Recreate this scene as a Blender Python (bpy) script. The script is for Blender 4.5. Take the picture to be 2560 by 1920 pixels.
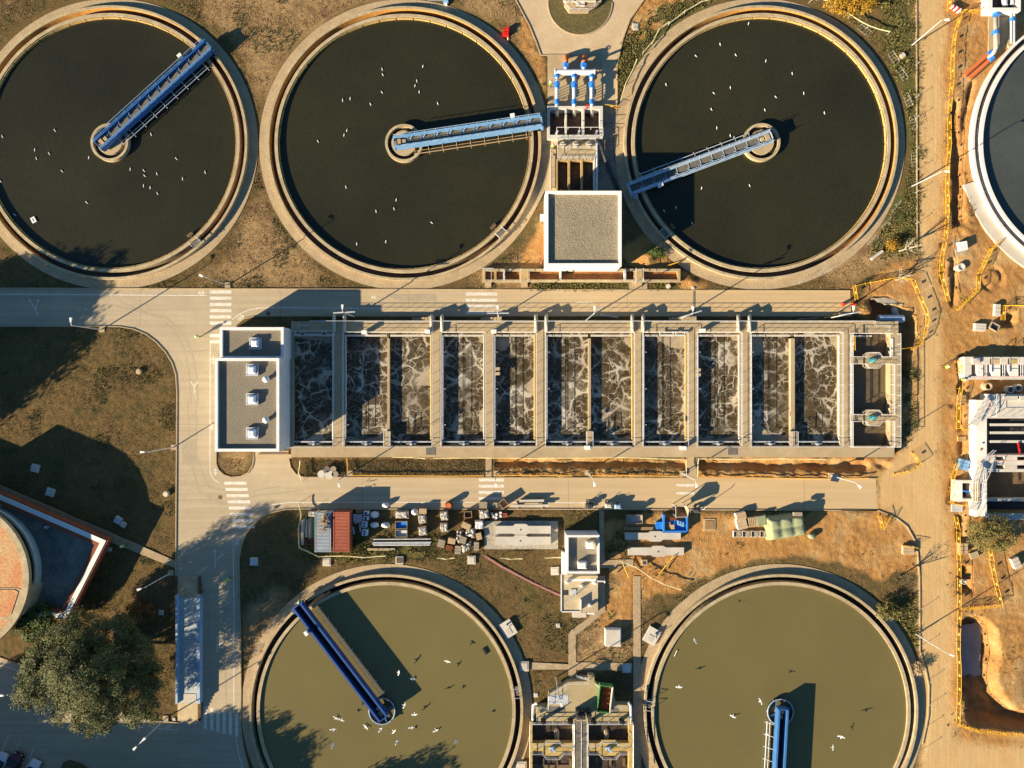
import bpy, math, random
import numpy as np
from mathutils import Vector, Matrix
from mathutils.geometry import tessellate_polygon
random.seed(7); np.random.seed(7)
for o in list(bpy.data.objects): bpy.data.objects.remove(o)
sc = bpy.context.scene; C = sc.collection
PI = math.pi; R_ = math.radians

# ---------------------------------------------------------------- camera, sky, sun, exposure
H = 107.0                       # drone height in metres
S = 16.0                        # ground pixels of the photograph per metre
cam = bpy.data.cameras.new('camera'); co = bpy.data.objects.new('camera', cam); C.objects.link(co)
co.location = (0, 0, H); co.rotation_euler = (0, 0, 0)
cam.sensor_width = 36; cam.lens = 36*H/160.0; cam.clip_end = 2000; cam.clip_start = 1
sc.camera = co
SUN_EL = R_(20.6)
SD = Vector((0.852, 0.523, 0)).normalized()          # ground direction of the shadows
w = bpy.data.worlds.new('World'); sc.world = w; w.use_nodes = True
nt = w.node_tree; bg = nt.nodes['Background']
sky = nt.nodes.new('ShaderNodeTexSky'); sky.sky_type = 'NISHITA'; sky.sun_disc = False
sky.sun_elevation = SUN_EL; sky.sun_rotation = math.atan2(-SD.x, -SD.y)
sky.air_density = 1.0; sky.dust_density = 0.3; sky.ozone_density = 3.0
tint = nt.nodes.new('ShaderNodeMix'); tint.data_type = 'RGBA'; tint.blend_type = 'MULTIPLY'; tint.inputs[0].default_value = 1.0; tint.inputs[7].default_value = (0.66, 0.98, 1.12, 1)
nt.links.new(sky.outputs[0], tint.inputs[6]); nt.links.new(tint.outputs[2], bg.inputs[0]); bg.inputs[1].default_value = 0.046
sl = bpy.data.lights.new('sun', 'SUN'); sl.energy = 5.0; sl.angle = R_(0.53); sl.color = (1.0, 0.83, 0.575)
so = bpy.data.objects.new('sun', sl); C.objects.link(so)
so.rotation_euler = Vector((SD.x*math.cos(SUN_EL), SD.y*math.cos(SUN_EL), -math.sin(SUN_EL))).to_track_quat('-Z', 'Y').to_euler()
so.location = (-80, -50, 60)
sc.view_settings.view_transform = 'Standard'; sc.view_settings.look = 'None'
sc.view_settings.exposure = 1.32; sc.view_settings.gamma = 1
sc.view_settings.use_curve_mapping = False
sc.render.engine = 'CYCLES'

# ---------------------------------------------------------------- helpers
def P(px, py, z=0.0):
    f = (H-z)/H/S
    return Vector(((px-1280)*f, (960-py)*f, z))
ORG = {}
class MB:
    def __init__(s): s.v = []; s.f = []
    def add(s, vs, fs):
        o = len(s.v); s.v += [tuple(v) for v in vs]; s.f += [tuple(i+o for i in f) for f in fs]; return s
    def box(s, x0, y0, z0, x1, y1, z1):
        return s.prism([(x0, y0), (x1, y0), (x1, y1), (x0, y1)], z0, z1)
    def prism(s, pts, z0, z1, inset=0.0):
        pts = [(p[0], p[1]) for p in pts]; n = len(pts)
        a = sum(pts[i][0]*pts[(i+1) % n][1]-pts[(i+1) % n][0]*pts[i][1] for i in range(n))
        if a < 0: pts = pts[::-1]
        cx = sum(p[0] for p in pts)/n; cy = sum(p[1] for p in pts)/n
        top = [(cx+(x-cx)*(1-inset), cy+(y-cy)*(1-inset)) for x, y in pts]
        vs = [(x, y, z0) for x, y in pts]+[(x, y, z1) for x, y in top]
        fs = [(i, (i+1) % n, n+(i+1) % n, n+i) for i in range(n)]
        if n <= 4: fs += [tuple(range(n))[::-1], tuple(range(n, 2*n))]
        else:
            for t in tessellate_polygon([[Vector((x, y, 0)) for x, y in pts]]):
                p = [pts[i] for i in t]
                ar = (p[1][0]-p[0][0])*(p[2][1]-p[0][1])-(p[2][0]-p[0][0])*(p[1][1]-p[0][1])
                if ar < 0: t = t[::-1]
                fs.append(tuple(i+n for i in t)); fs.append(tuple(t[::-1]))
        return s.add(vs, fs)
    def sheet(s, pts, z):
        pts = [(p[0], p[1]) for p in pts]; n = len(pts); fs = []
        for t in tessellate_polygon([[Vector((x, y, 0)) for x, y in pts]]):
            p = [pts[i] for i in t]
            ar = (p[1][0]-p[0][0])*(p[2][1]-p[0][1])-(p[2][0]-p[0][0])*(p[1][1]-p[0][1])
            fs.append(tuple(t[::-1] if ar < 0 else t))
        return s.add([(x, y, z) for x, y in pts], fs)
    def beam(s, a, b, wd, ht):
        a = Vector(a); b = Vector(b); d = (b-a).normalized()
        u = d.cross(Vector((0, 0, 1)))
        if u.length < 1e-3: u = Vector((1, 0, 0))
        u.normalize(); v = u.cross(d)
        u *= wd/2; v *= ht/2
        vs = [a-u-v, a+u-v, a+u+v, a-u+v, b-u-v, b+u-v, b+u+v, b-u+v]
        return s.add(vs, [(0, 1, 2, 3)[::1], (7, 6, 5, 4), (0, 4, 5, 1), (1, 5, 6, 2), (2, 6, 7, 3), (3, 7, 4, 0)])
    def tube(s, pts, r, n=6, closed=False):
        pts = [Vector(p) for p in pts]; m = len(pts); vs = []; fs = []
        for i, p in enumerate(pts):
            if closed: d = pts[(i+1) % m]-pts[i-1]
            else: d = pts[min(i+1, m-1)]-pts[max(i-1, 0)]
            d.normalize(); u = d.cross(Vector((0, 0, 1)))
            if u.length < 1e-3: u = Vector((1, 0, 0))
            u.normalize(); v = u.cross(d); rr = r[i] if isinstance(r, (list, tuple)) else r
            vs += [p+u*rr*math.cos(2*PI*k/n)+v*rr*math.sin(2*PI*k/n) for k in range(n)]
        for i in range(m if closed else m-1):
            for k in range(n):
                a = i*n+k; b = i*n+(k+1) % n; c = ((i+1) % m)*n+(k+1) % n; d = ((i+1) % m)*n+k
                fs.append((a, d, c, b))
        if not closed: fs += [tuple(range(n)), tuple((m-1)*n+k for k in range(n))[::-1]]
        return s.add(vs, fs)
    def ring(s, c, r0, r1, z0, z1, n=160, a0=0.0, a1=2*PI):
        full = a1-a0 > 2*PI-1e-4; m = n if full else n+1; vs = []; fs = []
        for i in range(m):
            a = a0+(a1-a0)*i/n; x = math.cos(a); y = math.sin(a)
            vs += [(c[0]+x*r0, c[1]+y*r0, z0), (c[0]+x*r1, c[1]+y*r1, z0), (c[0]+x*r1, c[1]+y*r1, z1), (c[0]+x*r0, c[1]+y*r0, z1)]
        for i in range(n):
            j = (i+1) % m
            for k in range(4):
                l = (k+1) % 4
                fs.append((i*4+k, j*4+k, j*4+l, i*4+l)[::-1])
        if not full: fs += [(0, 1, 2, 3), ((m-1)*4+3, (m-1)*4+2, (m-1)*4+1, (m-1)*4)]
        return s.add(vs, fs)
    def cyl(s, c, r, z0, z1, n=20, r2=None, caps=True):
        r2 = r if r2 is None else r2
        vs = [(c[0]+r*math.cos(2*PI*k/n), c[1]+r*math.sin(2*PI*k/n), z0) for k in range(n)]
        vs += [(c[0]+r2*math.cos(2*PI*k/n), c[1]+r2*math.sin(2*PI*k/n), z1) for k in range(n)]
        fs = [(k, (k+1) % n, n+(k+1) % n, n+k) for k in range(n)]
        if caps: fs += [tuple(range(n))[::-1], tuple(range(n, 2*n))]
        return s.add(vs, fs)
    def ball(s, c, rx, ry, rz, n=12, m=7, jit=0.0):
        vs = []; fs = []
        for i in range(m+1):
            t = PI*i/m
            for k in range(n):
                q = 1+random.uniform(-jit, jit)
                vs.append((c[0]+q*rx*math.sin(t)*math.cos(2*PI*k/n), c[1]+q*ry*math.sin(t)*math.sin(2*PI*k/n), c[2]-q*rz*math.cos(t)))
        for i in range(m):
            for k in range(n): fs.append((i*n+k, i*n+(k+1) % n, (i+1)*n+(k+1) % n, (i+1)*n+k))
        return s.add(vs, fs)
    def pbox(s, x0, y0, x1, y1, z0, z1):
        a = P(x0, y1, z1); b = P(x1, y0, z1)
        return s.box(a.x, a.y, z0, b.x, b.y, z1)
    def mesh(s, name, inv=None):
        me = bpy.data.meshes.new(name)
        vs = s.v if inv is None else [tuple(inv @ Vector(v)) for v in s.v]
        me.from_pydata(vs, [], s.f); me.validate(); me.update(); return me
    def build(s, name, m, parent=None, local=False, smooth=False, kind=None, label=None):
        inv = None
        if parent is not None and not local: inv = ORG[parent.name].inverted()
        me = s.mesh(name, inv); me.materials.append(m)
        o = bpy.data.objects.new(name, me); C.objects.link(o)
        if parent is not None: o.parent = parent; ORG[o.name] = ORG[parent.name]
        else: ORG[o.name] = Matrix()
        if smooth:
            for p in me.polygons: p.use_smooth = True
        if kind: o['kind'] = kind
        if label: o['label'] = label
        return o
    def single(s, name, m, label, cat, group=None, smooth=False):
        xs = [v[0] for v in s.v]; ys = [v[1] for v in s.v]; zs = [v[2] for v in s.v]
        L = Vector(((min(xs)+max(xs))/2, (min(ys)+max(ys))/2, min(zs)))
        me = s.mesh(name, Matrix.Translation(-L)); me.materials.append(m)
        o = bpy.data.objects.new(name, me); C.objects.link(o); o.location = L
        ORG[o.name] = Matrix.Translation(L)
        if smooth:
            for p in me.polygons: p.use_smooth = True
        tag(o, label, cat, group); return o
ORD = ['first', 'second', 'third', 'fourth', 'fifth', 'sixth', 'seventh', 'eighth', 'ninth', 'tenth', 'eleventh', 'twelfth', 'thirteenth', 'fourteenth', 'fifteenth', 'sixteenth', 'seventeenth', 'eighteenth', 'nineteenth', 'twentieth', 'twenty-first', 'twenty-second', 'twenty-third', 'twenty-fourth', 'twenty-fifth', 'twenty-sixth', 'twenty-seventh', 'twenty-eighth']
def tag(o, label, cat, group=None):
    o['label'] = label; o['category'] = cat
    if group: o['group'] = group
    return o
def thing(name, label, cat, loc=(0, 0, 0), rz=0.0, group=None):
    o = bpy.data.objects.new(name, None); C.objects.link(o); o.empty_display_size = 0.3
    o.location = loc; o.rotation_euler = (0, 0, rz)
    ORG[o.name] = Matrix.Translation(Vector(loc)) @ Matrix.Rotation(rz, 4, 'Z')
    return tag(o, label, cat, group)
def struct(name, mb, m, label, smooth=False):
    o = mb.build(name, m, smooth=smooth); o['kind'] = 'structure'; o['label'] = label; return o
def copy_tree(o, loc=None, rz=None, label=None, group=None, parent=None):
    c = o.copy(); C.objects.link(c)
    if parent is not None: c.parent = parent
    else:
        if loc is not None: c.location = loc
        if rz is not None: c.rotation_euler = (0, 0, rz)
        if label: c['label'] = label
        if group: c['group'] = group
    for ch in list(o.children): copy_tree(ch, parent=c)
    return c
def rot2(x, y, a): return (x*math.cos(a)-y*math.sin(a), x*math.sin(a)+y*math.cos(a))

# ---------------------------------------------------------------- materials
MATS = {}
def N(t, k): return t.nodes.new(k)
def rgb(c): return (c[0], c[1], c[2], 1)
def mat(name, c1, c2=None, scale=1.0, rough=0.85, bump=0.0, fine=12.0, famp=0.25, metal=0.0, spec=0.3, bdist=0.05, detail=5):
    if name in MATS: return MATS[name]
    m = bpy.data.materials.new(name); m.use_nodes = True; t = m.node_tree; b = t.nodes['Principled BSDF']
    b.inputs['Roughness'].default_value = rough; b.inputs['Metallic'].default_value = metal
    b.inputs['Specular IOR Level'].default_value = spec
    g = N(t, 'ShaderNodeNewGeometry')
    n1 = N(t, 'ShaderNodeTexNoise'); n1.inputs['Scale'].default_value = scale; n1.inputs['Detail'].default_value = detail; n1.inputs['Roughness'].default_value = 0.65
    n2 = N(t, 'ShaderNodeTexNoise'); n2.inputs['Scale'].default_value = fine; n2.inputs['Detail'].default_value = 3
    t.links.new(g.outputs['Position'], n1.inputs['Vector']); t.links.new(g.outputs['Position'], n2.inputs['Vector'])
    r = N(t, 'ShaderNodeMapRange'); r.inputs[1].default_value = 0.32; r.inputs[2].default_value = 0.68
    t.links.new(n1.outputs['Fac'], r.inputs[0])
    mx = N(t, 'ShaderNodeMix'); mx.data_type = 'RGBA'
    mx.inputs[6].default_value = rgb(c1); mx.inputs[7].default_value = rgb(c2 if c2 else [x*0.75 for x in c1])
    t.links.new(r.outputs[0], mx.inputs[0])
    r2 = N(t, 'ShaderNodeMapRange'); r2.inputs[1].default_value = 0.3; r2.inputs[2].default_value = 0.7
    r2.inputs[3].default_value = 1-famp; r2.inputs[4].default_value = 1+famp
    t.links.new(n2.outputs['Fac'], r2.inputs[0])
    vm = N(t, 'ShaderNodeVectorMath'); vm.operation = 'SCALE'
    t.links.new(mx.outputs[2], vm.inputs[0]); t.links.new(r2.outputs[0], vm.inputs['Scale'])
    t.links.new(vm.outputs[0], b.inputs['Base Color'])
    if bump:
        bp = N(t, 'ShaderNodeBump'); bp.inputs['Strength'].default_value = bump; bp.inputs['Distance'].default_value = bdist
        t.links.new(n2.outputs['Fac'], bp.inputs['Height']); t.links.new(bp.outputs[0], b.inputs['Normal'])
    MATS[name] = m; return m

conc = mat('concrete', (0.45, 0.345, 0.21), (0.36, 0.27, 0.16), 0.5, 0.9, 0.2, 9, 0.12)
conc_w = mat('weathered_concrete', (0.50, 0.405, 0.255), (0.34, 0.26, 0.15), 0.8, 0.9, 0.25, 7, 0.2)
conc_new = mat('new_concrete', (0.58, 0.53, 0.45), (0.46, 0.41, 0.34), 0.4, 0.85, 0.1, 8, 0.08)
conc_dk = mat('stained_concrete', (0.20, 0.14, 0.08), (0.08, 0.05, 0.03), 0.9, 0.9, 0.2, 6, 0.3)
white = mat('white_paint', (0.80, 0.79, 0.77), (0.68, 0.67, 0.65), 0.7, 0.6, 0, 6, 0.06)
galv = mat('galvanised_steel', (0.62, 0.63, 0.64), (0.45, 0.47, 0.49), 1.5, 0.5, 0, 10, 0.1, 0.2)
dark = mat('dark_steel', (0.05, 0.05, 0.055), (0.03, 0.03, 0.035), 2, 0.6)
grating = mat('grating', (0.17, 0.155, 0.13), (0.12, 0.11, 0.09), 1.5, 0.8, 0.5, 20, 0.35)
blue = mat('blue_paint', (0.05, 0.17, 0.42), (0.04, 0.135, 0.34), 0.8, 0.5, 0, 5, 0.1)
blue_lt = mat('light_and_sunlit_blue', (0.20, 0.38, 0.62), (0.14, 0.30, 0.52), 0.8, 0.55, 0, 5, 0.12)  # light blue; on the bridge it puts the sunlit girder into the colour
blue_pale = mat('pale_blue_paint', (0.36, 0.47, 0.60), (0.28, 0.38, 0.50), 0.8, 0.55, 0, 5, 0.12)
blue_dp = mat('deep_blue_paint', (0.022, 0.085, 0.29), (0.018, 0.065, 0.22), 0.8, 0.5, 0, 5, 0.1)
blue_valve = mat('valve_blue', (0.03, 0.22, 0.70), (0.03, 0.18, 0.58), 2, 0.4)
yellow = mat('barrier_yellow', (0.80, 0.47, 0.04), (0.68, 0.38, 0.03), 1.5, 0.5, 0, 9, 0.1)
orange = mat('orange_paint', (0.62, 0.17, 0.05), (0.50, 0.13, 0.04), 2, 0.6)
red = mat('red_paint', (0.65, 0.02, 0.015), (0.5, 0.015, 0.012), 2, 0.45)
rust = mat('rust', (0.24, 0.075, 0.03), (0.13, 0.045, 0.02), 2, 0.9, 0.3)
gravel = mat('roof_gravel', (0.31, 0.26, 0.18), (0.255, 0.21, 0.145), 0.25, 0.95, 0.7, 6.5, 0.32, bdist=0.12)
gravel_g = mat('grey_roof_gravel', (0.24, 0.205, 0.155), (0.20, 0.17, 0.13), 0.25, 0.95, 0.7, 6.5, 0.32, bdist=0.12)
paint = mat('road_paint', (0.74, 0.69, 0.60), (0.58, 0.52, 0.43), 1.6, 0.8, 0, 9, 0.25)
glass = mat('dark_glass', (0.02, 0.025, 0.035), (0.015, 0.02, 0.03), 2, 0.08, spec=0.6)
rubber_and_shade = mat('rubber_and_shade', (0.018, 0.018, 0.02), None, 3, 0.8)
wood = mat('timber', (0.42, 0.28, 0.15), (0.30, 0.19, 0.10), 2.0, 0.85, 0.2, 14, 0.25)
wood_g = mat('grey_timber', (0.36, 0.30, 0.22), (0.26, 0.21, 0.15), 2.0, 0.85, 0.2, 14, 0.25)
cardb = mat('cardboard', (0.52, 0.38, 0.22), (0.43, 0.30, 0.17), 1.2, 0.85)
film = mat('plastic_film', (0.54, 0.50, 0.45), (0.36, 0.32, 0.27), 2.5, 0.35, 0.8, 5, 0.25, bdist=0.15)
hivis = mat('hi_vis_yellow', (0.50, 0.70, 0.06), (0.42, 0.6, 0.05), 4, 0.7)
cloth = mat('dark_workwear', (0.04, 0.045, 0.06), None, 4, 0.9)
skin = mat('skin', (0.45, 0.26, 0.17), None, 4, 0.6)
feather = mat('gull_white', (0.85, 0.85, 0.84), (0.66, 0.67, 0.69), 3, 0.8)
net = mat('pale_tape', (0.74, 0.66, 0.40), (0.62, 0.52, 0.26), 0.6, 0.6)
green_p = mat('green_paint', (0.08, 0.27, 0.085), (0.065, 0.21, 0.07), 1, 0.5)
solar = mat('solar_panel', (0.03, 0.04, 0.07), None, 4, 0.2)
# ---------------------------------------------------------------- ground: one sheet, graded and excavated
def inside(pts, X, Y):
    r = np.zeros(X.shape, bool); n = len(pts)
    for i in range(n):
        x0, y0 = pts[i]; x1, y1 = pts[(i+1) % n]
        if y0 == y1: continue
        c = ((y0 > Y) != (y1 > Y)) & (X < (x1-x0)*(Y-y0)/(y1-y0)+x0)
        r ^= c
    return r
def blur(a, k):
    if k < 1: return a
    for ax in (0, 1):
        p = [(0, 0), (0, 0)]; p[ax] = (k, k)
        q = np.cumsum(np.pad(a, p, mode='edge'), axis=ax)
        n = a.shape[ax]
        z = np.take(q, [0], axis=ax)*0
        q = np.concatenate([z, q], axis=ax)
        a = (np.take(q, range(2*k+1, 2*k+1+n), axis=ax)-np.take(q, range(0, n), axis=ax))/(2*k+1)
    return a
def vnoise(nx, ny, cell, seed):
    rs = np.random.RandomState(seed); gx = int(nx/cell)+3; gy = int(ny/cell)+3
    g = rs.rand(gy, gx); y = np.arange(ny)/cell; x = np.arange(nx)/cell
    yi = y.astype(int); xi = x.astype(int); fy = y-yi; fx = x-xi
    fy = fy*fy*(3-2*fy); fx = fx*fx*(3-2*fx)
    a = g[yi][:, xi]; b = g[yi][:, xi+1]; c = g[yi+1][:, xi]; d = g[yi+1][:, xi+1]
    return (a*(1-fx)+b*fx)*(1-fy)[:, None]+(c*(1-fx)+d*fx)*fy[:, None]
STEP = 0.25
nx = int(184/STEP)+1; ny = int(144/STEP)+1
gxs = np.linspace(-92, 92, nx); gys = np.linspace(-72, 72, ny)
GX, GY = np.meshgrid(gxs, gys)
PXg = GX*S+1280; PYg = 960-GY*S
def mask(polys, k=3, jitter=0.0, seed=1):
    X = PXg; Y = PYg
    if jitter:
        X = X+(vnoise(nx, ny, 10, seed)-.5)*jitter+(vnoise(nx, ny, 3, seed+5)-.5)*jitter*.5
        Y = Y+(vnoise(nx, ny, 10, seed+1)-.5)*jitter+(vnoise(nx, ny, 3, seed+6)-.5)*jitter*.5
    m = np.zeros(X.shape, bool)
    for p in polys: m |= inside(p, X, Y)
    return blur(m.astype(float), k)
def circ(cx, cy, r, n=48): return [(cx+r*math.cos(2*PI*i/n), cy+r*math.sin(2*PI*i/n)) for i in range(n)]
TANKS = [(275, 356), (1010, 358), (1903, 356), (965, 1779), (1953, 1779), (2774, 356)]

ASPHALT = [(-500, 719), (2125, 727), (2128, 790), (640, 790), (612, 797), (592, 812), (590, 1125), (541, 1131), (541, 1160), (547, 1175), (560, 1187),
  (579, 1193), (602, 1191), (620, 1182), (631, 1167), (634, 1151), (634, 1128), (722, 1128), (722, 1145), (727, 1168), (740, 1185), (759, 1193), (2190, 1196), (2192, 1276),
  (1500, 1273), (756, 1272), (715, 1273), (680, 1281), (654, 1294), (632, 1313), (616, 1335), (604, 1365), (598, 1398), (602, 1625), (603, 1729), (602, 1802), (606, 1845), (613, 1885), (624, 1925), (650, 2080),
  (-500, 2080), (-500, 1560), (0, 1643), (49, 1660), (150, 1705), (250, 1758), (333, 1791), (391, 1802), (448, 1806), (452, 1700), (440, 1440), (443, 980), (440, 937), (431, 908), (414, 880), (391, 855), (366, 836), (335, 823), (300, 817), (270, 816), (-500, 816)]
PLAZA = [(1260, -120), (1289, 0), (1323, 64), (1340, 105), (1352, 139), (1369, 139), (1369, 266), (1542, 266), (1543, 159), (1558, 95), (1575, 49), (1610, 0), (1660, -120)]
soil_p = [[(1560, -60), (1740, -60), (1720, 5), (1650, 50), (1602, 105), (1575, 90), (1585, 40)],
  [(2150, 730), (2200, 665), (2292, 640), (2292, -160), (2860, -160), (2860, 2100), (2310, 2100), (2298, 1440), (2285, 1348), (2238, 1293), (2190, 1278), (2190, 1196), (2150, 1150), (2245, 1140), (2245, 800), (2128, 790)],
  [(1500, 1300), (1760, 1282), (2190, 1280), (2240, 1295), (2285, 1350), (2290, 1420), (2200, 1450), (2100, 1408), (1950, 1395), (1800, 1420), (1700, 1470), (1620, 1500), (1520, 1440), (1510, 1400)],
  [(1235, 1146), (2180, 1146), (2240, 1150), (2200, 1197), (1235, 1192)],
  [(1290, 672), (1330, 600), (1362, 505), (1365, 672)], [(1558, 610), (1640, 595), (1680, 660), (1770, 716), (1720, 724), (1560, 668)],
  [(1520, 1475), (1590, 1450), (1592, 1560), (1500, 1570)], [(1290, 20), (1325, 62), (1345, 135), (1368, 145), (1368, 265), (1345, 230), (1310, 120)]]
tan_p = [[(735, 1146), (1212, 1146), (1212, 1192), (750, 1192)], [(470, -90), (1300, -90), (1340, 60), (1362, 250), (1290, 60), (1100, -10), (900, 0), (720, 120), (660, 250), (650, 420), (700, 580), (820, 690), (1000, 715), (480, 715), (590, 610), (640, 480), (650, 300), (610, 140), (540, 60)],
  [(1150, 712), (1290, 640), (1362, 670), (1362, 716)], [(640, 1500), (700, 1440), (760, 1440), (640, 1620), (600, 1760), (604, 1560)],
  [(1500, 1450), (1600, 1450), (1600, 1660), (1440, 1680), (1440, 1580)], [(541, 1131), (634, 1131), (628, 1175), (588, 1193), (550, 1178)], [(250, 1560), (360, 1480), (380, 1550), (300, 1580)],
  [(2100, 560), (2292, 560), (2292, 640), (2130, 720), (2000, 715), (2060, 660)], [(0, 60), (60, 0), (0, 0)]]
green_p_ = [[(1560, 100), (1640, 40), (1720, 5), (1800, 0), (1680, 70), (1610, 160), (1560, 260), (1543, 260), (1546, 160)], [(2180, -60), (2290, -60), (2292, 640), (2180, 620), (2270, 420), (2262, 250)],
  [(1330, 700), (1575, 700), (1575, 724), (1330, 724)], [(1625, 700), (1690, 700), (1700, 722), (1625, 722)], [(1510, 1340), (1560, 1320), (1560, 1400), (1515, 1400)], [(760, 1350), (1090, 1340), (1090, 1390), (760, 1385)],
  [(2200, 1500), (2290, 1500), (2300, 1650), (2270, 1620)], [(2260, 900), (2292, 900), (2280, 1120), (2255, 1110)]]
sand_p = [[(2292, -160), (2358, -160), (2360, 100), (2355, 400), (2350, 520), (2335, 640), (2340, 760), (2355, 900), (2345, 1100), (2360, 1280), (2380, 1440), (2385, 1800), (2400, 2100), (2300, 2100), (2298, 1440), (2285, 1340), (2230, 1285), (2192, 1276), (2192, 1195), (2240, 1140), (2290, 1060), (2300, 850), (2300, 680)],
  [(2390, 1850), (2480, 1860), (2860, 1880), (2860, 2100), (2380, 2100)]]
FOOT = [[(0, 1212), (292, 1338), (440, 1402), (440, 1420), (280, 1356), (0, 1238)], [(1584, 1440), (1601, 1440), (1602, 1925), (1582, 1925)], [(1421, 1700), (1421, 1585), (1428, 1575), (1470, 1545), (1497, 1520), (1497, 1440), (1513, 1440), (1513, 1528), (1440, 1588), (1440, 1700)], [(1326, 1655), (1580, 1657), (1580, 1676), (1326, 1673)], [(1493, 1400), (1583, 1398), (1583, 1416), (1493, 1420)], [(1498, 1276), (1510, 1276), (1512, 1400), (1500, 1400)], [(1214, 1142), (1229, 1142), (1229, 1193), (1214, 1193)], [(1716, 1142), (1741, 1142), (1741, 1196), (1716, 1196)]]
YARD_L = [(1371, 347), (1392, 347), (1392, 477), (1362, 477), (1330, 540), (1352, 470), (1368, 410)]
YARD_R = [(1488, 350), (1507, 346), (1507, 267), (1543, 267), (1545, 300), (1533, 350), (1535, 400), (1545, 440), (1556, 477), (1488, 477)]
lot_p = [ASPHALT, PLAZA, YARD_L, YARD_R]+FOOT
m_soil = mask(soil_p, 3, 26, 3); m_tan = mask(tan_p, 8, 40, 13); m_green = mask(green_p_, 3, 30, 23); m_sand = mask(sand_p, 5, 16, 33)
m_road = mask(lot_p, 0)
# relief
rel = (vnoise(nx, ny, 24, 51)-.5)*0.10+(vnoise(nx, ny, 8, 52)-.5)*0.07+(vnoise(nx, ny, 2.2, 53)-.5)*0.07
rel = rel+m_soil*(1-m_sand)*((vnoise(nx, ny, 6, 54)-.5)*0.08+(vnoise(nx, ny, 1.6, 56)-.5)*0.10)
rel *= (1-0.75*m_sand)
GZ = 0.03+rel
def dig(poly, depth, k, jit=14, seed=71, rough=0.0):
    global GZ
    m = mask([poly], k, jit, seed)
    GZ = GZ*(1-0.6*m)-depth*m+(vnoise(nx, ny, 4, seed+3)-.5)*rough*m
def heap(poly, h, k, jit=10, seed=91, rough=0.3):
    global GZ
    m = mask([poly], k, jit, seed); GZ = GZ+h*m*(1+(vnoise(nx, ny, 3, seed+2)-.5)*rough*2)
dig([(2182, 748), (2215, 745), (2250, 775), (2283, 800), (2290, 840), (2265, 905), (2250, 985), (2244, 985), (2244, 845), (2180, 845)], 2.6, 1, 10, 72)            # pit beside the aeration tank
heap([(2140, 760), (2170, 755), (2180, 775), (2165, 790), (2140, 788)], 0.7, 2, 6, 73)
dig([(2404, 1555), (2420, 1545), (2460, 1560), (2486, 1575), (2492, 1640), (2485, 1690), (2500, 1740), (2530, 1780), (2600, 1800), (2620, 1830), (2430, 1800), (2408, 1700)], 2.6, 2, 14, 74, 0.6)   # big pit
dig([(2600, 1560), (2700, 1560), (2700, 1760), (2560, 1740)], 0.5, 6, 10, 75)
for q, (poly, d) in enumerate([([(2384, 250), (2395, 250), (2396, 330), (2402, 400), (2400, 560), (2386, 560), (2384, 420), (2376, 330)], 1.3), ([(2432, 200), (2438, 206), (2412, 300), (2408, 400), (2407, 560), (2400, 560), (2401, 400), (2406, 290)], 1.0),
    
    ([(2356, 650), (2366, 650), (2362, 715), (2354, 700)], 0.7), ([(2382, 648), (2392, 650), (2390, 745), (2384, 770), (2376, 755), (2382, 720)], 0.9),
    ([(2399, 890), (2411, 890), (2411, 985), (2398, 985)], 1.3), ([(2400, 985), (2409, 985), (2409, 1075), (2399, 1075)], 1.0), ([(2397, 1095), (2411, 1095), (2408, 1160), (2380, 1200), (2374, 1255), (2384, 1255), (2390, 1200), (2400, 1180)], 0.7),
    ([(2392, 1285), (2412, 1290), (2412, 1350), (2396, 1352)], 1.2), ([(2398, 1415), (2426, 1415), (2428, 1478), (2400, 1476)], 1.2),
    ([(1240, 1148), (1480, 1150), (1715, 1152), (1715, 1166), (1500, 1164), (1240, 1164)], 0.55), ([(1745, 1150), (2165, 1152), (2168, 1176), (1950, 1172), (1745, 1170)], 0.75), ([(2180, 1150), (2225, 1165), (2200, 1170)], 0.4),
    ([(1530, 390), (1538, 390), (1552, 470), (1542, 480)], 0.5), ([(2508, 780), (2540, 782), (2535, 815), (2505, 812)], 1.0)]):
    if d: dig(poly, d, 1, 8, 110+q*7, 0.3)
heap([(2400, 400), (2430, 330), (2425, 480), (2440, 600), (2420, 640), (2404, 600), (2402, 450)], 0.35, 4, 20, 191, 0.6)
heap([(1240, 1170), (1715, 1172), (1715, 1186), (1240, 1186)], 0.25, 2, 14, 192, 0.8)
heap([(1745, 1176), (2160, 1180), (2150, 1190), (1745, 1188)], 0.3, 2, 14, 193, 0.8)
heap([(1590, 650), (1600, 628), (1625, 630), (1640, 650), (1620, 662)], 0.8, 2, 8, 194)
heap([(1700, 680), (1720, 690), (1750, 712), (1705, 716)], 0.5, 2, 8, 195)
ringm = mask([circ(2480, 696, 30)], 0)-mask([circ(2480, 696, 22)], 0)
GZ = GZ-0.4*blur(ringm, 1)
GZ = GZ*(1-m_road)-0.06*m_road
for cx, cy in TANKS[:6]: GZ = np.where((PXg-cx)**2+(PYg-cy)**2 < 334**2, -3.0, GZ); 
for cx, cy in TANKS[:6]:
    d2 = np.sqrt((PXg-cx)**2+(PYg-cy)**2); GZ = np.where((d2 >= 334) & (d2 < 374), np.minimum(GZ, 0.0), GZ)
def flat(x0, y0, x1, y1, z):
    global GZ
    GZ = np.where((PXg > x0) & (PXg < x1) & (PYg > y0) & (PYg < y1), z, GZ)
flat(738, 815, 2238, 1128, -2.0); flat(1398, 405, 1482, 472, -2.0); flat(2440, 900, 2900, 940, -2.0); flat(2448, 1050, 2900, 1280, -3.0); flat(2400, 1210, 2430, 1250, -2)
flat(1376, 272, 1500, 340, -2); flat(1330, 1800, 1578, 2000, -2); flat(1212, 676, 1696, 700, -1.2)
verts = np.stack([GX, GY, GZ], -1).reshape(-1, 3)
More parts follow.
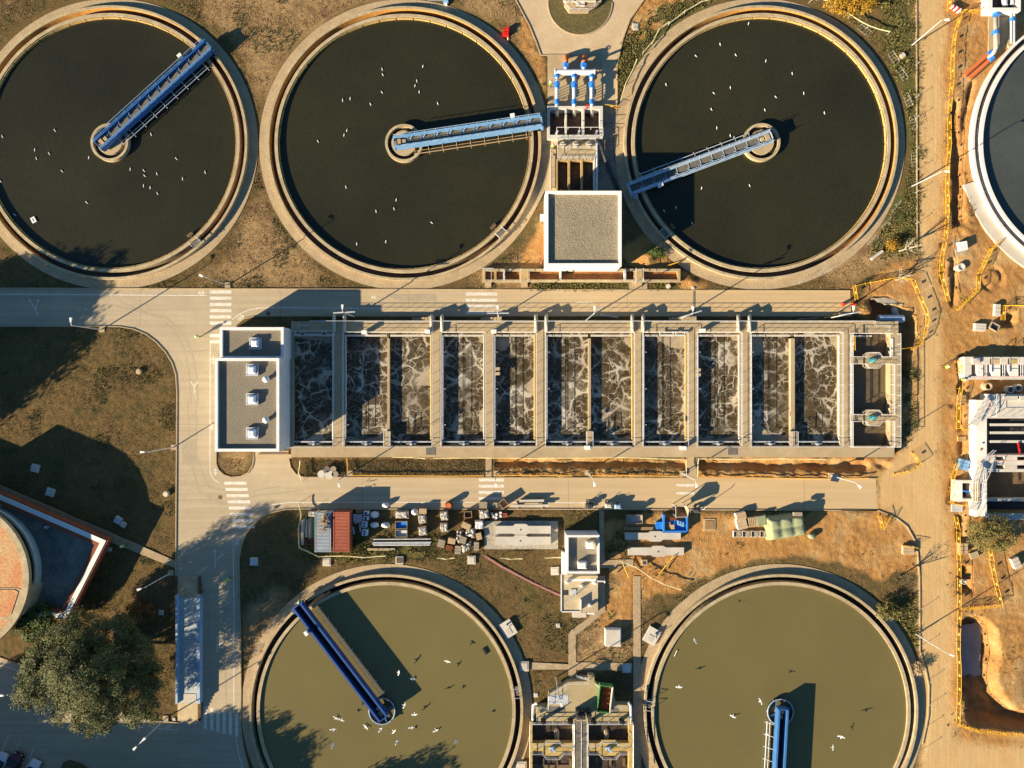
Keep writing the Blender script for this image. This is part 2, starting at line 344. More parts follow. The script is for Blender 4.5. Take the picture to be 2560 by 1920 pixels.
idx = np.arange(nx*ny).reshape(ny, nx)
quads = np.stack([idx[:-1, :-1], idx[:-1, 1:], idx[1:, 1:], idx[1:, :-1]], -1).reshape(-1, 4)
# far margin of the same sheet
ex = [(-500, -500), (500, -500), (500, 500), (-500, 500)]
b0 = len(verts); cor = [idx[0, 0], idx[0, -1], idx[-1, -1], idx[-1, 0]]
verts = np.concatenate([verts, np.array([(x, y, 0.0) for x, y in ex])])
quads = np.concatenate([quads, np.array([(b0, b0+1, cor[1], cor[0]), (b0+1, b0+2, cor[2], cor[1]), (b0+2, b0+3, cor[3], cor[2]), (b0+3, b0, cor[0], cor[3])])])
me = bpy.data.meshes.new('ground')
me.vertices.add(len(verts)); me.vertices.foreach_set('co', verts.ravel().astype(np.float32))
me.loops.add(quads.size); me.loops.foreach_set('vertex_index', quads.ravel().astype(np.int32))
me.polygons.add(len(quads)); me.polygons.foreach_set('loop_start', np.arange(0, quads.size, 4, dtype=np.int32)); me.polygons.foreach_set('loop_total', np.full(len(quads), 4, dtype=np.int32))
me.update(); me.validate()
me.polygons.foreach_set('use_smooth', np.ones(len(quads), bool))
at = me.attributes.new('cover', 'FLOAT_COLOR', 'POINT')
col = np.zeros((len(verts), 4), np.float32)
col[:nx*ny, 0] = m_soil.ravel(); col[:nx*ny, 1] = m_tan.ravel(); col[:nx*ny, 2] = m_green.ravel(); col[:nx*ny, 3] = m_sand.ravel()
at.data.foreach_set('color', col.ravel())
def ground_mat():
    m = bpy.data.materials.new('ground'); m.use_nodes = True; t = m.node_tree; b = t.nodes['Principled BSDF']
    b.inputs['Roughness'].default_value = 0.95; b.inputs['Specular IOR Level'].default_value = 0.1
    g = N(t, 'ShaderNodeNewGeometry'); a = N(t, 'ShaderNodeAttribute'); a.attribute_name = 'cover'
    sp = N(t, 'ShaderNodeSeparateColor'); t.links.new(a.outputs['Color'], sp.inputs[0])
    def noise(s, d=4, r=0.6, vec=None):
        n = N(t, 'ShaderNodeTexNoise'); n.inputs['Scale'].default_value = s; n.inputs['Detail'].default_value = d; n.inputs['Roughness'].default_value = r
        t.links.new(vec or g.outputs['Position'], n.inputs['Vector']); return n.outputs['Fac']
    def rng(x, a0, a1, b0=0.0, b1=1.0):
        r = N(t, 'ShaderNodeMapRange'); r.inputs[1].default_value = a0; r.inputs[2].default_value = a1; r.inputs[3].default_value = b0; r.inputs[4].default_value = b1
        t.links.new(x, r.inputs[0]); return r.outputs[0]
    def mix(f, c0, c1):
        x = N(t, 'ShaderNodeMix'); x.data_type = 'RGBA'
        for k, c in ((6, c0), (7, c1)):
            if isinstance(c, tuple): x.inputs[k].default_value = rgb(c)
            else: t.links.new(c, x.inputs[k])
        if isinstance(f, float): x.inputs[0].default_value = f
        else: t.links.new(f, x.inputs[0])
        return x.outputs[2]
    def math_(op, x, y):
        q = N(t, 'ShaderNodeMath'); q.operation = op; q.use_clamp = False
        for k, c in ((0, x), (1, y)):
            if isinstance(c, (int, float)): q.inputs[k].default_value = c
            else: t.links.new(c, q.inputs[k])
        return q.outputs[0]
    big = noise(0.12, 5); mid = noise(0.9, 5, 0.7); fine = noise(5.0, 4, 0.7); vf = noise(14, 3, 0.7)
    grass = mix(rng(big, .35, .65), (0.142, 0.093, 0.040), (0.112, 0.085, 0.031))
    grass = mix(rng(mid, .45, .7), grass, (0.185, 0.115, 0.050))
    grass = mix(rng(noise(0.35, 4), .55, .7), grass, (0.065, 0.066, 0.024))
    tan = mix(rng(mid, .38, .65), (0.37, 0.245, 0.118), (0.27, 0.175, 0.082))
    tan = mix(rng(noise(0.3, 4), .52, .68), tan, (0.22, 0.13, 0.07))
    green = mix(rng(mid, .4, .62), (0.075, 0.095, 0.022), (0.16, 0.12, 0.045))
    soil = mix(rng(mid, .35, .65), (0.47, 0.255, 0.088), (0.37, 0.185, 0.060))
    mp2 = N(t, 'ShaderNodeMapping'); mp2.inputs['Scale'].default_value = (1.7, 0.8, 1); mp2.inputs['Rotation'].default_value = (0, 0, .9); t.links.new(g.outputs['Position'], mp2.inputs[0])
    rut = N(t, 'ShaderNodeTexNoise'); rut.inputs['Scale'].default_value = 1.1; rut.inputs['Detail'].default_value = 6; rut.inputs['Roughness'].default_value = .7; rut.inputs['Distortion'].default_value = 2.2; t.links.new(mp2.outputs[0], rut.inputs['Vector']); rut = rut.outputs['Fac']
    soil = mix(rng(rut, .46, .72), soil, (0.31, 0.155, 0.055))
    soil = mix(rng(noise(0.22, 5), .48, .66), soil, (0.47, 0.305, 0.135))
    mp = N(t, 'ShaderNodeMapping'); mp.inputs['Scale'].default_value = (3.0, 0.10, 1); t.links.new(g.outputs['Position'], mp.inputs[0])
    st = noise(1.0, 4, 0.6, mp.outputs[0])
    sand = mix(rng(st, .35, .65), (0.58, 0.395, 0.19), (0.50, 0.33, 0.150))
    sand = mix(rng(noise(0.25, 5), .52, .7), sand, (0.54, 0.335, 0.14))
    def soft(ch, s0=0.3, s1=0.7):
        x = math_('ADD', sp.outputs[ch] if isinstance(ch, str) else ch, math_('MULTIPLY', math_('SUBTRACT', mid, 0.5), 0.9))
        return rng(x, s0, s1)
    c = mix(soft('Green'), grass, tan); c = mix(soft('Blue', .35, .75), c, green); c = mix(soft('Red', .3, .7), c, soil); c = mix(soft(a.outputs['Alpha'], .25, .75), c, sand)
    lum = math_('ADD', rng(fine, .3, .7, -.35, .35), rng(vf, .3, .7, -.25, .25))
    calm = math_('MULTIPLY', sp.outputs['Red'], 0.6)
    lum = math_('MULTIPLY', lum, math_('SUBTRACT', 1.0, calm))
    calm2 = math_('SUBTRACT', 1.0, math_('MULTIPLY', a.outputs['Alpha'], 0.55)); lum = math_('MULTIPLY', lum, calm2)
    vm = N(t, 'ShaderNodeVectorMath'); vm.operation = 'SCALE'; t.links.new(c, vm.inputs[0]); t.links.new(math_('ADD', lum, 1.0), vm.inputs['Scale'])
    t.links.new(vm.outputs[0], b.inputs['Base Color'])
    bp = N(t, 'ShaderNodeBump'); bp.inputs['Distance'].default_value = 0.12
    t.links.new(math_('ADD', math_('MULTIPLY', fine, 0.6), math_('ADD', math_('MULTIPLY', vf, 0.4), math_('MULTIPLY', math_('MULTIPLY', rut, 1.5), sp.outputs['Red']))), bp.inputs['Height'])
    t.links.new(rng(a.outputs['Alpha'], 0, 1, 0.8, 0.3), bp.inputs['Strength']); t.links.new(bp.outputs[0], b.inputs['Normal'])
    return m
me.materials.append(ground_mat())
go = bpy.data.objects.new('ground', me); C.objects.link(go); go['kind'] = 'structure'; go['label'] = 'dry grass and orange dug soil covering the plant grounds'
def gz(px, py):
    j = min(max(int(round(((px-1280)/S+92)/STEP)), 0), nx-1); i = min(max(int(round(((960-py)/S+72)/STEP)), 0), ny-1)
    return float(GZ[i, j])

# ---------------------------------------------------------------- roads, paving, kerbs, markings
def road_mat():
    m = mat('asphalt_dusty', (0.45, 0.365, 0.25), (0.40, 0.325, 0.22), 0.35, 0.9, 0.15, 10, 0.10)
    t = m.node_tree; b = t.nodes['Principled BSDF']; g = N(t, 'ShaderNodeNewGeometry')
    src = b.inputs['Base Color'].links[0].from_socket
    sx = N(t, 'ShaderNodeSeparateXYZ'); t.links.new(g.outputs['Position'], sx.inputs[0])
    n = N(t, 'ShaderNodeTexNoise'); n.inputs['Scale'].default_value = 0.12; n.inputs['Detail'].default_value = 6; t.links.new(g.outputs['Position'], n.inputs['Vector'])
    ad = N(t, 'ShaderNodeMath'); ad.operation = 'MULTIPLY_ADD'; t.links.new(n.outputs['Fac'], ad.inputs[0]); ad.inputs[1].default_value = 60; t.links.new(sx.outputs[0], ad.inputs[2])
    r = N(t, 'ShaderNodeMapRange'); r.inputs[1].default_value = -15; r.inputs[2].default_value = 70; t.links.new(ad.outputs[0], r.inputs[0])
    mx = N(t, 'ShaderNodeMix'); mx.data_type = 'RGBA'; t.links.new(r.outputs[0], mx.inputs[0]); t.links.new(src, mx.inputs[6]); mx.inputs[7].default_value = (0.52, 0.375, 0.205, 1)
    mp = N(t, 'ShaderNodeMapping'); mp.inputs['Scale'].default_value = (0.05, 1.6, 1); t.links.new(g.outputs['Position'], mp.inputs[0])
    n3 = N(t, 'ShaderNodeTexNoise'); n3.inputs['Scale'].default_value = 1; n3.inputs['Detail'].default_value = 5; t.links.new(mp.outputs[0], n3.inputs['Vector'])
    r3 = N(t, 'ShaderNodeMapRange'); r3.inputs[1].default_value = .3; r3.inputs[2].default_value = .7; r3.inputs[3].default_value = .90; r3.inputs[4].default_value = 1.08; t.links.new(n3.outputs['Fac'], r3.inputs[0])
    vm = N(t, 'ShaderNodeVectorMath'); vm.operation = 'SCALE'; t.links.new(mx.outputs[2], vm.inputs[0]); t.links.new(r3.outputs[0], vm.inputs['Scale'])
    t.links.new(vm.outputs[0], b.inputs['Base Color']); return m
asph = road_mat()
def W(pts, z=0.0): return [P(x, y, z) for x, y in pts]
road = struct('road', MB().sheet(W(ASPHALT), 0.05), asph, 'pale dusty asphalt road running round the tanks')
plaza_m = mat('plaza_concrete', (0.56, 0.435, 0.28), (0.46, 0.34, 0.205), 0.25, 0.9, 0.15, 7, 0.12)
plaza = struct('pavement', MB().sheet(W(PLAZA), 0.05), plaza_m, 'sandy concrete yard in front of the pump pipes')
struct('pavement', MB().sheet(W(YARD_L), 0.05), plaza_m, 'tan paved strip left of the dark screen channels')
rubble = mat('rubble_paving', (0.33, 0.27, 0.20), (0.20, 0.155, 0.11), 0.9, .95, .6, 5, .4, bdist=.12)
struct('pavement', MB().sheet(W(YARD_R), 0.05), rubble, 'rough rubble strewn strip right of the intake box')
def kerb(pts, wd=0.16, ht=0.17, m=conc, label='pale concrete kerb along the road edge'):
    q = W(pts); mb = MB(); n = len(q); L = []; Rr = []
    for i, p in enumerate(q):
        d = (q[min(i+1, n-1)]-q[max(i-1, 0)]).normalized(); u = Vector((-d.y, d.x, 0))*wd/2
        L.append(p+u); Rr.append(p-u)
    vs = []; fs = []
    for a, b in zip(L, Rr): vs += [(a.x, a.y, -0.05), (a.x, a.y, ht), (b.x, b.y, ht), (b.x, b.y, -0.05)]
    for i in range(n-1):
        for k in range(3): fs.append((i*4+k, (i+1)*4+k, (i+1)*4+k+1, i*4+k+1)[::-1])
    mb.add(vs, fs); o = mb.build('kerb', m); o['kind'] = 'structure'; o['label'] = label; return o
A_ = ASPHALT
kerb([(-500, 719), (2125, 727)], label='straight kerb between the upper tanks and the road')
kerb([(2128, 790)]+A_[3:6], label='kerb on the shaded north side of the aeration tank')
kerb(A_[7:18], label='rounded kerb round the small grass island below the building')
kerb(A_[18:22]+[(2190, 1196)], label='kerb along the strip south of the aeration tank')
kerb(A_[23:40], label='kerb curving from the storage yard down to the lower left tank')
kerb(A_[41:49], label='kerb below the large tree')
kerb(A_[50:], label='curved kerb round the grass on the left')
kerb([(1289, 0), (1323, 64), (1340, 105), (1352, 139), (1369, 139)], label='kerb on the west side of the sandy yard'); kerb([(1543, 262), (1543, 159), (1558, 95), (1575, 49), (1610, 0)], label='kerb on the east side of the sandy yard')
kerb([(2290, -60), (2291, 300), (2292, 625)], label='long straight kerb west of the sandy road'); kerb([(2102, 1275), (2195, 1276), (2238, 1293), (2267, 1316), (2285, 1348), (2293, 1380), (2298, 1440), (2299, 1628), (2313, 1671), (2322, 1715), (2320, 1790), (2305, 1860)], label='curving kerb between the storage yard and the sandy road')
def stripe(x0, y0, x1, y1, parent=road, sh=0.0, name='crosswalk_stripe'):
    a = W([(x0, y0), (x1, y0+sh), (x1, y1+sh), (x0, y1)]); MB().prism(a, 0.051, 0.056).build(name, paint, parent)
for i in range(9):
    if i in (6,): continue
    stripe(525, 726+i*15.55, 579 if i < 6 else 560, 734+i*15.55)
for i in range(4): stripe(1165, 731+i*15.4, 1243, 739+i*15.4)
for i in range(8): stripe(561+i*2.9, 1204+i*15.55, 617+i*2.9, 1211.5+i*15.55)
for i in range(5): stripe(1197, 1196+i*15.5, 1260, 1203.5+i*15.5)
for i in range(6): stripe(510+i*15.6, 1766+i*3.8, 518+i*15.6, 1822+i*3.8, sh=0)
stripe(1691, 1210, 1735, 1216); stripe(1691, 1230, 1735, 1236)
def line(pts, wd=0.13, name='lane_line', parent=road):
    q = W(pts); mb = MB(); n = len(q); L = []; Rr = []
    for i, p in enumerate(q):
        d = (q[min(i+1, n-1)]-q[max(i-1, 0)]).normalized(); u = Vector((-d.y, d.x, 0))*wd/2; L.append(p+u); Rr.append(p-u)
    vs = [(p.x, p.y, 0.055) for p in L+Rr]; mb.add(vs, [(i, n+i, n+i+1, i+1) for i in range(n-1)]); return mb.build(name, paint, parent)
line([(-400, 734), (100, 736), (518, 739)]); line([(581, 799), (600, 785), (622, 775), (650, 770), (720, 769), (955, 771)]); line([(526, 855), (525, 1175), (529, 1190), (537, 1200), (549, 1207)])
line([(640, 1277), (680, 1262), (720, 1256), (860, 1255), (1190, 1256)]); line([(1260, 1256), (1465, 1257)]); line([(583, 1330), (585, 1500), (585, 1784)]); line([(590, 1845), (597, 1885), (608, 1925)]); line([(338, 1802), (360, 1812), (390, 1820), (448, 1825)])
line([(0, 1662), (60, 1680)], name='lane_line')
for a, b in (((24, 1836), (-30, 1960)), ((50, 1850), (10, 1960)), ((86, 1865), (45, 1985))): line([a, b], 0.1, 'parking_line')
def arrow(px, py, rz, s=1.0, kind='walk'):
    c = P(px, py); mb = MB()
    segs = {'walk': [((-.6, 0), (.6, 0)), ((.6, 0), (.2, .35)), ((.6, 0), (.2, -.35)), ((.1, 0), (-.3, .35)), ((.1, 0), (-.3, -.35))],
            'turn': [((-1.3, 0), (1.1, 0)), ((-.4, 0), (.5, -.9))], 'fork': [((-1.2, 0), (0, 0)), ((0, 0), (.8, .6)), ((0, 0), (.8, -.6))], 'straight': [((-1.2, 0), (.9, 0))]}[kind]
    for (x0, y0), (x1, y1) in segs:
        a = rot2(x0*s, y0*s, rz); b = rot2(x1*s, y1*s, rz); d = Vector((b[0]-a[0], b[1]-a[1], 0)).normalized(); u = Vector((-d.y, d.x, 0))*.06
        mb.prism([(c.x+a[0]+u.x, c.y+a[1]+u.y), (c.x+b[0]+u.x, c.y+b[1]+u.y), (c.x+b[0]-u.x, c.y+b[1]-u.y), (c.x+a[0]-u.x, c.y+a[1]-u.y)], 0.051, 0.0555+0.0003*random.random())
    if kind in ('turn', 'straight'):
        for e in ([(1.1, 0, 0)] if kind == 'straight' else [(1.2, 0, 0), (.6, -1.0, -PI/3.2)]):
            q = [(e[0]+.45*math.cos(e[2]), e[1]+.45*math.sin(e[2]))]+[(e[0]+.22*math.cos(e[2]+k*PI/2), e[1]+.22*math.sin(e[2]+k*PI/2)) for k in (1, -1)]
            mb.prism([(c.x+rot2(x*s, y*s, rz)[0], c.y+rot2(x*s, y*s, rz)[1]) for x, y in q], 0.051, 0.0568)
    mb.build('road_arrow', paint, road)
arrow(506, 732, PI, 1.0); arrow(601, 795, R_(35), 1.0); arrow(534, 900, -PI/2, 1.0); arrow(529, 1068, PI/2, .9); arrow(539, 1180, PI/2, .9); arrow(593, 1357, PI/2, 1.1)
arrow(486, 966, PI/2, 1.0, 'fork'); arrow(538, 1398, PI/2, 1.0, 'turn'); arrow(86, 770, R_(120), 1, 'turn'); arrow(543, 1612, PI/2, .9, 'turn'); arrow(1458, 756, 0, 1.0, 'straight'); arrow(935, 743, PI, .7); arrow(422, 1816, R_(20), .8)
joint = mat('road_joint', (0.24, 0.19, 0.13), (0.30, 0.24, 0.165), .8, .9); skid = mat('tyre_mark', (0.335, 0.28, 0.195), (0.40, 0.33, 0.225), .5, .9)
JZ = [.0520]
def jline(pts, wd, m_, nm_):
    JZ[0] += .00012
    o = line(pts, wd, nm_); o.data.materials.clear(); o.data.materials.append(m_)
    for v in o.data.vertices: v.co.z = JZ[0]
for a, b in (((352, 722), (350, 815)), ((700, 723), (701, 788)), ((1020, 724), (1021, 768)), ((445, 1250), (545, 1248)), ((445, 1060), (524, 1062)), ((905, 1195), (906, 1270)), ((1420, 1197), (1421, 1271)), ((2010, 1198), (2009, 1274)), ((480, 880), (540, 870)), ((1567, 726), (1567, 770))): jline([a, ((a[0]+b[0])/2+1, (a[1]+b[1])/2), b], .06, joint, 'expansion_joint')
for r, x0 in ((1, 0), (1.7, 8)): jline([(290+x0, 783-18*r), (330+20*r, 774+4*r), (380+22*r, 795), (415+25*r, 830), (440+24*r, 880), (450+25*r, 940), (452+26*r, 1010)], .22, skid, 'tyre_mark')
for q in ([(470, 1000), (475, 1150), (500, 1230), (560, 1262), (640, 1240), (760, 1225)], [(490, 1000), (492, 1140), (520, 1215), (590, 1235), (700, 1215)], [(520, 1480), (522, 1600), (530, 1760)], [(560, 1480), (562, 1620), (566, 1760)]): jline(q, .2, skid, 'tyre_mark')
for q in ([(960, 735), (1090, 734), (1092, 752), (1000, 754)], [(455, 1100), (490, 1098), (492, 1160), (457, 1162)]):
    MB().prism(W(q), .0502, .0512).build('road_patch', skid, road)
# storm gully, manhole covers
MB().pbox(1733, 727, 1739, 788, 0.052, 0.058).build('drain_channel', grating, road)
for x, y in ((551, 1243), (671, 784), (1733, 1000)):
    if y != 1000: MB().cyl(P(x, y), 0.35, 0.05, 0.057, 20).build('manhole_cover', conc_dk, road)
# footpaths
def path(pts, name, label, m=conc_w, z=0.12):
    return struct(name, MB().prism(W(pts), -0.1, z), m, label)
paver = mat('path_pavers', (0.42, 0.32, 0.20), (0.33, 0.245, 0.15), 0.8, 0.92, 0.5, 5.5, 0.22)
path([(0, 1212), (292, 1338), (440, 1402), (440, 1420), (280, 1356), (0, 1238), (-120, 1190), (-120, 1160)], 'footpath', 'narrow paved path between the red trimmed building and the road', paver)
path([(1584, 1440), (1601, 1440), (1602, 1925), (1582, 1925)], 'footpath', 'straight paved path beside the lower right tank', paver)
path([(1421, 1660), (1421, 1585), (1428, 1575), (1470, 1545), (1495, 1520), (1497, 1440), (1513, 1440), (1513, 1528), (1440, 1588), (1440, 1655), (1580, 1657), (1580, 1676), (1440, 1674), (1440, 1700), (1421, 1700), (1421, 1673), (1326, 1673), (1326, 1655)], 'footpath', 'bent paved path between the small white building and the sludge tank', paver)
path([(1493, 1400), (1583, 1398), (1583, 1416), (1493, 1420)], 'footpath', 'short dusty path east of the small white building', paver)
path([(1498, 1276), (1510, 1276), (1512, 1400), (1500, 1400)], 'footpath', 'grey paved strip along the small white building', paver)
path([(1214, 1142), (1229, 1142), (1229, 1193), (1214, 1193)], 'footpath', 'short path crossing the grass strip to the aeration tank', paver); path([(1716, 1142), (1741, 1142), (1741, 1196), (1716, 1196)], 'footpath', 'concrete path crossing the orange ditch', conc, 0.16)
path([(1572, 704), (1618, 704), (1618, 724), (1572, 724)], 'footpath', 'short path from the low channel to the road', paver)
# ---------------------------------------------------------------- waters
def water_mat(name, c1, c2, scale=0.08, rough=0.12, grain=0.0, spec=0.5, bump=0.06):
    m = mat(name, c1, c2, scale, rough, bump, 7, grain, spec=spec, bdist=0.03); return m
w_dark = water_mat('dark_water', (0.031, 0.0295, 0.0135), (0.0185, 0.0185, 0.0105), 0.035, 0.25, 0.25, spec=.35)
w_olive = water_mat('olive_water', (0.162, 0.132, 0.050), (0.138, 0.113, 0.045), 0.05, 0.25, 0.10, spec=.35)
w_new = water_mat('blue_grey_water', (0.070, 0.078, 0.070), (0.050, 0.058, 0.054), 0.09, 0.25, 0.2)
w_sludge = water_mat('brown_sludge', (0.13, 0.098, 0.055), (0.095, 0.070, 0.038), 0.5, 0.5, 0.2)
w_launder = water_mat('launder_water', (0.15, 0.075, 0.032), (0.05, 0.032, 0.02), 0.35, 0.35, 0.45)
w_scum = water_mat('dark_scum', (0.085, 0.048, 0.022), (0.020, 0.014, 0.009), 0.9, 0.6, 0.4)
w_black = water_mat('black_launder_water', (0.022, 0.019, 0.016), (0.012, 0.011, 0.010), 0.6, 0.5, 0.5, spec=.2)
def foam_mat():
    m = bpy.data.materials.new('foaming_water'); m.use_nodes = True; t = m.node_tree; b = t.nodes['Principled BSDF']
    g = N(t, 'ShaderNodeNewGeometry')
    def noise(s, d=3, vec=None):
        n = N(t, 'ShaderNodeTexNoise'); n.inputs['Scale'].default_value = s; n.inputs['Detail'].default_value = d; t.links.new(vec or g.outputs['Position'], n.inputs['Vector']); return n
    def warp(s, amt, src):
        n = noise(s, 3, src); sub = N(t, 'ShaderNodeVectorMath'); sub.operation = 'SUBTRACT'; t.links.new(n.outputs['Color'], sub.inputs[0]); sub.inputs[1].default_value = (.5, .5, .5)
        sc_ = N(t, 'ShaderNodeVectorMath'); sc_.operation = 'SCALE'; t.links.new(sub.outputs[0], sc_.inputs[0]); sc_.inputs['Scale'].default_value = amt
        ad = N(t, 'ShaderNodeVectorMath'); ad.operation = 'ADD'; t.links.new(src, ad.inputs[0]); t.links.new(sc_.outputs[0], ad.inputs[1]); return ad.outputs[0]
    def rng(x, a0, a1, b0=0.0, b1=1.0):
        r = N(t, 'ShaderNodeMapRange'); r.interpolation_type = 'SMOOTHSTEP'; r.inputs[1].default_value = a0
        if isinstance(a1, float): r.inputs[2].default_value = a1
        else: t.links.new(a1, r.inputs[2])
        r.inputs[3].default_value = b0; r.inputs[4].default_value = b1; t.links.new(x, r.inputs[0]); return r.outputs[0]
    def mth(op, x, y):
        q = N(t, 'ShaderNodeMath'); q.operation = op
        for k, c in ((0, x), (1, y)):
            if isinstance(c, (int, float)): q.inputs[k].default_value = c
            else: t.links.new(c, q.inputs[k])
        return q.outputs[0]
    fac = None; patch = noise(0.11, 3).outputs['Fac']
    wide = noise(0.30, 3).outputs['Fac']
    for s, wa, lo, hi, amp in ((0.38, 1.9, 0.004, 0.15, 1.0), (0.80, 1.2, 0.002, 0.085, 0.85), (1.7, 0.7, 0.0, 0.055, 0.55)):
        v = N(t, 'ShaderNodeTexVoronoi'); v.feature = 'DISTANCE_TO_EDGE'; v.inputs['Scale'].default_value = s
        t.links.new(warp(0.5*s+.3, wa, warp(2.2*s, wa*.35, g.outputs['Position'])), v.inputs['Vector'])
        gate = noise(0.55*s+.1, 2).outputs['Fac']
        width = rng(gate, .30, .70, lo, hi)
        f = mth('MULTIPLY', rng(v.outputs['Distance'], 0.0, width, 1.0, 0.0), mth('MULTIPLY', rng(gate, .36, .60, amp*.25, amp), rng(patch, .36, .56, .30, 1.0)))
        fac = f if fac is None else mth('MAXIMUM', fac, f)
    haze = rng(noise(0.16, 4).outputs['Fac'], .52, .74, 0.0, .55)
    fac = mth('MINIMUM', mth('ADD', fac, mth('MULTIPLY', haze, noise(2.5, 4).outputs['Fac'])), 1.0)
    mx = N(t, 'ShaderNodeMix'); mx.data_type = 'RGBA'; t.links.new(fac, mx.inputs[0])
    n = noise(1.2, 4); mw = N(t, 'ShaderNodeMix'); mw.data_type = 'RGBA'; t.links.new(rng(n.outputs['Fac'], .35, .65), mw.inputs[0]); mw.inputs[6].default_value = (0.046, 0.032, 0.014, 1); mw.inputs[7].default_value = (0.078, 0.054, 0.024, 1)
    t.links.new(mw.outputs[2], mx.inputs[6]); mx.inputs[7].default_value = (0.52, 0.46, 0.36, 1); t.links.new(mx.outputs[2], b.inputs['Base Color'])
    b.inputs['Roughness'].default_value = 0.45; b.inputs['Specular IOR Level'].default_value = 0.3
    bp = N(t, 'ShaderNodeBump'); bp.inputs['Strength'].default_value = 0.4; bp.inputs['Distance'].default_value = 0.06; t.links.new(fac, bp.inputs['Height']); t.links.new(bp.outputs[0], b.inputs['Normal'])
    return m
w_foam = foam_mat()
scum = mat('foam_crust', (0.40, 0.33, 0.235), (0.30, 0.245, 0.17), 0.7, 0.9, 0.3, 8, 0.15)
def water(mb, m, label): return struct('water', mb, m, label)

# ---------------------------------------------------------------- round tanks
def apron_mat(name, c1, c2, nseg):
    m = mat(name, c1, c2, 0.6, 0.92, 0.35, 6, 0.18); t = m.node_tree; b = t.nodes['Principled BSDF']
    src = b.inputs['Base Color'].links[0].from_socket
    tc = N(t, 'ShaderNodeTexCoord'); sx = N(t, 'ShaderNodeSeparateXYZ'); t.links.new(tc.outputs['Object'], sx.inputs[0])
    at2 = N(t, 'ShaderNodeMath'); at2.operation = 'ARCTAN2'; t.links.new(sx.outputs[1], at2.inputs[0]); t.links.new(sx.outputs[0], at2.inputs[1])
    mu = N(t, 'ShaderNodeMath'); mu.operation = 'MULTIPLY'; mu.inputs[1].default_value = nseg/(2*PI); t.links.new(at2.outputs[0], mu.inputs[0])
    fr = N(t, 'ShaderNodeMath'); fr.operation = 'FRACT'; t.links.new(mu.outputs[0], fr.inputs[0])
    r = N(t, 'ShaderNodeMapRange'); r.inputs[1].default_value = 0.0; r.inputs[2].default_value = 0.10; r.inputs[3].default_value = 0.66; r.inputs[4].default_value = 1.0; t.links.new(fr.outputs[0], r.inputs[0])
    vm = N(t, 'ShaderNodeVectorMath'); vm.operation = 'SCALE'; t.links.new(src, vm.inputs[0]); t.links.new(r.outputs[0], vm.inputs['Scale']); t.links.new(vm.outputs[0], b.inputs['Base Color']); return m
apron = apron_mat('apron_pavers', (0.45, 0.345, 0.21), (0.37, 0.275, 0.165), 270)
apron_n = mat('new_apron', (0.56, 0.50, 0.42), (0.47, 0.42, 0.34), 0.4, 0.85, 0.1, 8, 0.06)
wall_new = mat('bright_new_concrete', (0.78, 0.75, 0.70), (0.64, 0.61, 0.56), 0.4, 0.8, 0.1, 8, 0.06)
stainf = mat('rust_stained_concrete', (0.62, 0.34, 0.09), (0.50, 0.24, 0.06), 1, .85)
weirm = mat('weir_plastic', (0.58, 0.40, 0.15), (0.45, 0.28, 0.09), 1, .7)
def circ_tank(i, label, wlabel, zw, wm, pier=True, wallm=conc_w, apm=apron, zt=0.75, flo=w_launder, ap=366):
    cx, cy = TANKS[i]; c = P(cx, cy, zt); f = (H-zt)/H/S
    t = thing('clarifier_tank', label, 'tank', (c.x, c.y, 0), 0, 'round settling tanks')
    o2 = (c.x, c.y)
    MB().ring(o2, 337*f, 343*f, -1.4, zt).build('outer_wall', wallm, t)
    MB().ring(o2, 316*f, 324*f, -3.0, zt-0.02).build('inner_wall', wallm, t)
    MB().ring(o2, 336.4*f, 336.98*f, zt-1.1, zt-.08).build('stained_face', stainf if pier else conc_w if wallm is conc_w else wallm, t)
    MB().ring(o2, 324*f, 337*f, -1.4, zt-1.25).build('launder_channel', flo, t)
    MB().ring(o2, 343*f+.01, ap*f, -0.2, 0.07 if i < 5 else .3, 200, *((0.0, 2*PI) if i < 5 else (R_(196), R_(280)))).build('apron', apm, t)
    if pier:
        n = 46
        for k in range(n):
            a = 2*PI*k/n; MB().ring(o2, 313.2*f, 314.2*f, zw-0.2, zt-0.12, 5, a, a+2*PI/n*0.94).build('weir_plate', weirm, t)
        MB().ring(o2, 41*f, 47*f, -2, 0.95, 72).build('centre_ring', wallm, t)
        MB().cyl(o2, 31*f, -2, 0.9, 48).build('centre_column', conc, t)
    water(MB().cyl((c.x, c.y), 316*f+.05, -2.9, zw, 128), wm, wlabel)
    return t, c, f
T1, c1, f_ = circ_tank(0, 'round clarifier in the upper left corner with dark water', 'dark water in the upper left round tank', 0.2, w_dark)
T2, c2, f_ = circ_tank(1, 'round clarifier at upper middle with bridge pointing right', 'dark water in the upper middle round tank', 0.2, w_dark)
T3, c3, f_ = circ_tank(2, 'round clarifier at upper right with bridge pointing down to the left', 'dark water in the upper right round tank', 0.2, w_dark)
T4, c4, f_ = circ_tank(3, 'round clarifier of olive water with deep blue bridge at lower left', 'olive water in the lower left round tank', 0.45, w_olive, False, flo=w_black)
T5, c5, f_ = circ_tank(4, 'round clarifier of olive water at lower right, bridge running off the bottom edge', 'olive water in the lower right round tank', 0.45, w_olive, False, flo=w_black)
T6, c6, f_ = circ_tank(5, 'new white concrete round tank cut off by the right edge', 'blue grey water in the new white tank', 0.25, w_new, False, wall_new, apron_n, 0.9, dark, 372)
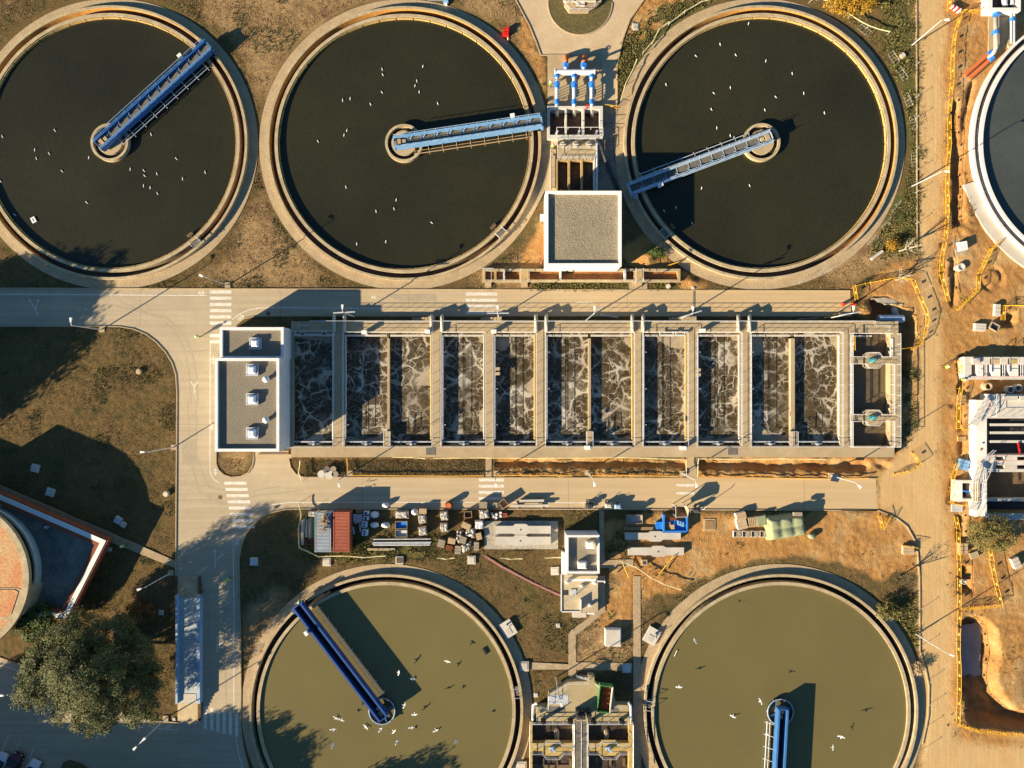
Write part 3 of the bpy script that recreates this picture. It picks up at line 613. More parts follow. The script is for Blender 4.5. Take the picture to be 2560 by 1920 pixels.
# small platforms in the launders
for k, (t, c, px, py) in enumerate(((T1, c1, 492, 608), (T2, c2, 1254, 585), (T3, c3, 1662, 583), (T5, c5, 1620, 1760), (T4, c4, 1286, 1730))):
    p = P(px, py, .8); a = math.atan2(p.y-c.y, p.x-c.x); mb = MB(); r = (p-Vector((c.x, c.y, p.z))).length
    mb.ring((c.x, c.y), 324*f_, 337*f_, 0.5, 0.62, 6, a-.035, a+.035); mb.build('launder_platform', grating, t)
    for s in (-.035, .035):
        rb = MB(); q = [(c.x+rr*f_*math.cos(a+s), c.y+rr*f_*math.sin(a+s), 1.5) for rr in (322, 339)]; rb.tube(q, .05, 5); rb.tube([(q[0][0], q[0][1], .6), q[0]], .04, 5); rb.tube([(q[1][0], q[1][1], .6), q[1]], .04, 5); rb.build('platform_rail', galv, t)
    if k < 3:
        sb = MB(); b = Vector((math.cos(a), math.sin(a), 0)); m_ = Vector((c.x, c.y, 0))+b*305*f_; u = Vector((-b.y, b.x, 0))
        sb.beam(m_-u*.5+Vector((0, 0, .55)), m_+u*.5+Vector((0, 0, .55)), .5, .3); sb.tube([m_+Vector((0, 0, .5)), m_+b*.9+Vector((0, 0, .6))], .08, 6); sb.build('scum_box', conc_dk, t)
# centre works of the lower tanks
for t, (px, py) in ((T4, (955, 1778)), (T5, (1951, 1780))):
    c = P(px, py, .9); mb = MB()
    mb.tube([(c.x+2.0*math.cos(a*PI/18), c.y+2.0*math.sin(a*PI/18), .95) for a in range(36)], .09, 6, True)
    for a in range(6): mb.tube([(c.x+2.0*math.cos(a*PI/3), c.y+2.0*math.sin(a*PI/3), .2), (c.x+2.0*math.cos(a*PI/3), c.y+2.0*math.sin(a*PI/3), .95)], .06, 5)
    mb.build('centre_ring', blue_pale, t)
    MB().ring((c.x, c.y), 1.93, 2.0, 0.3, .85, 40).build('inlet_skirt', dark, t)
    MB().cyl((c.x, c.y), .75, -.5, 1.4, 24).build('centre_column', conc, t)
    mb = MB()
    for a in (0.4, 0.4+PI/2): mb.beam((c.x-1.95*math.cos(a), c.y-1.95*math.sin(a), .8), (c.x+1.95*math.cos(a), c.y+1.95*math.sin(a), .8), .14, .14)
    mb.build('cross_beam', blue, t)

# ---------------------------------------------------------------- scraper bridges
def bridge(name, label, pin, pout, z0, z1, wd, m, rail=blue_pale, scum_side=-1, dense=False, tip='box', scum_m=galv):
    a = P(pin[0], pin[1], z1); b = P(pout[0], pout[1], z1); d = b-a; L = d.length; rz = math.atan2(d.y, d.x)
    t = thing(name, label, 'bridge', (a.x, a.y, 0), rz, 'travelling scraper bridges')
    for s in (-1, 1):
        g = MB(); y = s*(wd/2-.13); gw = .13 if not dense else .1; g.box(0, y-gw, z0, L, y+gw, z1); fw = .2 if not dense else .14; g.box(-.02, y-fw, z1+.002, L+.02, y+fw, z1+.06); g.box(-.02, y-fw, z0-.06, L+.02, y+fw, z0-.002); go_ = g.build('girder', m, t, True)
        h = MB(); n = int(L/1.6)
        for k in range(n+1 if not dense else 0):
            x = .1+(L-.2)*k/n; h.tube([(x, s*(wd/2-.02), z1), (x, s*(wd/2+.06), z1+.55)], .035, 5)
        if not dense: h.tube([(0, s*(wd/2+.06), z1+.55), (L, s*(wd/2+.06), z1+.55)], .04, 5); h.v and h.build('handrail', rail, t, True)
    k = MB(); zz = (z0*.45+z1*.55) if not dense else z0+.1
    k.box(.3, -wd/2+.26, zz-.06, L, wd/2-.26, zz); k.build('walkway', grating if not dense else rubber_and_shade, t, True)  # dense bridges: black colour paints the shade between the high girders
    st = MB(); n = int(L/(0.8 if dense else 1.9))
    for q in range(1, n):
        x = L*q/n; st.beam((x, -wd/2+.26, zz+.05), (x, wd/2-.26, zz+.05), .07, .06)
        if not dense: st.beam((x, wd/2-.3, z1-.1), (x+.35, wd/2-.7, zz+.1), .08, .08); st.beam((x+.7, wd/2-.3, z1-.1), (x+.35, wd/2-.7, zz+.1), .08, .08)
        else: st.beam((x, -wd/2+.26, zz+.1), (x+.4, wd/2-.26, zz+.1), .05, .05)
    st.build('cross_brace', dark if dense else m, t, True)['kind'] = 'stuff'
    MB().box(-.12, -wd/2-.05, z0, .0-.025, wd/2+.05, z1+.02).build('end_frame', m, t, True); MB().box(L+.03, -wd/2-.25, z0-.15, L+.25, wd/2+.25, z1-.15).build('end_carriage', m, t, True)
    for s in (-1, 1):
        wv = MB(); n = 14; yy = s*(wd/2+.1)
        for j in (0, 1): pass
        wv.tube([(L-.35, yy-.12, .95), (L-.35, yy+.12, .95)], .24, 14); wv.build('drive_wheel', rubber_and_shade, t, True)
    dr = MB(); dr.box(L-.75, wd/2+.05, z0-.2, L-.1, wd/2+.65, z0+.35); dr.tube([(L-.4, wd/2+.3, z0+.35), (L-.4, wd/2+.3, z0+.8)], .14, 8); dr.build('drive_motor', m, t, True)
    cb = MB(); cb.box(L*.80, (wd/2+.12)*-scum_side, z1-.3, L*.80+.62, (wd/2+.55)*-scum_side, z1+.62) if True else 0
    cb.box(L*.80-.03, (wd/2+.09)*-scum_side, z1+.63, L*.80+.65, (wd/2+.58)*-scum_side, z1+.68); cb.build('control_cabinet', white, t, True)
    sp = MB(); y = scum_side*(wd/2+.95); sp.tube([(2.6, y, .95), (L-2.2, y, .95)], .08, 6); sp.tube([(2.6, y-scum_side*.45, .95), (L-2.2, y-scum_side*.45, .95)], .05, 6)
    for q in range(9):
        x = 2.8+(L-5.2)*q/8; sp.tube([(x, scum_side*wd/2, z0+.1), (x, y, .95), (x, y+scum_side*.3, .7)], .04, 5)
    sp.build('scum_pipe', scum_m, t, True)
    hp = MB(); hp.box(.25, -.45, zz+.003, .95, .45, zz+.3); hp.box(1.15, -.3, zz+.003, 1.7, .3, zz+.22); hp.build('slip_ring_box', conc, t, True)
    return t
bridge('scraper_bridge', 'bright blue scraper bridge with control cabinet, upper left tank', (243, 361), (518, 112), 1.2, 2.2, 1.85, blue)
bridge('scraper_bridge', 'pale blue scraper bridge reaching right towards the intake chambers', (986, 355), (1352, 301), 1.15, 2.2, 1.75, blue_lt, scum_m=wood)
bridge('scraper_bridge', 'pale grey blue scraper bridge half in the square shadow', (1929, 339), (1578, 471), 1.15, 2.0, 1.7, blue_pale, galv)
bridge('scraper_bridge', 'deep blue scraper bridge casting a wide shadow on olive water', (957, 1797), (743, 1517), 1.45, 2.6, 1.6, blue_dp, blue_lt, -1, True)
bridge('scraper_bridge', 'blue scraper bridge running off the bottom edge of the picture', (1959, 1776), (1941, 2110), 1.45, 2.65, 1.55, blue, blue_lt, -1, True)

# ---------------------------------------------------------------- railings and lamps
def railing(parent, pts, m=galv, h=1.0, name='railing', post=1.6, r=.036, mid=True, toe=False):
    """pts: world points at deck level"""
    mb = MB(); pts = [Vector(p) for p in pts]
    mb.tube([p+Vector((0, 0, h)) for p in pts], r, 5)
    if mid: mb.tube([p+Vector((0, 0, h*.52)) for p in pts], r*.8, 4)
    for a, b in zip(pts[:-1], pts[1:]):
        n = max(1, int(round((b-a).length/post)))
        for k in range(n+1): q = a.lerp(b, k/n); mb.tube([q, q+Vector((0, 0, h))], r*.8, 4)
        if toe: mb.beam(a+Vector((0, 0, .08)), b+Vector((0, 0, .08)), .03, .14)
    return mb.build(name, m, parent)
def prail(parent, pts, z, **k): return railing(parent, [P(x, y, z) for x, y in pts], **k)
def lamp(bx, by, label, arm=(0, .6), hgt=7.5, heads=1, z0=None, cross=0, base=True, headpx=None):
    p = P(bx, by); zg = gz(bx, by) if z0 is None else z0
    t = thing('lamp_post', label, 'lamp post', (p.x, p.y, zg), 0, 'street lamps of the plant')
    MB().tube([(0, 0, 0), (0, 0, hgt*.5), (0, 0, hgt)], [.10, .085, .06], 8).build('pole', galv, t, True)
    if base: MB().box(-.42, -.42, -.3, .42, .42, .14).build('footing', conc, t, True)
    for k in range(heads):
        a = Vector((arm[0], arm[1], 0))*(1 if k == 0 else -1); u = a.normalized(); v = Vector((-u.y, u.x, 0))
        arm_ = MB().tube([(0, 0, hgt-.05), a*.6+Vector((0, 0, hgt+.1)), a+Vector((0, 0, hgt+.12))], .04, 6).build('arm', galv, t, True)
        h = MB(); q0 = a*.75; q1 = a+u*.55; h.prism([q0+v*.1, q1+v*.2, q1-v*.2, q0-v*.1], hgt+.06, hgt+.22, .12); h.build('lamp_head', white, arm_, True)
    if cross:
        u = Vector((math.cos(cross), math.sin(cross), 0)); MB().beam(u*-1.6+Vector((0, 0, hgt-.9)), u*1.6+Vector((0, 0, hgt-.9)), .16, .1).build('cross_arm', galv, t, True)
    return t
lamp(256, 824, 'lamp post on the grass corner left of the junction'); lamp(570, 713, 'lamp post between the two upper left tanks', (-.5, .2)); lamp(435, 1118, 'lamp post left of the gravel roofed building', (-.6, 0))
lamp(428, 1432, 'lamp post beside the top of the weighbridge', (-.6, -.2)); lamp(415, 1795, 'lamp post with two heads near the zebra crossing at the bottom', (-.5, -.5), heads=2); lamp(107, 1683, 'lamp post under the large tree on the left', (-.5, 0))
for k, (x, y, cr) in enumerate(((886, 792, .05), (1247, 794, .0), (1472, 795, .7), (1700, 796, .3), (2073, 795, .15))):
    lamp(x, y, 'lamp post with cross arm north of the aeration tank, number %s from the left' % ['one', 'two', 'three', 'four', 'five'][k], (0, .5), cross=cr+.001, base=False)
for k, (x, y) in enumerate(((876, 1183), (1241, 1183), (1469, 1181), (1705, 1183))):
    lamp(x, y, 'lamp post on the strip south of the aeration tank, %s from the left' % ['first', 'second', 'third', 'fourth'][k], (0.1, -.5), heads=1)
t = lamp(2075, 1188, 'lamp post with a solar panel beside the lower road', (.4, -.4)); mb = MB(); mb.add([(-.9, -.6, 1.6), (.3, -.8, 1.6), (.5, .3, 2.2), (-.7, .5, 2.2), (-.9, -.6, 1.54), (.3, -.8, 1.54), (.5, .3, 2.14), (-.7, .5, 2.14)], [(0, 1, 2, 3), (7, 6, 5, 4), (0, 4, 5, 1), (1, 5, 6, 2), (2, 6, 7, 3), (3, 7, 4, 0)]); mb.build('solar_panel', solar, t, True)
lamp(2279, 114, 'tall thin lamp post at the top of the sandy road', (.5, 0), base=False); lamp(2279, 466, 'tall thin lamp post halfway down the sandy road', (.5, 0), base=False); lamp(2290, 1585, 'tall thin lamp post beside the lower right tank', (.5, -.2), base=False)

# ---------------------------------------------------------------- aeration tank
ZD = 1.2; ZW = 0.15
AT = thing('aeration_tank', 'long rectangular concrete aeration tank with foaming cells', 'tank', P(1486, 972))
MB().pbox(728, 803, 2246, 832, -.5, ZD).build('deck', conc, AT); MB().pbox(728, 1115, 2236, 1143, -.5, ZD).build('deck', conc, AT)
walks = [(835, 862), (1080, 1105), (1213, 1235), (1339, 1365), (1583, 1607), (1716, 1742), (1850, 1875), (2100, 2124)]
for a, b in walks: MB().pbox(a, 832.5, b, 1114.5, -2, ZD).build('walkway', conc, AT)
for a, b in ((968, 974), (1471, 1477), (1977, 1987)): MB().pbox(a, 846, b, 1114.5, -2, ZD-.25).build('partition_wall', conc, AT)
MB().pbox(2226, 832.5, 2246, 1114.5, -2, ZD).build('end_wall', conc, AT); MB().pbox(728, 832.5, 732, 1114.5, -2, ZD).build('side_wall', conc, AT)
cells = [(732, 835), (862, 968), (974, 1080), (1105, 1213), (1235, 1339), (1365, 1471), (1477, 1583), (1607, 1716), (1742, 1850), (1875, 1977), (1987, 2100)]
nth = ['first', 'second', 'third', 'fourth', 'fifth', 'sixth', 'seventh', 'eighth', 'ninth', 'tenth', 'eleventh']
for k, (a, b) in enumerate(cells):
    mb = MB(); q = P(a-1, 1117, ZD); r = P(b+1, 830, ZD); mb.box(q.x, q.y, -1.9, r.x, r.y, ZW); water(mb, w_foam, 'foaming brown water in the %s aeration cell from the left' % nth[k])
    bm = MB(); bm.pbox(a+1, 836.5, b-1, 841, ZD-.5, ZD-.1); bm.build('inlet_beam', conc_new, AT)
    pb = MB(); y = 1104; pb.tube([P(a+2, y, .8), P(b-2, y, .8)], .12, 8); pb.build('outlet_pipe', galv, AT)
    vb = MB(); c = P((a+b)/2, 1110, ZD); vb.tube([c+Vector((-.8, 0, -.25)), c+Vector((.8, 0, -.25))], .07, 6); vb.cyl((c.x, c.y), .22, ZD-.3, ZD+.15, 10); vb.build('valve', galv, AT)
foam_shapes = [[(1690, 842), (1714, 842), (1714, 868), (1700, 872), (1672, 868), (1650, 852), (1640, 842)], [(1560, 842), (1582, 842), (1582, 868), (1572, 866), (1560, 854)], [(2070, 842), (2099, 842), (2099, 885), (2088, 872)], [(1824, 842), (1848, 842), (1849, 852), (1830, 850)],
  [(1877, 842), (1905, 842), (1912, 862), (1900, 885), (1878, 893)], [(1877, 1035), (1915, 1075), (1930, 1090), (1975, 1085), (1976, 1104), (1877, 1104)], [(1745, 1085), (1765, 1100), (1800, 1097), (1848, 1090), (1848, 1105), (1744, 1105)], [(1608, 1101), (1690, 1102), (1714, 1068), (1714, 1105), (1608, 1106)],
  [(1198, 1035), (1205, 1020), (1211, 1025), (1211, 1085), (1200, 1075)], [(1193, 842), (1211, 842), (1211, 860), (1205, 858)], [(1236, 975), (1248, 990), (1240, 1030), (1236, 1025)], [(912, 1099), (940, 1092), (966, 1085), (966, 1104), (866, 1104), (864, 1092), (880, 1090), (895, 1099)], [(975, 946), (1006, 956), (1005, 966), (976, 960)], [(732, 846), (770, 848), (834, 860), (834, 842), (732, 842)],
  [(1238, 842), (1278, 842), (1275, 860), (1262, 880), (1240, 872)], [(1310, 965), (1336, 940), (1337, 990), (1325, 985)], [(1477, 1096), (1520, 1100), (1580, 1088), (1582, 1104), (1477, 1105)], [(1055, 930), (1077, 920), (1077, 965), (1040, 962)], [(1366, 1099), (1420, 1100), (1470, 1096), (1470, 1105), (1366, 1105)]]
for fs_ in foam_shapes:
    q = [P(x, y, .2) for x, y in fs_]; n = len(q); out = []
    for i in range(n):
        for k in range(5):
            p = q[i].lerp(q[(i+1) % n], k/5); out.append((p.x+random.uniform(-.12, .12), p.y+random.uniform(-.12, .12)))
    o = MB().prism(out, ZW-.05, ZW+.03+random.random()*.02).build('foam', scum); o['kind'] = 'stuff'; o['label'] = 'tan foam crust in a corner of an aeration cell'
# east chambers
for y0, y1 in ((893, 909), (1037, 1051)): MB().pbox(2124.5, y0, 2225.5, y1, -.2, ZD).build('cross_walkway', conc, AT)
for y in (901, 1044):
    mb = MB(); c = P(2178, y, ZD); mb.prism([(c.x-1.2, c.y-.9), (c.x-.7, c.y-1.25), (c.x+.7, c.y-1.25), (c.x+1.2, c.y-.9), (c.x+1.2, c.y+.9), (c.x+.7, c.y+1.25), (c.x-.7, c.y+1.25), (c.x-1.2, c.y+.9)], ZD-.3, ZD+.004); mb.build('gearbox_platform', conc, AT)
    m_ = MB(); m_.cyl((c.x+.1, c.y), .42, ZD, ZD+.5, 16, .36); m_.cyl((c.x+.1, c.y), .25, ZD+.5, ZD+1.0, 14); m_.box(c.x-.5, c.y-.2, ZD+.01, c.x, c.y+.2, ZD+.35); m_.build('mixer_motor', mat('teal_paint', (0.08, 0.33, 0.35), None, 2, .5), AT)
    for s in (-1, 1):
        railing(AT, [(P(2127, y, ZD).x, c.y+s*.55, ZD), (c.x-1.2, c.y+s*.55, ZD), (c.x-.75, c.y+s*1.2, ZD), (c.x+.75, c.y+s*1.2, ZD), (c.x+1.2, c.y+s*.55, ZD), (P(2224, y, ZD).x, c.y+s*.55, ZD)], white)
q = P(2122, 1117, ZD); r = P(2228, 830, ZD); water(MB().box(q.x, q.y, -1.9, r.x, r.y, ZW-.3), w_sludge, 'still brown water in the chambers at the right end of the aeration tank')
MB().pbox(2126, 838, 2180, 842, ZD-.45, ZD-.1).build('inlet_beam', conc_new, AT); MB().pbox(2226.5, 846, 2233, 892, ZD-.02, ZD+.12).build('wall_coping', wall_new, AT)
# railings of the aeration tank
prail(AT, [(750, 822), (750, 814), (778, 814), (778, 803.5), (2180, 803.5), (2182, 815), (2216, 815), (2216, 828)], ZD, m=galv)
prail(AT, [(732, 828), (834, 828)], ZD); prail(AT, [(732, 1116.5), (834, 1116.5)], ZD)
for k, (a, b) in enumerate(walks):
    prail(AT, [(a+1.5, 1114), (a+1.5, 833)], ZD); prail(AT, [(b-1.5, 1114), (b-1.5, 833)], ZD)
    if k < 7:
        l = b; r = walks[k+1][0]
        prail(AT, [(l, 831), (r, 831)], ZD, m=white); prail(AT, [(l, 1116.5), (r, 1116.5)], ZD)
prail(AT, [(2125, 1116), (2125, 1053)], ZD, m=white); prail(AT, [(2125, 1035), (2125, 912)], ZD, m=white); prail(AT, [(2125, 890), (2125, 834), (2225, 834)], ZD, m=white); prail(AT, [(2243, 1116), (2243, 835)], ZD, m=white); prail(AT, [(2228, 1116), (2228, 1053)], ZD, m=white); prail(AT, [(2228, 1035), (2228, 912)], ZD, m=white); prail(AT, [(2125, 1116.5), (2243, 1116.5)], ZD, m=white)
# air pipes running beside the walkways
ycol = mat('ochre_pipe', (0.62, 0.44, 0.14), (0.5, 0.34, 0.1), 1, .5)
for k, (a, b) in enumerate(walks):
    pm = [galv, ycol, conc_new, ycol, ycol, ycol, galv, galv][k]
    for s, x, m_ in ((-1, a-2.5, pm), (1, b+2.5, galv)):
        mb = MB(); mb.tube([P(x, 1098, ZD-.15), P(x, 838, ZD-.15)], .13, 8)
        for yy in (880, 972, 1062): mb.tube([P(x-2, yy, ZD-.15), P(x+s*7, yy, ZD-.15)], .06, 5)
        mb.build('air_pipe', m_, AT)
for x0, x1, yy in ((737, 752, 828), (760, 805, 828), (816, 834, 828), (1650, 1683, 829), (1690, 1712, 829)):
    mb = MB(); mb.tube([P(x0, yy, ZD+.5), P(x0, yy+8, ZD+.5), P(x1, yy+8, ZD+.5), P(x1, yy, ZD+.5)], .11, 6); mb.build('air_header', galv, AT)
# drop pipes over the north parapet
for x in (835, 861, 1079, 1105, 1340, 1366, 1581, 1608, 1846, 1874):
    mb = MB(); a = P(x, 792, .9); mb.tube([P(x, 830, ZD-.6+.85), P(x, 806, ZD+.35), P(x, 794, ZD+.2), P(x, 790, .6), P(x, 789, -.2)], .28, 10); mb.build('inlet_pipe', conc_new, AT, smooth=True)
for x0, x1 in ((1242, 1254), (1713, 1741), (1070, 1086)):
    mb = MB(); 
    for k in range(5): mb.pbox(x0-40+k*8, 793, x0-33+k*8, 802, -.1, ZD*(k+1)/5)
    mb.pbox(x0, 790, x1, 803, 0, ZD-.005); mb.build('access_stair', conc, AT)
for x0, x1 in ((1065, 1089), (1820, 1844)): MB().pbox(x0, 1118, x1, 1137, ZD, ZD+.03).build('floor_grate', grating, AT)
for x, y in ((1243, 922), (1243, 934), (1744, 925), (1744, 937)): MB().pbox(x-6, y-4, x+8, y+4, ZD-.2, ZD+.02).build('side_platform', conc_w, AT)
for x in (968, 1472, 1980): 
    MB().pbox(x-6, 1078, x+8, 1114, ZD-.3, ZD-.01).build('outlet_platform', conc, AT); prail(AT, [(x-6, 1114), (x-6, 1078), (x+9, 1078), (x+9, 1114)], ZD, m=galv)
for x, y in ((914, 832), (1070, 830), (1753, 828), (1235, 830), (1705, 1119), (1467, 1118)):
    mb = MB(); c = P(x, y, ZD); mb.box(c.x-.35, c.y-.25, ZD, c.x+.35, c.y+.25, ZD+1.0); mb.box(c.x-.4, c.y-.3, ZD+1.001, c.x+.4, c.y+.3, ZD+1.08); mb.build('control_box', white, AT)

# ---------------------------------------------------------------- building with two gravel roofs
def flat_roof(parent, x0, y0, x1, y1, z, pw, gm, wm, recess=.55, wallm=None):
    """px outline at roof height"""
    a = P(x0, y1, z); b = P(x1, y0, z)
    mb = MB(); e = .02
    mb.box(a.x+e, a.y+e, -.3, b.x-e, b.y-e, z-.12-recess); mb.build('wall', wallm or wm, parent)
    for q in ((a.x, a.y, b.x, a.y+pw), (a.x, b.y-pw, b.x, b.y), (a.x, a.y+pw, a.x+pw, b.y-pw), (b.x-pw, a.y+pw, b.x, b.y-pw)):
        MB().box(q[0], q[1], z-.2-recess, q[2], q[3], z).build('parapet', wm, parent)
    MB().box(a.x+pw-.01, a.y+pw-.01, z-.15-recess, b.x-pw+.01, b.y-pw+.01, z-recess).build('roof', gm, parent)
    return a, b
BA = thing('service_building', 'white building with two gravel roofs and square skylights beside the foaming tank', 'building', P(655, 975))
rib = mat('ribbed_white_cladding', (0.74, 0.75, 0.77), (0.66, 0.67, 0.70), 0.5, 0.6)
flat_roof(BA, 549, 818, 709, 897, 4.7, .42, gravel_g, white, .4, rib); flat_roof(BA, 537, 895, 698, 1129, 6.2, .42, gravel_g, white, .5, rib)
q = P(698, 1128, 6.2); p2 = P(709, 819, 4.7); mb = MB(); y = q.y
while y < P(0, 897, 6.2).y: mb.box(q.x+.001, y, 0, q.x+.05, y+.16, 5.95); y += .4
while y < p2.y: mb.box(p2.x+.001, y, 0, p2.x+.05, y+.16, 4.4); y += .4
mb.build('cladding_rib', rib, BA)
def skylight(parent, px, py, z, s=1.75):
    c = P(px, py, z); mb = MB()
    mb.ring((c.x, c.y), s*.58, s*.707, z, z+.35, 4, PI/4, PI/4+2*PI); f = mb.build('skylight', galv, parent)
    d = MB(); h = s/2-.18; d.prism([(c.x-h, c.y-h), (c.x+h, c.y-h), (c.x+h, c.y+h), (c.x-h, c.y+h)], z+.2, z+.75, .5); d.build('glazing', mat('skylight_dome', (0.78, 0.80, 0.84), (0.70, 0.72, 0.77), 1, .25), f)
skylight(BA, 640, 859, 4.4); 
for y in (925, 998, 1083): skylight(BA, 632, y, 5.8)
for y in (948, 1050):
    c = P(666, y, 6.2); mb = MB(); mb.cyl((c.x, c.y), .3, 5.6, 6.3, 14); mb.ball((c.x, c.y, 6.45), .5, .5, .35, 16, 8); mb.build('roof_vent', white, BA, smooth=True)
mb = MB(); a = P(675, 893, 4.9); mb.box(a.x-.5, a.y-.3, 4.2, a.x+.6, a.y+.2, 5.1); mb.tube([(a.x+.9, a.y, 4.2), (a.x+.9, a.y, 5.3)], .12, 8); mb.build('roof_unit', galv, BA)
MB().pbox(641, 1136, 730, 1146, 0, .35).build('entrance_step', conc, BA)
mb = MB(); mb.pbox(545, 878, 549, 892, 0, 1.3); mb.build('wall_cabinet', wood_g, BA)

BB = thing('gravel_roof_building', 'square building with a tan gravel roof and white parapet between two tanks', 'building', P(1458, 575))
white_b = mat('bright_white_wall', (0.84, 0.83, 0.80), (0.78, 0.77, 0.74), 0.5, 0.6, 0, 5, 0.04)  # one brighter white for all walls and parapets
a, b = flat_roof(BB, 1364, 477, 1554, 665, 5.6, .40, gravel, white_b, .45)
MB().box(a.x-.02, a.y-.04, 1.0, a.x-.001, b.y, 5.2).build('wall_panel', white_b, BB)
mb = MB(); c = P(1358, 545, 0); mb.box(c.x-.5, c.y-.5, 0, c.x+1.0, c.y+.4, .8); mb.build('wall_cabinet', white, BB)
for (x0, y0), (x1, y1) in (((1362, 578), (1352, 660)),): MB().tube([P(x0, y0, .5), P(x1, y1, .3)], .12, 8).single('orange_pipe', orange, 'long thin orange pipe lying against the square gravel roofed building', 'pipe')

BC = thing('control_house', 'small white flat roofed building with two roof cowls south of the storage yard', 'building', P(1456, 1385))
flat_roof(BC, 1416, 1338, 1499, 1434, 3.4, .32, mat('roof_concrete', (0.33, 0.285, 0.21), (0.22, 0.185, 0.13), 0.6, .9, .2, 5, .2), white, .6, rib)
mb = MB(); a = P(1416, 1325.5, 0); b = P(1499, 1338, 3.4); x = b.x-5.1
while x < b.x: mb.box(x, b.y+.001, 0, x+.14, b.y+.05, 3.2); x += .3
mb.build('cladding_rib', rib, BC)
for px, py, s in ((1478, 1362, 1), (1457, 1412, 0)):
    c = P(px, py, 3.3); mb = MB(); mb.box(c.x-.75, c.y-.5, 2.7, c.x+.55, c.y+.5, 3.45); mb.prism([(c.x-.8, c.y-.55), (c.x+.6, c.y-.55), (c.x+.6, c.y+.55), (c.x-.8, c.y+.55)], 3.452, 3.6, .3); mb.build('roof_cowl', white, BC)
    if s: mb = MB(); mb.cyl((c.x+.4, c.y+.3), .42, 3.5, 4.1, 16); mb.ball((c.x+.4, c.y+.3, 4.15), .5, .5, .25, 16, 6); mb.build('roof_fan', mat('vent_tan', (0.55, 0.46, 0.32), None, 1, .6), BC)
conc_sp = mat('tan_slab', (0.52, 0.43, 0.29), (0.42, 0.33, 0.20), .5, .9, .1, 6, .12)
SP = thing('sludge_pit', 'concrete platform with open hatch attached to the small white building', 'platform', P(1448, 1485))
MB().pbox(1403, 1436, 1495, 1531, -.2, .85).build('slab', conc_sp, SP)
for x0, y0, x1, y1 in ((1402, 1436, 1404.5, 1531), (1402, 1528.5, 1452, 1531)): MB().pbox(x0, y0, x1, y1, .84, 1.0).build('edge_beam', white, SP)
mb = MB(); mb.pbox(1409, 1475, 1421, 1488, .851, .862); mb.build('hatch_opening', dark, SP)
mb = MB(); c = P(1428, 1481, 1.0); mb.box(c.x-.1, c.y-.45, .86, c.x+.75, c.y+.45, 1.0); mb.build('hatch_lid', galv, SP); MB().pbox(1416, 1448, 1490, 1453, 1.3, 1.45).build('monorail_beam', white, SP)
for x, y, h in ((1454, 1465, .5), (1474, 1512, .5), (1486, 1456, .7), (1417, 1454, .8)):
    mb = MB(); c = P(x, y, 1); mb.box(c.x-.25, c.y-.2, .85, c.x+.25, c.y+.2, .85+h); mb.cyl((c.x, c.y), .12, .85+h, 1.1+h, 8); mb.build('pump_head', white, SP)
MB().pbox(1451.5, 1500, 1454, 1528, .85, 1.6).build('divider_fin', galv, SP); prail(SP, [(1410, 1505), (1432, 1486), (1446, 1470)], .85, m=galv); MB().pbox(1431, 1532, 1466, 1544, 0, .45).build('step', conc_new, SP); MB().pbox(1468, 1532, 1486, 1536, 0, .5).build('step', white, SP)
MB().pbox(1405, 1382, 1418, 1436, -.1, 1.4).build('lean_to', white, BC)
mb = MB(); mb.tube([P(1493, 1453, 1.6), P(1512, 1453, 1.6), P(1512, 1456, 1.0)], .12, 8); mb.build('outlet_pipe', white, SP)
KB = thing('equipment_kiosk', 'white cube shaped kiosk on the dry grass beside the straight path', 'kiosk', P(1533, 1595)); mb = MB(); mb.pbox(1513, 1573, 1553, 1616, -.1, .9); mb.build('body', white, KB); mb = MB(); mb.pbox(1515, 1575, 1551, 1614, .901, .96); mb.build('lid', conc_new, KB)
# ---------------------------------------------------------------- intake chambers, screens and pump pipes (top centre)
IC = thing('intake_chamber', 'white walled intake box with three dark chambers below the pump pipes', 'chamber', P(1438, 306))
conc_pale = mat('pale_concrete', (0.64, 0.60, 0.53), (0.52, 0.48, 0.41), 0.7, 0.85, 0.15, 8, 0.12)
zi = 1.0
for n_, x0, y0, x1, y1 in (('wall', 1368, 265, 1507, 272), ('wall', 1368, 337, 1507, 347), ('wall', 1368, 272.2, 1374.5, 336.8), ('wall', 1499.5, 272.2, 1507, 336.8), ('partition_wall', 1412.5, 272.2, 1417, 336.8), ('partition_wall', 1455.5, 272.2, 1461, 336.8)):
    MB().pbox(x0, y0, x1, y1, -2, zi).build(n_, conc_pale, IC)
MB().pbox(1374, 271, 1500, 338, -1.9, -.8).build('chamber_floor', w_launder, IC)
for x in (1392, 1435, 1479):
    mb = MB(); mb.tube([P(x, 268, .5), P(x, 283, .3), P(x+1, 292, -.9)], .33, 12); mb.build('inlet_pipe', conc_new, IC, smooth=True)
prail(IC, [(1391, 338), (1391, 324), (1505, 324), (1506, 345)], zi, m=white, mid=False)
for x in (1391, 1446, 1490): 
    mb = MB(); mb.beam(P(x-1, 336, .9), P(x+3, 326, .9), .35, .15); mb.build('sluice_gate', galv, IC)
prail(IC, [(1395, 347), (1505, 346)], zi, m=galv)
mb = MB()
for s in (0, 5): mb.tube([P(1464+s, 272, 1.0), P(1466+s, 261, 1.6)], .05, 5)
for k in range(4): mb.tube([P(1464.5+k*.5, 271-k*3, 1.1+k*.15), P(1469.5+k*.5, 271-k*3, 1.1+k*.15)], .04, 5)
mb.build('red_ladder', red, IC)
SC = thing('screen_channel', 'three parallel dark channels with tan walls north of the gravel roofed building', 'channel', P(1440, 410))
zs = .75
MB().pbox(1393, 348, 1487, 397, -.2, zs).build('deck', conc_w, SC)
ctan = mat('tan_concrete', (0.50, 0.345, 0.15), (0.36, 0.23, 0.095), 0.9, .9, .2, 6, .2)
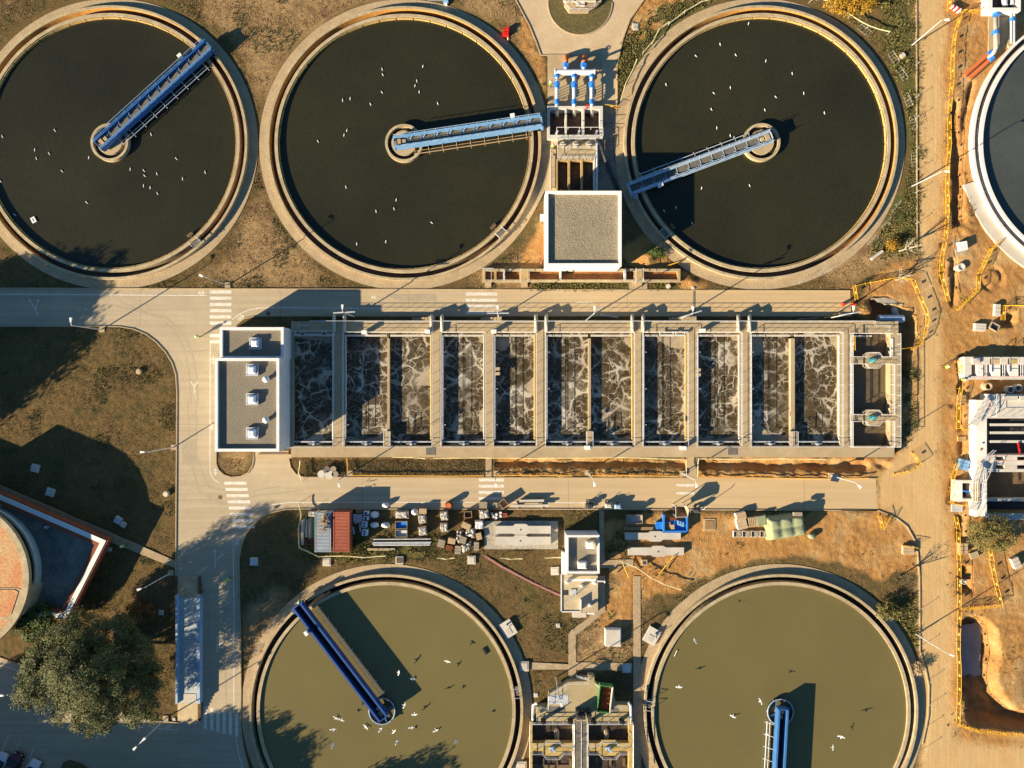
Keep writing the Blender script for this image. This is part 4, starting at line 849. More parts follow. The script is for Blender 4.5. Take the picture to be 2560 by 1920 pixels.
for x0, x1 in ((1390, 1394), (1420, 1425), (1452, 1457), (1484, 1488)): MB().pbox(x0, 397.2, x1, 476, -2, zs).build('channel_wall', ctan if x0 != 1484 else conc_pale, SC)
MB().pbox(1393, 397, 1486, 476, -1.9, -.5).build('channel_water', w_scum, SC)
MB().pbox(1394.2, 397.3, 1483.8, 403, .1, zs-.1).build('cross_beam', ctan, SC)
prail(SC, [(1393, 350), (1393, 397), (1487, 397), (1487, 350), (1393, 350)], zs, m=galv); prail(SC, [(1393, 372), (1487, 372)], zs, m=galv)
for x in (1406, 1438, 1471):
    mb = MB(); c = P(x, 366, zs); mb.box(c.x-.22, c.y-.22, zs, c.x+.22, c.y+.22, zs+.9); mb.tube([(c.x-.5, c.y, zs+.95), (c.x+.5, c.y, zs+.95)], .06, 6); mb.box(c.x-.3, c.y+.35, zs, c.x+.3, c.y+.6, zs+.4); mb.build('gate_hoist', conc_new, SC)
    mb = MB(); c = P(x, 398, zs)
    for k in range(4): mb.beam((c.x-.75+k*.5, c.y-.3, zs+.1+.2*(k % 2)), (c.x-.5+k*.5, c.y+.4, zs+.3), .06, .06)
    mb.build('screen_rake', galv, SC)
for k in range(6): MB().pbox(1376, 372+k*2.5, 1390, 374.3+k*2.5, -.1, zs-.1*k).build('step', conc, SC)
MB().pbox(1377, 388, 1388, 470, .1, .6).build('cable_tray', conc_w, SC); prail(SC, [(1376, 374), (1376, 474)], .1, m=galv)
mb = MB(); mb.tube([P(1500, 355, 1.0), P(1512, 395, .5), P(1530, 440, .3), P(1546, 478, .2)], .30, 10); mb.single('drain_hose', dark, 'thick black hose running from the intake box towards the square building shadow', 'hose', smooth=True)
MB().tube([P(1493, 352, .8), P(1492, 476, .8)], .16, 8).build('side_pipe', galv, SC)
# pump manifold
PM = thing('pump_manifold', 'white pipe manifold with blue valves and two orange elbows on a concrete pad', 'pipework', P(1436, 205))
MB().prism(W([(1369.5, 137), (1504, 137), (1504, 264), (1369.5, 264)]), -.1, .16).build('pad', conc, PM)
zp = 1.35
mb = MB(); mb.tube([P(1388, 180.5, zp), P(1485, 180.5, zp)], .44, 18); mb.build('header_pipe', white, PM, smooth=False)
mb = MB(); mb.tube([P(1386.5, 180.5, zp), P(1388.5, 180.5, zp)], .52, 18); mb.tube([P(1485, 180.5, zp), P(1487, 180.5, zp)], .52, 18); mb.build('end_flange', white, PM)
for x in (1392, 1435, 1479):
    mb = MB(); mb.tube([P(x, 186, zp), P(x, 252, zp), P(x, 263, zp-.1), P(x, 268, zp-.7)], .27, 14); b = mb.build('branch_pipe', white, PM, smooth=False)
    for yy, l, r in ((191, 3.5, .42), (209, 3, .48), (217, 4, .42), (255, 6, .36)):
        v = MB(); v.tube([P(x, yy-l, zp), P(x, yy+l, zp)], r, 14)
        if yy in (209,): v.tube([P(x, yy, zp), P(x, yy, zp+.8)], .14, 8); v.tube([P(x+6*math.cos(k*PI/6), yy+6*math.sin(k*PI/6), zp+.8) for k in range(12)], .04, 5, True)
        v.build('valve', blue_valve, PM)
    br = MB()
    for k in range(5): br.tube([P(x+3, 222+k*7, zp-.3), P(x+9, 222+k*7, zp-.4)], .06, 5); br.tube([P(x+3, 222+k*7, .2), P(x+3, 222+k*7, zp-.3)], .06, 5)
    br.build('pipe_bracket', galv, PM)
for x in (1414, 1459):
    mb = MB(); mb.tube([P(x, 178, zp), P(x, 168, zp)], .34, 14); mb.build('outlet_stub', white, PM)
    v = MB(); v.tube([P(x, 170, zp), P(x, 158, zp)], .46, 14); v.tube([P(x, 164, zp+.3), P(x+2, 164, zp+1.6)], .2, 8); v.tube([P(x+2+5*math.cos(k*PI/6), 163+5*math.sin(k*PI/6), zp+1.7) for k in range(12)], .05, 5, True); v.build('valve', blue_valve, PM)
    e = MB(); e.tube([P(x, 159, zp), P(x+1, 150, zp+.05), P(x+2, 145, zp-.25), P(x+3, 142, zp-.8), P(x+3, 141, 0)], .36, 14); e.build('elbow', orange, PM, smooth=True)
# round island with a square chamber
kerb(circ(1450, 8, 80, 40)[0:21], label='round kerb of the grass island at the top'); 
gm = mat('island_grass', (0.13, 0.10, 0.042), (0.10, 0.085, 0.03), 0.8, .95, .6, 5, .4)
struct('grass_island', MB().prism(W(circ(1450, 8, 79, 40)[0:21]+[(1371, -80), (1529, -80)]), -.1, .12), gm, 'round grass island at the top of the sandy yard')
IS = thing('valve_chamber', 'low concrete chamber with chamfered corners on the round grass island', 'chamber', P(1455, 10))
MB().prism(W([(1408, -60), (1502, -60), (1502, 10), (1485, 26), (1470, 35), (1422, 35), (1410, 18)]), 0, .7).build('slab', conc, IS)
prail(IS, [(1412, -20), (1412, 14), (1424, 30), (1470, 30), (1486, 16)], .7, m=galv); MB().pbox(1440, 2, 1462, 14, .7, .95).build('cover', conc_pale, IS); MB().pbox(1408, -10, 1490, 3, .7, 1.1).build('kerb_wall', conc_new, IS)

# ---------------------------------------------------------------- low channel south of the gravel roofed building
LC = thing('overflow_channel', 'low rusty brown open channel between the square building and the road', 'channel', P(1455, 688))
zc = .85
for x0, y0, x1, y1 in ((1205, 672, 1701, 678), (1205, 699, 1701, 704.5), (1205, 678.2, 1213, 698.8), (1694, 678.2, 1701, 698.8), (1235, 678.2, 1241, 698.8), (1298, 678.2, 1324, 698.8), (1398, 678.2, 1403, 698.8), (1585, 678.2, 1608, 698.8)):
    MB().pbox(x0, y0, x1, y1, -.8, zc).build('wall', ctan if y1-y0 > 10 else conc_w, LC)
MB().pbox(1212, 677, 1695, 700, -.9, .1).build('channel_bed', mat('rusty_bed', (0.42, 0.17, 0.045), (0.16, 0.065, 0.025), 0.3, .6, .1, 5, .3), LC)
for x in (1220, 1311, 1597):
    for k in range(4): MB().pbox(x-8, 705+k*3.5, x+8, 708.3+k*3.5, -.1, zc*(4-k)/5).build('step', conc, LC)
    prail(LC, [(x-9, 673), (x-9, 706)], zc, m=galv); prail(LC, [(x+9, 673), (x+9, 706)], zc, m=galv)
prail(LC, [(1206, 673), (1234, 673)], zc, m=galv)
for x in (1401, 1562, 1260): 
    mb = MB(); c = P(x, 688, zc); mb.box(c.x-.15, c.y-.75, .2, c.x+.15, c.y+.75, zc+.3); mb.tube([(c.x, c.y, zc), (c.x, c.y, zc+1.0)], .1, 6); mb.build('sluice_gate', galv, LC)

# ---------------------------------------------------------------- degritting tank (bottom centre)
DG = thing('degritting_tank', 'ochre railed concrete tank with dark chambers at bottom centre', 'tank', P(1455, 1830))
zg = 1.3
plat = [P(x, y, zg) for x, y in ((1341, 1788), (1341, 1768), (1369, 1765), (1372, 1735), (1420, 1705), (1470, 1703), (1470, 1688), (1486, 1690), (1486, 1706), (1500, 1716), (1535, 1735), (1540, 1762), (1572, 1763), (1574, 1803), (1341, 1803))]
ochre = mat('ochre_concrete', (0.50, 0.36, 0.12), (0.38, 0.27, 0.10), 0.5, .85, .1, 6, .15)
MB().prism(plat, -.3, zg).build('platform', mat('algae_concrete', (0.44, 0.36, 0.23), (0.33, 0.25, 0.11), 0.35, .9, .2, 6, .15), DG)
for x0, x1 in ((1324, 1331), (1432, 1437), (1467, 1471), (1572, 1581)): MB().pbox(x0, 1803.3, x1, 2000, -2, zg).build('side_wall', ochre if x0 in (1324, 1572) else conc_pale, DG)
MB().pbox(1437, 1803.3, 1467, 2000, -.2, zg-.05).build('centre_walkway', grating, DG)
for y0, y1 in ((1858, 1878), ):
    for a, b in ((1331.2, 1431.8), (1471.2, 1571.8)):
        MB().pbox(a, y0, b, y1, -.2, zg-.01).build('cross_walkway', ochre, DG); m_ = (a+b)/2; c = P(m_, 1870, zg)
        MB().prism([(c.x-1.6, c.y-.6), (c.x-1, c.y-1.2), (c.x+1, c.y-1.2), (c.x+1.6, c.y-.6), (c.x+1.6, c.y+.6), (c.x+1, c.y+1.2), (c.x-1, c.y+1.2), (c.x-1.6, c.y+.6)], zg-.25, zg).build('mixer_platform', ochre, DG)
        for s, yy in ((1, 1858), (-1, 1878)):
            q = P(a, yy, zg).y; railing(DG, [(P(a, 0, zg).x, q, zg), (c.x-1.6, q, zg), (c.x-1, c.y+s*1.25, zg), (c.x+1, c.y+s*1.25, zg), (c.x+1.6, q, zg), (P(b, 0, zg).x, q, zg)], white)
        mb = MB(); mb.cyl((c.x, c.y), .35, zg, zg+.5, 14); mb.cyl((c.x+.15, c.y), .22, zg+.5, zg+1.0, 12); mb.box(c.x-.5, c.y-.2, zg+.003, c.x+.4, c.y+.25, zg+.3); mb.build('mixer_motor', blue_pale, DG)
for a, b, n_ in ((1330, 1433, 'left'), (1470, 1573, 'right')):
    water(MB().add([tuple(P(a, 2000, zg).xy)+(.35,), tuple(P(b, 2000, zg).xy)+(.35,), tuple(P(b, 1802, zg).xy)+(.35,), tuple(P(a, 1802, zg).xy)+(.35,)], [(0, 1, 2, 3)]), w_scum, 'dark scummy water in the %s half of the degritting tank' % n_)
for x, y in ((1392, 1838), (1516, 1838)):
    mb = MB(); c = P(x, y, .5); mb.ball((c.x, c.y, .4), .42, 1.1, .25, 14, 8); mb.build('scum_float', conc_w, DG, smooth=True)
for x in (1358, 1392, 1426, 1492, 1526, 1560):
    mb = MB(); c = P(x, 1905, .5); mb.box(c.x-.18, c.y-.6, .1, c.x+.18, c.y+.6, .55); mb.build('baffle_post', conc_dk, DG)
mb = MB(); mb.pbox(1330, 1912, 1433, 1925, -.2, .5); mb.build('baffle_ledge', conc_dk, DG)
prail(DG, [(1329, 1790), (1329, 1770), (1338, 1760), (1370, 1768), (1370, 1735), (1418, 1704), (1470, 1703)], zg, m=white); prail(DG, [(1488, 1705), (1500, 1716)], zg, m=white); prail(DG, [(1542, 1763), (1573, 1763), (1574, 1802)], zg, m=white)
prail(DG, [(1331, 1803), (1434, 1803)], zg, m=white, r=.06); prail(DG, [(1470, 1803), (1572, 1803)], zg, m=white, r=.06); prail(DG, [(1324.5, 1806), (1324.5, 1990)], zg, m=white, r=.06); prail(DG, [(1581, 1806), (1581, 1990)], zg, m=white, r=.05); prail(DG, [(1452, 1795), (1452, 1990)], zg, m=white, mid=False); prail(DG, [(1435, 1803), (1435, 1855)], zg, m=white); prail(DG, [(1469, 1803), (1469, 1855)], zg, m=white); prail(DG, [(1435, 1882), (1435, 1990)], zg, m=white); prail(DG, [(1469, 1882), (1469, 1990)], zg, m=white)
for x0, y0, x1, y1 in ((1372, 1738, 1421, 1761), (1364, 1767, 1412, 1783), (1530, 1770, 1546, 1783)): MB().pbox(x0, y0, x1, y1, zg, zg+.03).build('floor_grate', grating if y0 > 1760 else galv, DG)
for x, y in ((1358, 1798), (1425, 1798), (1482, 1798), (1553, 1798)):
    mb = MB(); c = P(x, y, zg); mb.box(c.x-.4, c.y-.12, zg, c.x+.4, c.y+.12, zg+1.3); mb.tube([(c.x, c.y, zg+1.3), (c.x, c.y, zg+1.9)], .08, 6); mb.build('sluice_gate', dark, DG)
for x in (1443, 1455, 1470):
    mb = MB(); c = P(x, 1777, zg); mb.box(c.x-.3, c.y-.5, zg, c.x+.3, c.y+.5, zg+1.3); mb.tube([(c.x, c.y, zg+1.2), (c.x, c.y, zg+2.0)], .2, 8); mb.box(c.x-.15, c.y-.6, zg+1.301, c.x+.4, c.y+.2, zg+1.6); mb.build('grit_pump', dark, DG)
for k in range(7): MB().pbox(1440+k*4.5, 1688+k*.9, 1443.8+k*4.5, 1700+k*.9, -.1, zg*(k+1)/8).build('step', conc, DG)
prail(DG, [(1441, 1686), (1472, 1694)], .7, m=white, r=.07, h=1.0)
mb = MB()
mb.tube([P(1571, 1756, zg+1), P(1577, 1764, zg+.9), P(1578, 1800, zg+.8)], .2, 10); mb.build('vent_pipe', galv, DG)
mb = MB(); mb.tube([P(1342, 1758, zg+1), P(1333, 1762, zg+.9), P(1332, 1800, zg+.7)], .2, 10); mb.build('vent_pipe', white, DG)
lamp(1390, 1693, 'lamp post leaning over the ochre platform at bottom centre', (.2, -.5), base=False, cross=.6)
GS = thing('green_skip', 'green open skip with rusty ribbed floor standing on the ochre platform', 'skip', P(1510, 1740, zg)[0:2]+(zg,) if False else (P(1510, 1740, zg).x, P(1510, 1740, zg).y, zg), R_(-7))
sk_w, sk_l, sk_h = .95, 2.0, 1.25
for n_, q, m_ in (('side_panel', (-sk_w-.08, -sk_l, .15, -sk_w+.02, sk_l, sk_h), green_p), ('side_panel', (sk_w-.02, -sk_l, .15, sk_w+.08, sk_l, sk_h), conc_new), ('end_panel', (-sk_w-.08, sk_l+.003, .15, sk_w+.08, sk_l+.12, sk_h+.05), green_p), ('end_panel', (-sk_w-.08, -sk_l-.12, .15, sk_w+.08, -sk_l-.003, sk_h-.2), green_p), ('floor_panel', (-sk_w+.02, -sk_l, .1, sk_w-.02, sk_l, .2), rust)): MB().box(*q).build(n_, m_, GS, True)
for k in range(5): MB().box(-sk_w+.03, -1.7+k*.8, .2, sk_w-.03, -1.55+k*.8, .55).build('floor_rib', rust, GS, True)

# ---------------------------------------------------------------- covers, pits and boxes on the grass
def cover(px, py, s, rz, label, z=.3, m=conc_pale, top=None, n='concrete_chamber'):
    p = P(px, py); t = thing(n, label, 'chamber', (p.x, p.y, 0), rz); h = s/S/2
    MB().box(-h, -h, -.2, h, h, z).build('body', m, t, True)
    if top == 'open':
        MB().box(-h*.55, -h*.55, z, h*.55, h*.55, z+.012).build('opening', dark, t, True)
    else: MB().box(-h*.72, -h*.72, z+.001, h*.72, h*.72, z+.06).build('lid', top or conc_new, t, True)
    return t
cover(90, 1170, 19, -.25, 'pale square cover farthest left in the building shadow'); cover(128, 1230, 20, -.3, 'pale framed cover nearest the paved path on the left', top=galv); cover(297, 1300, 17, -.5, 'pale framed cover on the right in the building shadow', top=galv); cover(310, 1311, 13, -.5, 'plain small slab touching the framed cover in the building shadow')
cover(818, 1404, 20, 0, 'concrete inspection chamber below the red container'); cover(999, 1400, 19, 0, 'concrete inspection chamber with round lid between red container and crates', top=conc_dk); cover(1179, 1399, 21, 0, 'pale inspection chamber at the end of the pink hose', m=conc_new); cover(1387, 1427, 20, .03, 'flat slab cover left of the small white building', .2)
cover(636, 1403, 19, 0, 'square cover in tree shadow right of the road', top=galv); cover(1310, 1664, 24, 0, 'white slab cover at the left end of the bent path', .35, conc_new); cover(1566, 1669, 22, 0, 'bluish slab cover in the platform shadow', .35, conc_new, galv); cover(1340, 1737, 11, 0, 'small slab cover left of the ochre platform', .1); cover(1395, 1563, 11, .1, 'small pale block on the brown grass', .2)
cover(403, 1531, 13, 0, 'small square cover left of the weighbridge', .1); cover(414, 1794, 11, 0, 'small cover at the foot of the two headed lamp', .1); cover(436, 1797, 8, 0, 'tiny cover below the weighbridge', .1); cover(274, 1374, 10, .3, 'tiny cover beside the red trimmed building corner', .1); cover(1303, 1915, 26, 0, 'white slab cover at the bottom edge beside the lower left tank', .3, conc_new); cover(1588, 68, 17, -.1, 'square slab in weeds beside the sandy yard', .15); cover(1732, 720, 7, 0, 'tiny concrete block beside the drain channel', .3)
for k, (px, py, rz, lab) in enumerate(((1270, 1570, .55, 'concrete pump slab at the right rim of the lower left tank'), (1629, 1588, -.5, 'concrete pump slab at the left rim of the lower right tank'))):
    p = P(px, py); t = thing('pump_slab', lab, 'slab', (p.x, p.y, 0), rz); MB().box(-1.0, -1.25, -.1, 1.0, 1.25, .45).build('slab', conc_pale, t, True); MB().box(-.55, -.9, .451, .3, .1, .5).build('lid', conc_new, t, True); mb = MB(); mb.tube([(.5, .3, .45), (.5, .3, 1.2)], .07, 6); mb.box(.2, .6, .451, .5, .85, .8); mb.build('valve_stem', dark, t, True)
for x, y, r, lab in ((350, 929, 7, 'round concrete lid on the grass left of the junction'), (418, 1234, 7.5, 'round concrete manhole ring left of the road'), (2254, 141, 7, 'round concrete ring in the weeds beside the sandy road'), (1670, 716, 6, 'pale round ring on green grass beside the low channel')):
    t = thing('manhole_ring', lab, 'manhole', P(x, y)); mb = MB(); mb.cyl(P(x, y), r/S, -.1, .45, 24); mb.build('ring', conc, t); mb = MB(); mb.cyl(P(x, y), r/S*.8, .451, .5, 24, r/S*.7); mb.build('lid', cardb if x == 350 else conc_pale, t)
mb = MB(); mb.tube([P(200+k, 1226+k*.4) + Vector((0, 0, .1)) for k in (0, 1)], .05, 4)

# ---------------------------------------------------------------- red trimmed building and round tank (left edge)
LB = thing('sunken_roof_building', 'flat roofed building with white and brick red parapet at the left edge', 'building', P(60, 1400))
brick = mat('brick_red', (0.30, 0.085, 0.04), (0.22, 0.065, 0.032), 0.8, .85, .2, 8, .15)
slate = mat('blue_grey_roof', (0.25, 0.25, 0.21), (0.10, 0.105, 0.095), 0.35, .7, .1, 4, .2)
zb = 3.2
ou = [(-260, 1124), (0, 1233), (270, 1350), (168, 1550), (110, 1545), (60, 1560), (-260, 1560)]
def off(poly, d):
    q = [P(x, y, zb) for x, y in poly]; n = len(q); r = []
    for i in range(n):
        a = (q[i]-q[i-1]).normalized(); b = (q[(i+1) % n]-q[i]).normalized(); na = Vector((a.y, -a.x, 0)); nb = Vector((b.y, -b.x, 0)); m_ = (na+nb); m_.normalize(); k = d/max(.3, m_.dot(na)); r.append(q[i]+m_*k)
    return r
lv = [off(ou, d) for d in (0, .22, .92, 1.5)]
def band(i, z1, m_, name):
    a = lv[i]; b = lv[i+1]
    for k in (0, 1, 2, 3, 4, 5):
        j = (k+1) % len(a); MB().prism([a[k], a[j], b[j], b[k]], zb-1.2-(i*.0), z1).build(name, m_, LB)
band(0, zb-.1, brick, 'brick_coping'); band(1, zb, white, 'white_coping'); band(2, zb-.05, brick, 'brick_coping')
MB().prism([(p.x, p.y) for p in off(ou, .75)], -.2, zb-1.25).build('wall', brick, LB); MB().prism([(p.x, p.y) for p in off(ou, 1.51)], zb-1.24, zb-.9).build('roof', slate, LB)
mb = MB(); p = P(108, 1320, zb); mb.cyl((p.x, p.y), .3, zb-.9, zb-.5, 12, .2); mb.build('roof_drain', white, LB)
DT = thing('digester_tank', 'round tank with an orange stained roof at the left edge', 'tank', P(-124, 1445))
zd = 6.4; c = P(-124, 1445, zd); f = (H-zd)/H/S
stain = mat('orange_stained_roof', (0.52, 0.15, 0.045), (0.52, 0.33, 0.16), 0.22, .85, .1, 3, .25)
MB().cyl((c.x, c.y), 125*f, -.2, zd-.35, 96).build('drum', conc_w, DT); MB().cyl((c.x, c.y), 179*f, zd-.3, zd-.1, 96).build('roof', stain, DT); MB().ring((c.x, c.y), 180*f, 196*f, zd-.6, zd, 96).build('rim', conc_w, DT)
MB().ring((c.x, c.y), 10.3, 10.6, 2.3, 3.6, 96).build('gallery_rail', conc_pale, DT)
mb = MB(); mb.prism(W([(40, 1470), (62, 1478), (40, 1545), (14, 1552), (-40, 1540), (-40, 1470)], zd), -.2, zd-.05); mb.build('stair_tower', conc_w, DT); mb = MB(); mb.prism(W([(36, 1474), (46, 1480), (28, 1535), (12, 1544), (-40, 1530), (-40, 1474)], zd), zd-.04, zd+.02); mb.build('stair_roof', stain, DT)
mb = MB(); mb.prism([P(-84, 1201), P(36, 1251), P(-20, 1380), P(-150, 1330)], 0, 6.4); mb.build('unseen_annex', conc_w, DT)  # unseen annex block, added to give the cast shadow its square corner

# ---------------------------------------------------------------- weighbridge
WB = thing('weighbridge', 'long blue truck weighbridge beside the road at lower left', 'weighbridge', P(471, 1625))
bl_deck = mat('worn_blue_deck', (0.33, 0.41, 0.44), (0.50, 0.49, 0.43), 0.4, .7, .1, 4, .3); zb2 = .75
MB().pbox(444, 1494, 499, 1757, -.2, zb2).build('deck', bl_deck, WB)
for x0, x1 in ((438.5, 443.5), (492, 499.5)): MB().pbox(x0, 1488, x1, 1760, .0, 1.15).build('side_rail', blue_pale, WB)
for (y0, y1, za, zb_) in ((1494, 1440, zb2, .05), (1757, 1803, zb2, .05)):
    a0 = P(444, y0, za); a1 = P(497, y0, za); b1 = P(497, y1, zb_); b0 = P(444, y1, zb_)
    MB().add([a0, a1, b1, b0]+[Vector((v.x, v.y, -.1)) for v in (a0, a1, b1, b0)], [(0, 1, 2, 3), (3, 2, 1, 0), (0, 4, 5, 1), (1, 5, 6, 2), (2, 6, 7, 3), (3, 7, 4, 0)]).build('ramp', conc_w, WB)
    for x in ((440, 498) if y1 < 1500 else (498,)):
        for k in range(8):
            y = y0+(y1-y0)*(k+.5)/8; MB().pbox(x-4, y-2.0, x+4, y+2.0, -.1, za+(zb_-za)*(k+.5)/8+.12).build('ramp_block', conc_dk, WB)
for k, (y, s) in enumerate(((1507, 8), (1560, 6), (1580, 6), (1663, 9))): pass
mb = MB(); mb.pbox(459, 1735, 490, 1752, zb2+.001, zb2+.06); mb.build('deck_plate', conc_new, WB)
# ---------------------------------------------------------------- storage yard
YG = 'goods in the storage yard'
def oloc(px, py, z=0): return P(px, py, z)
def container(x0, y0, x1, y1, m, label):
    z = 2.6; a = P(x0, y1, z); b = P(x1, y0, z); t = thing('shipping_container', label, 'container', ((a.x+b.x)/2, (a.y+b.y)/2, 0), 0, 'shipping containers in the yard')
    hw = (b.x-a.x)/2; hl = (b.y-a.y)/2
    MB().box(-hw+.06, -hl+.06, .1, hw-.06, hl-.06, z-.08).build('shell', m, t, True)
    n = 26; mb = MB()
    for s in (-1, 1):
        mb.box(s*(hw-.05)-.07, -hl, .05, s*(hw-.05)+.07, hl, .22); mb.box(s*(hw-.05)-.06, -hl, z-.12, s*(hw-.05)+.06, hl, z+.01)
        for e in (-1, 1): mb.box(s*(hw-.06)-.08, e*(hl-.06)-.08, .0, s*(hw-.06)+.08, e*(hl-.06)+.08, z+.02)
    for e in (-1, 1): mb.box(-hw+.1, e*(hl-.05)-.05, z-.13, hw-.1, e*(hl-.05)+.05, z+.012)
    mb.build('frame', m, t, True)
    for k in range(n):
        y = -hl+.18+(2*hl-.36)*(k+.5)/n; MB().prism([(-hw+.1, y-.07), (hw-.1, y-.07), (hw-.1, y+.07), (-hw+.1, y+.07)], z-.078, z-.03, .1).build('roof_rib', m, t, True)
    for s in (-1, 1):
        mb = MB()
        for k in range(24): y = -hl+.2+(2*hl-.4)*(k+.5)/24; mb.box(s*(hw-.045)-.02, y-.06, .25, s*(hw-.045)+.02, y+.06, z-.14)
        mb.build('wall_corrugation', m, t, True)['kind'] = 'stuff'
    for s in (-1, 1): mb = MB(); mb.tube([(s*.35, hl+.01, .2), (s*.35, hl+.01, z-.2)], .03, 5); mb.build('door_bar', m, t, True)
    return t
cgrey = mat('grey_container', (0.40, 0.45, 0.49), (0.30, 0.34, 0.38), 0.5, .6, 0, 5, .12); cred = mat('red_container', (0.46, 0.135, 0.075), (0.36, 0.10, 0.055), 0.5, .65, 0, 4, .18)
container(787, 1282, 827, 1380, cgrey, 'light grey ribbed container with scrap wood on its roof'); container(833, 1281, 873, 1380, cred, 'rusty red ribbed shipping container')
mb = MB(); c = P(808, 1303, 2.7)
for k in range(34):
    a = random.uniform(0, PI); l = random.uniform(.4, 1.1); x = c.x+random.gauss(0, .35); y = c.y+random.gauss(0, .7); zz = 2.65+random.random()*.45
    mb.beam((x-l*math.cos(a)*.5, y-l*math.sin(a)*.5, zz), (x+l*math.cos(a)*.5, y+l*math.sin(a)*.5, zz+random.uniform(-.15, .15)), random.uniform(.06, .22), .05)
o = mb.single('scrap_wood', wood, 'heap of scrap timber on the grey container roof', 'timber'); 
mb = MB()
for i in range(8):
    for j in range(9): pass
def sheet_cloth(name, pts, z, m, label, cat, amp=.06, n=14, drop=0.0, group=None):
    """a draped quad: pts four px corners at z"""
    q = [P(x, y, z) for x, y in pts]; vs = []; fs = []
    for i in range(n+1):
        for j in range(n+1):
            u = i/n; v = j/n; p = q[0].lerp(q[1], u).lerp(q[3].lerp(q[2], u), v); e = min(u, v, 1-u, 1-v)
            zz = z+random.uniform(-amp, amp)-(drop if e == 0 else 0)
            vs.append((p.x+random.uniform(-amp, amp)*.6, p.y+random.uniform(-amp, amp)*.6, zz))
    for i in range(n):
        for j in range(n): a = i*(n+1)+j; fs.append((a, a+n+1, a+n+2, a+1)[::-1])
    mb = MB().add(vs, fs); o = mb.single(name, m, label, cat, group, smooth=True); return o
tblue = mat('blue_tarp', (0.04, 0.16, 0.34), (0.03, 0.10, 0.22), 2, .5, .5, 5, .2, bdist=.1)
sheet_cloth('blue_tarp', [(816, 1283), (826, 1283), (826, 1312), (818, 1314)], 2.68, tblue, 'blue tarpaulin on the edge of the grey container roof', 'tarpaulin', .03, 8, .05)
def crate(px, py, w_, h_, rz, z, m, label, style='box', n='wooden_crate', m2=None, cat='crate', z0=None):
    p = P(px, py, z); zb = gz(px, py) if z0 is None else z0; t = thing(n, label, cat, (p.x, p.y, zb), R_(rz), YG); a = w_/S/2*(H-z)/H; b = h_/S/2*(H-z)/H
    if style == 'box':
        MB().box(-a, -b, .08, a, b, z-.04).build('body', m, t, True)
        mb = MB(); k = 3
        for q in range(k): yy = -b+(2*b)*(q+.5)/k; mb.box(-a-.02, yy-b/k*.86, z-.038, a+.02, yy+b/k*.86, z+random.uniform(0, .02))
        mb.build('lid_boards', m2 or m, t, True)
        MB().box(-a, -b, 0, a, b, .075).build('pallet', wood_g, t, True)
    elif style == 'open':
        for q in ((-a, -b, .1, a, -b+.07, z), (-a, b-.07, .1, a, b, z), (-a, -b+.07, .1, -a+.07, b-.07, z), (a-.07, -b+.07, .1, a, b-.07, z)): MB().box(*q).build('side_board', m, t, True)
        MB().box(-a+.07, -b+.07, .05, a-.07, b-.07, z*.55).build('contents', m2 or dark, t, True)
    elif style == 'wrap':
        vs = []; fs = []; kx = 7
        mb = MB(); mb.box(-a, -b, .12, a, b, z-.1); mb.build('load', m2 or wood_g, t, True)
        for i in range(kx+1):
            for j in range(kx+1):
                x = -a-.04+(2*a+.08)*i/kx; y = -b-.04+(2*b+.08)*j/kx; e = i in (0, kx) or j in (0, kx); vs.append((x+random.uniform(-.05, .05), y+random.uniform(-.05, .05), z+random.uniform(-.07, .07)-(.3 if e else 0)))
        for i in range(kx):
            for j in range(kx): q = i*(kx+1)+j; fs.append((q, q+kx+1, q+kx+2, q+1))
        MB().add(vs, fs).build('plastic_wrap', film if m is None else m, t, True); MB().box(-a, -b, 0, a, b, .11).build('pallet', wood, t, True)
    elif style == 'ibc':
        MB().prism([(-a+.05, -b+.05), (a-.05, -b+.05), (a-.05, b-.05), (-a+.05, b-.05)], .15, z, .12).build('tub', m, t, True); MB().box(-a, -b, 0, a, b, .14).build('pallet', wood_g, t, True)
        for s in (-.35, .35): MB().box(-a*.35, b*s-.09, z+.001, a*.35, b*s+.09, z+.06).build('lid', m2 or dark, t, True)
    elif style == 'bag':
        mb = MB(); mb.ball((0, 0, z*.5), a, b, z*.5, 14, 8, .06); mb.build('bag', m, t, True, smooth=True); mb = MB(); mb.ball((0, 0, z*.97), a*.3, b*.3, .12, 8, 5, .2); mb.build('bag_neck', m, t, True)
        MB().box(-a*.9, -b*.9, 0, a*.9, b*.9, .1).build('pallet', wood_g, t, True)
    return t
bagw = mat('white_bag', (0.74, 0.74, 0.75), (0.58, 0.58, 0.60), 2, .7, .5, 6, .1, bdist=.08)
crate(779, 1285, 17, 13, 0, .9, film, 'wrapped load of bluish sacks left of the grey container', 'wrap'); crate(775, 1355, 20, 12, 0, .6, rust, 'small open brown box at the south west corner of the yard', 'open', 'storage_box', cat='box')
strip = [('white_sheet_stack', 761, film), ('green_pipe_bundle', 766, green_p), ('grey_pipe_bundle', 766.5, galv), ('brown_plank_stack', 771.5, wood_g), ('white_plank_stack', 775.5, conc_new), ('brown_beam', 779, wood), ('teal_pipe_bundle', 781.5, mat('teal_paint2', (0.05, 0.22, 0.20), None, 2, .5)), ('green_board', 784.5, green_p)]
for k, (n_, x, m_) in enumerate(strip):
    mb = MB(); y0 = [1296, 1291, 1300, 1297, 1295, 1292, 1296, 1294][k]; y1 = [1330, 1304, 1343, 1343, 1346, 1344, 1343, 1344][k]
    for q in range(3): mb.tube([P(x-1+q*1.0, y0, .25+k*.02+.12*(q % 2)), P(x-2.2+q*1.0, y1, .25+k*.02+.12*(q % 2))], .075, 6)
    mb.single(n_, m_, '%s lying in the row left of the grey container' % n_.replace('_', ' '), 'building material', YG)
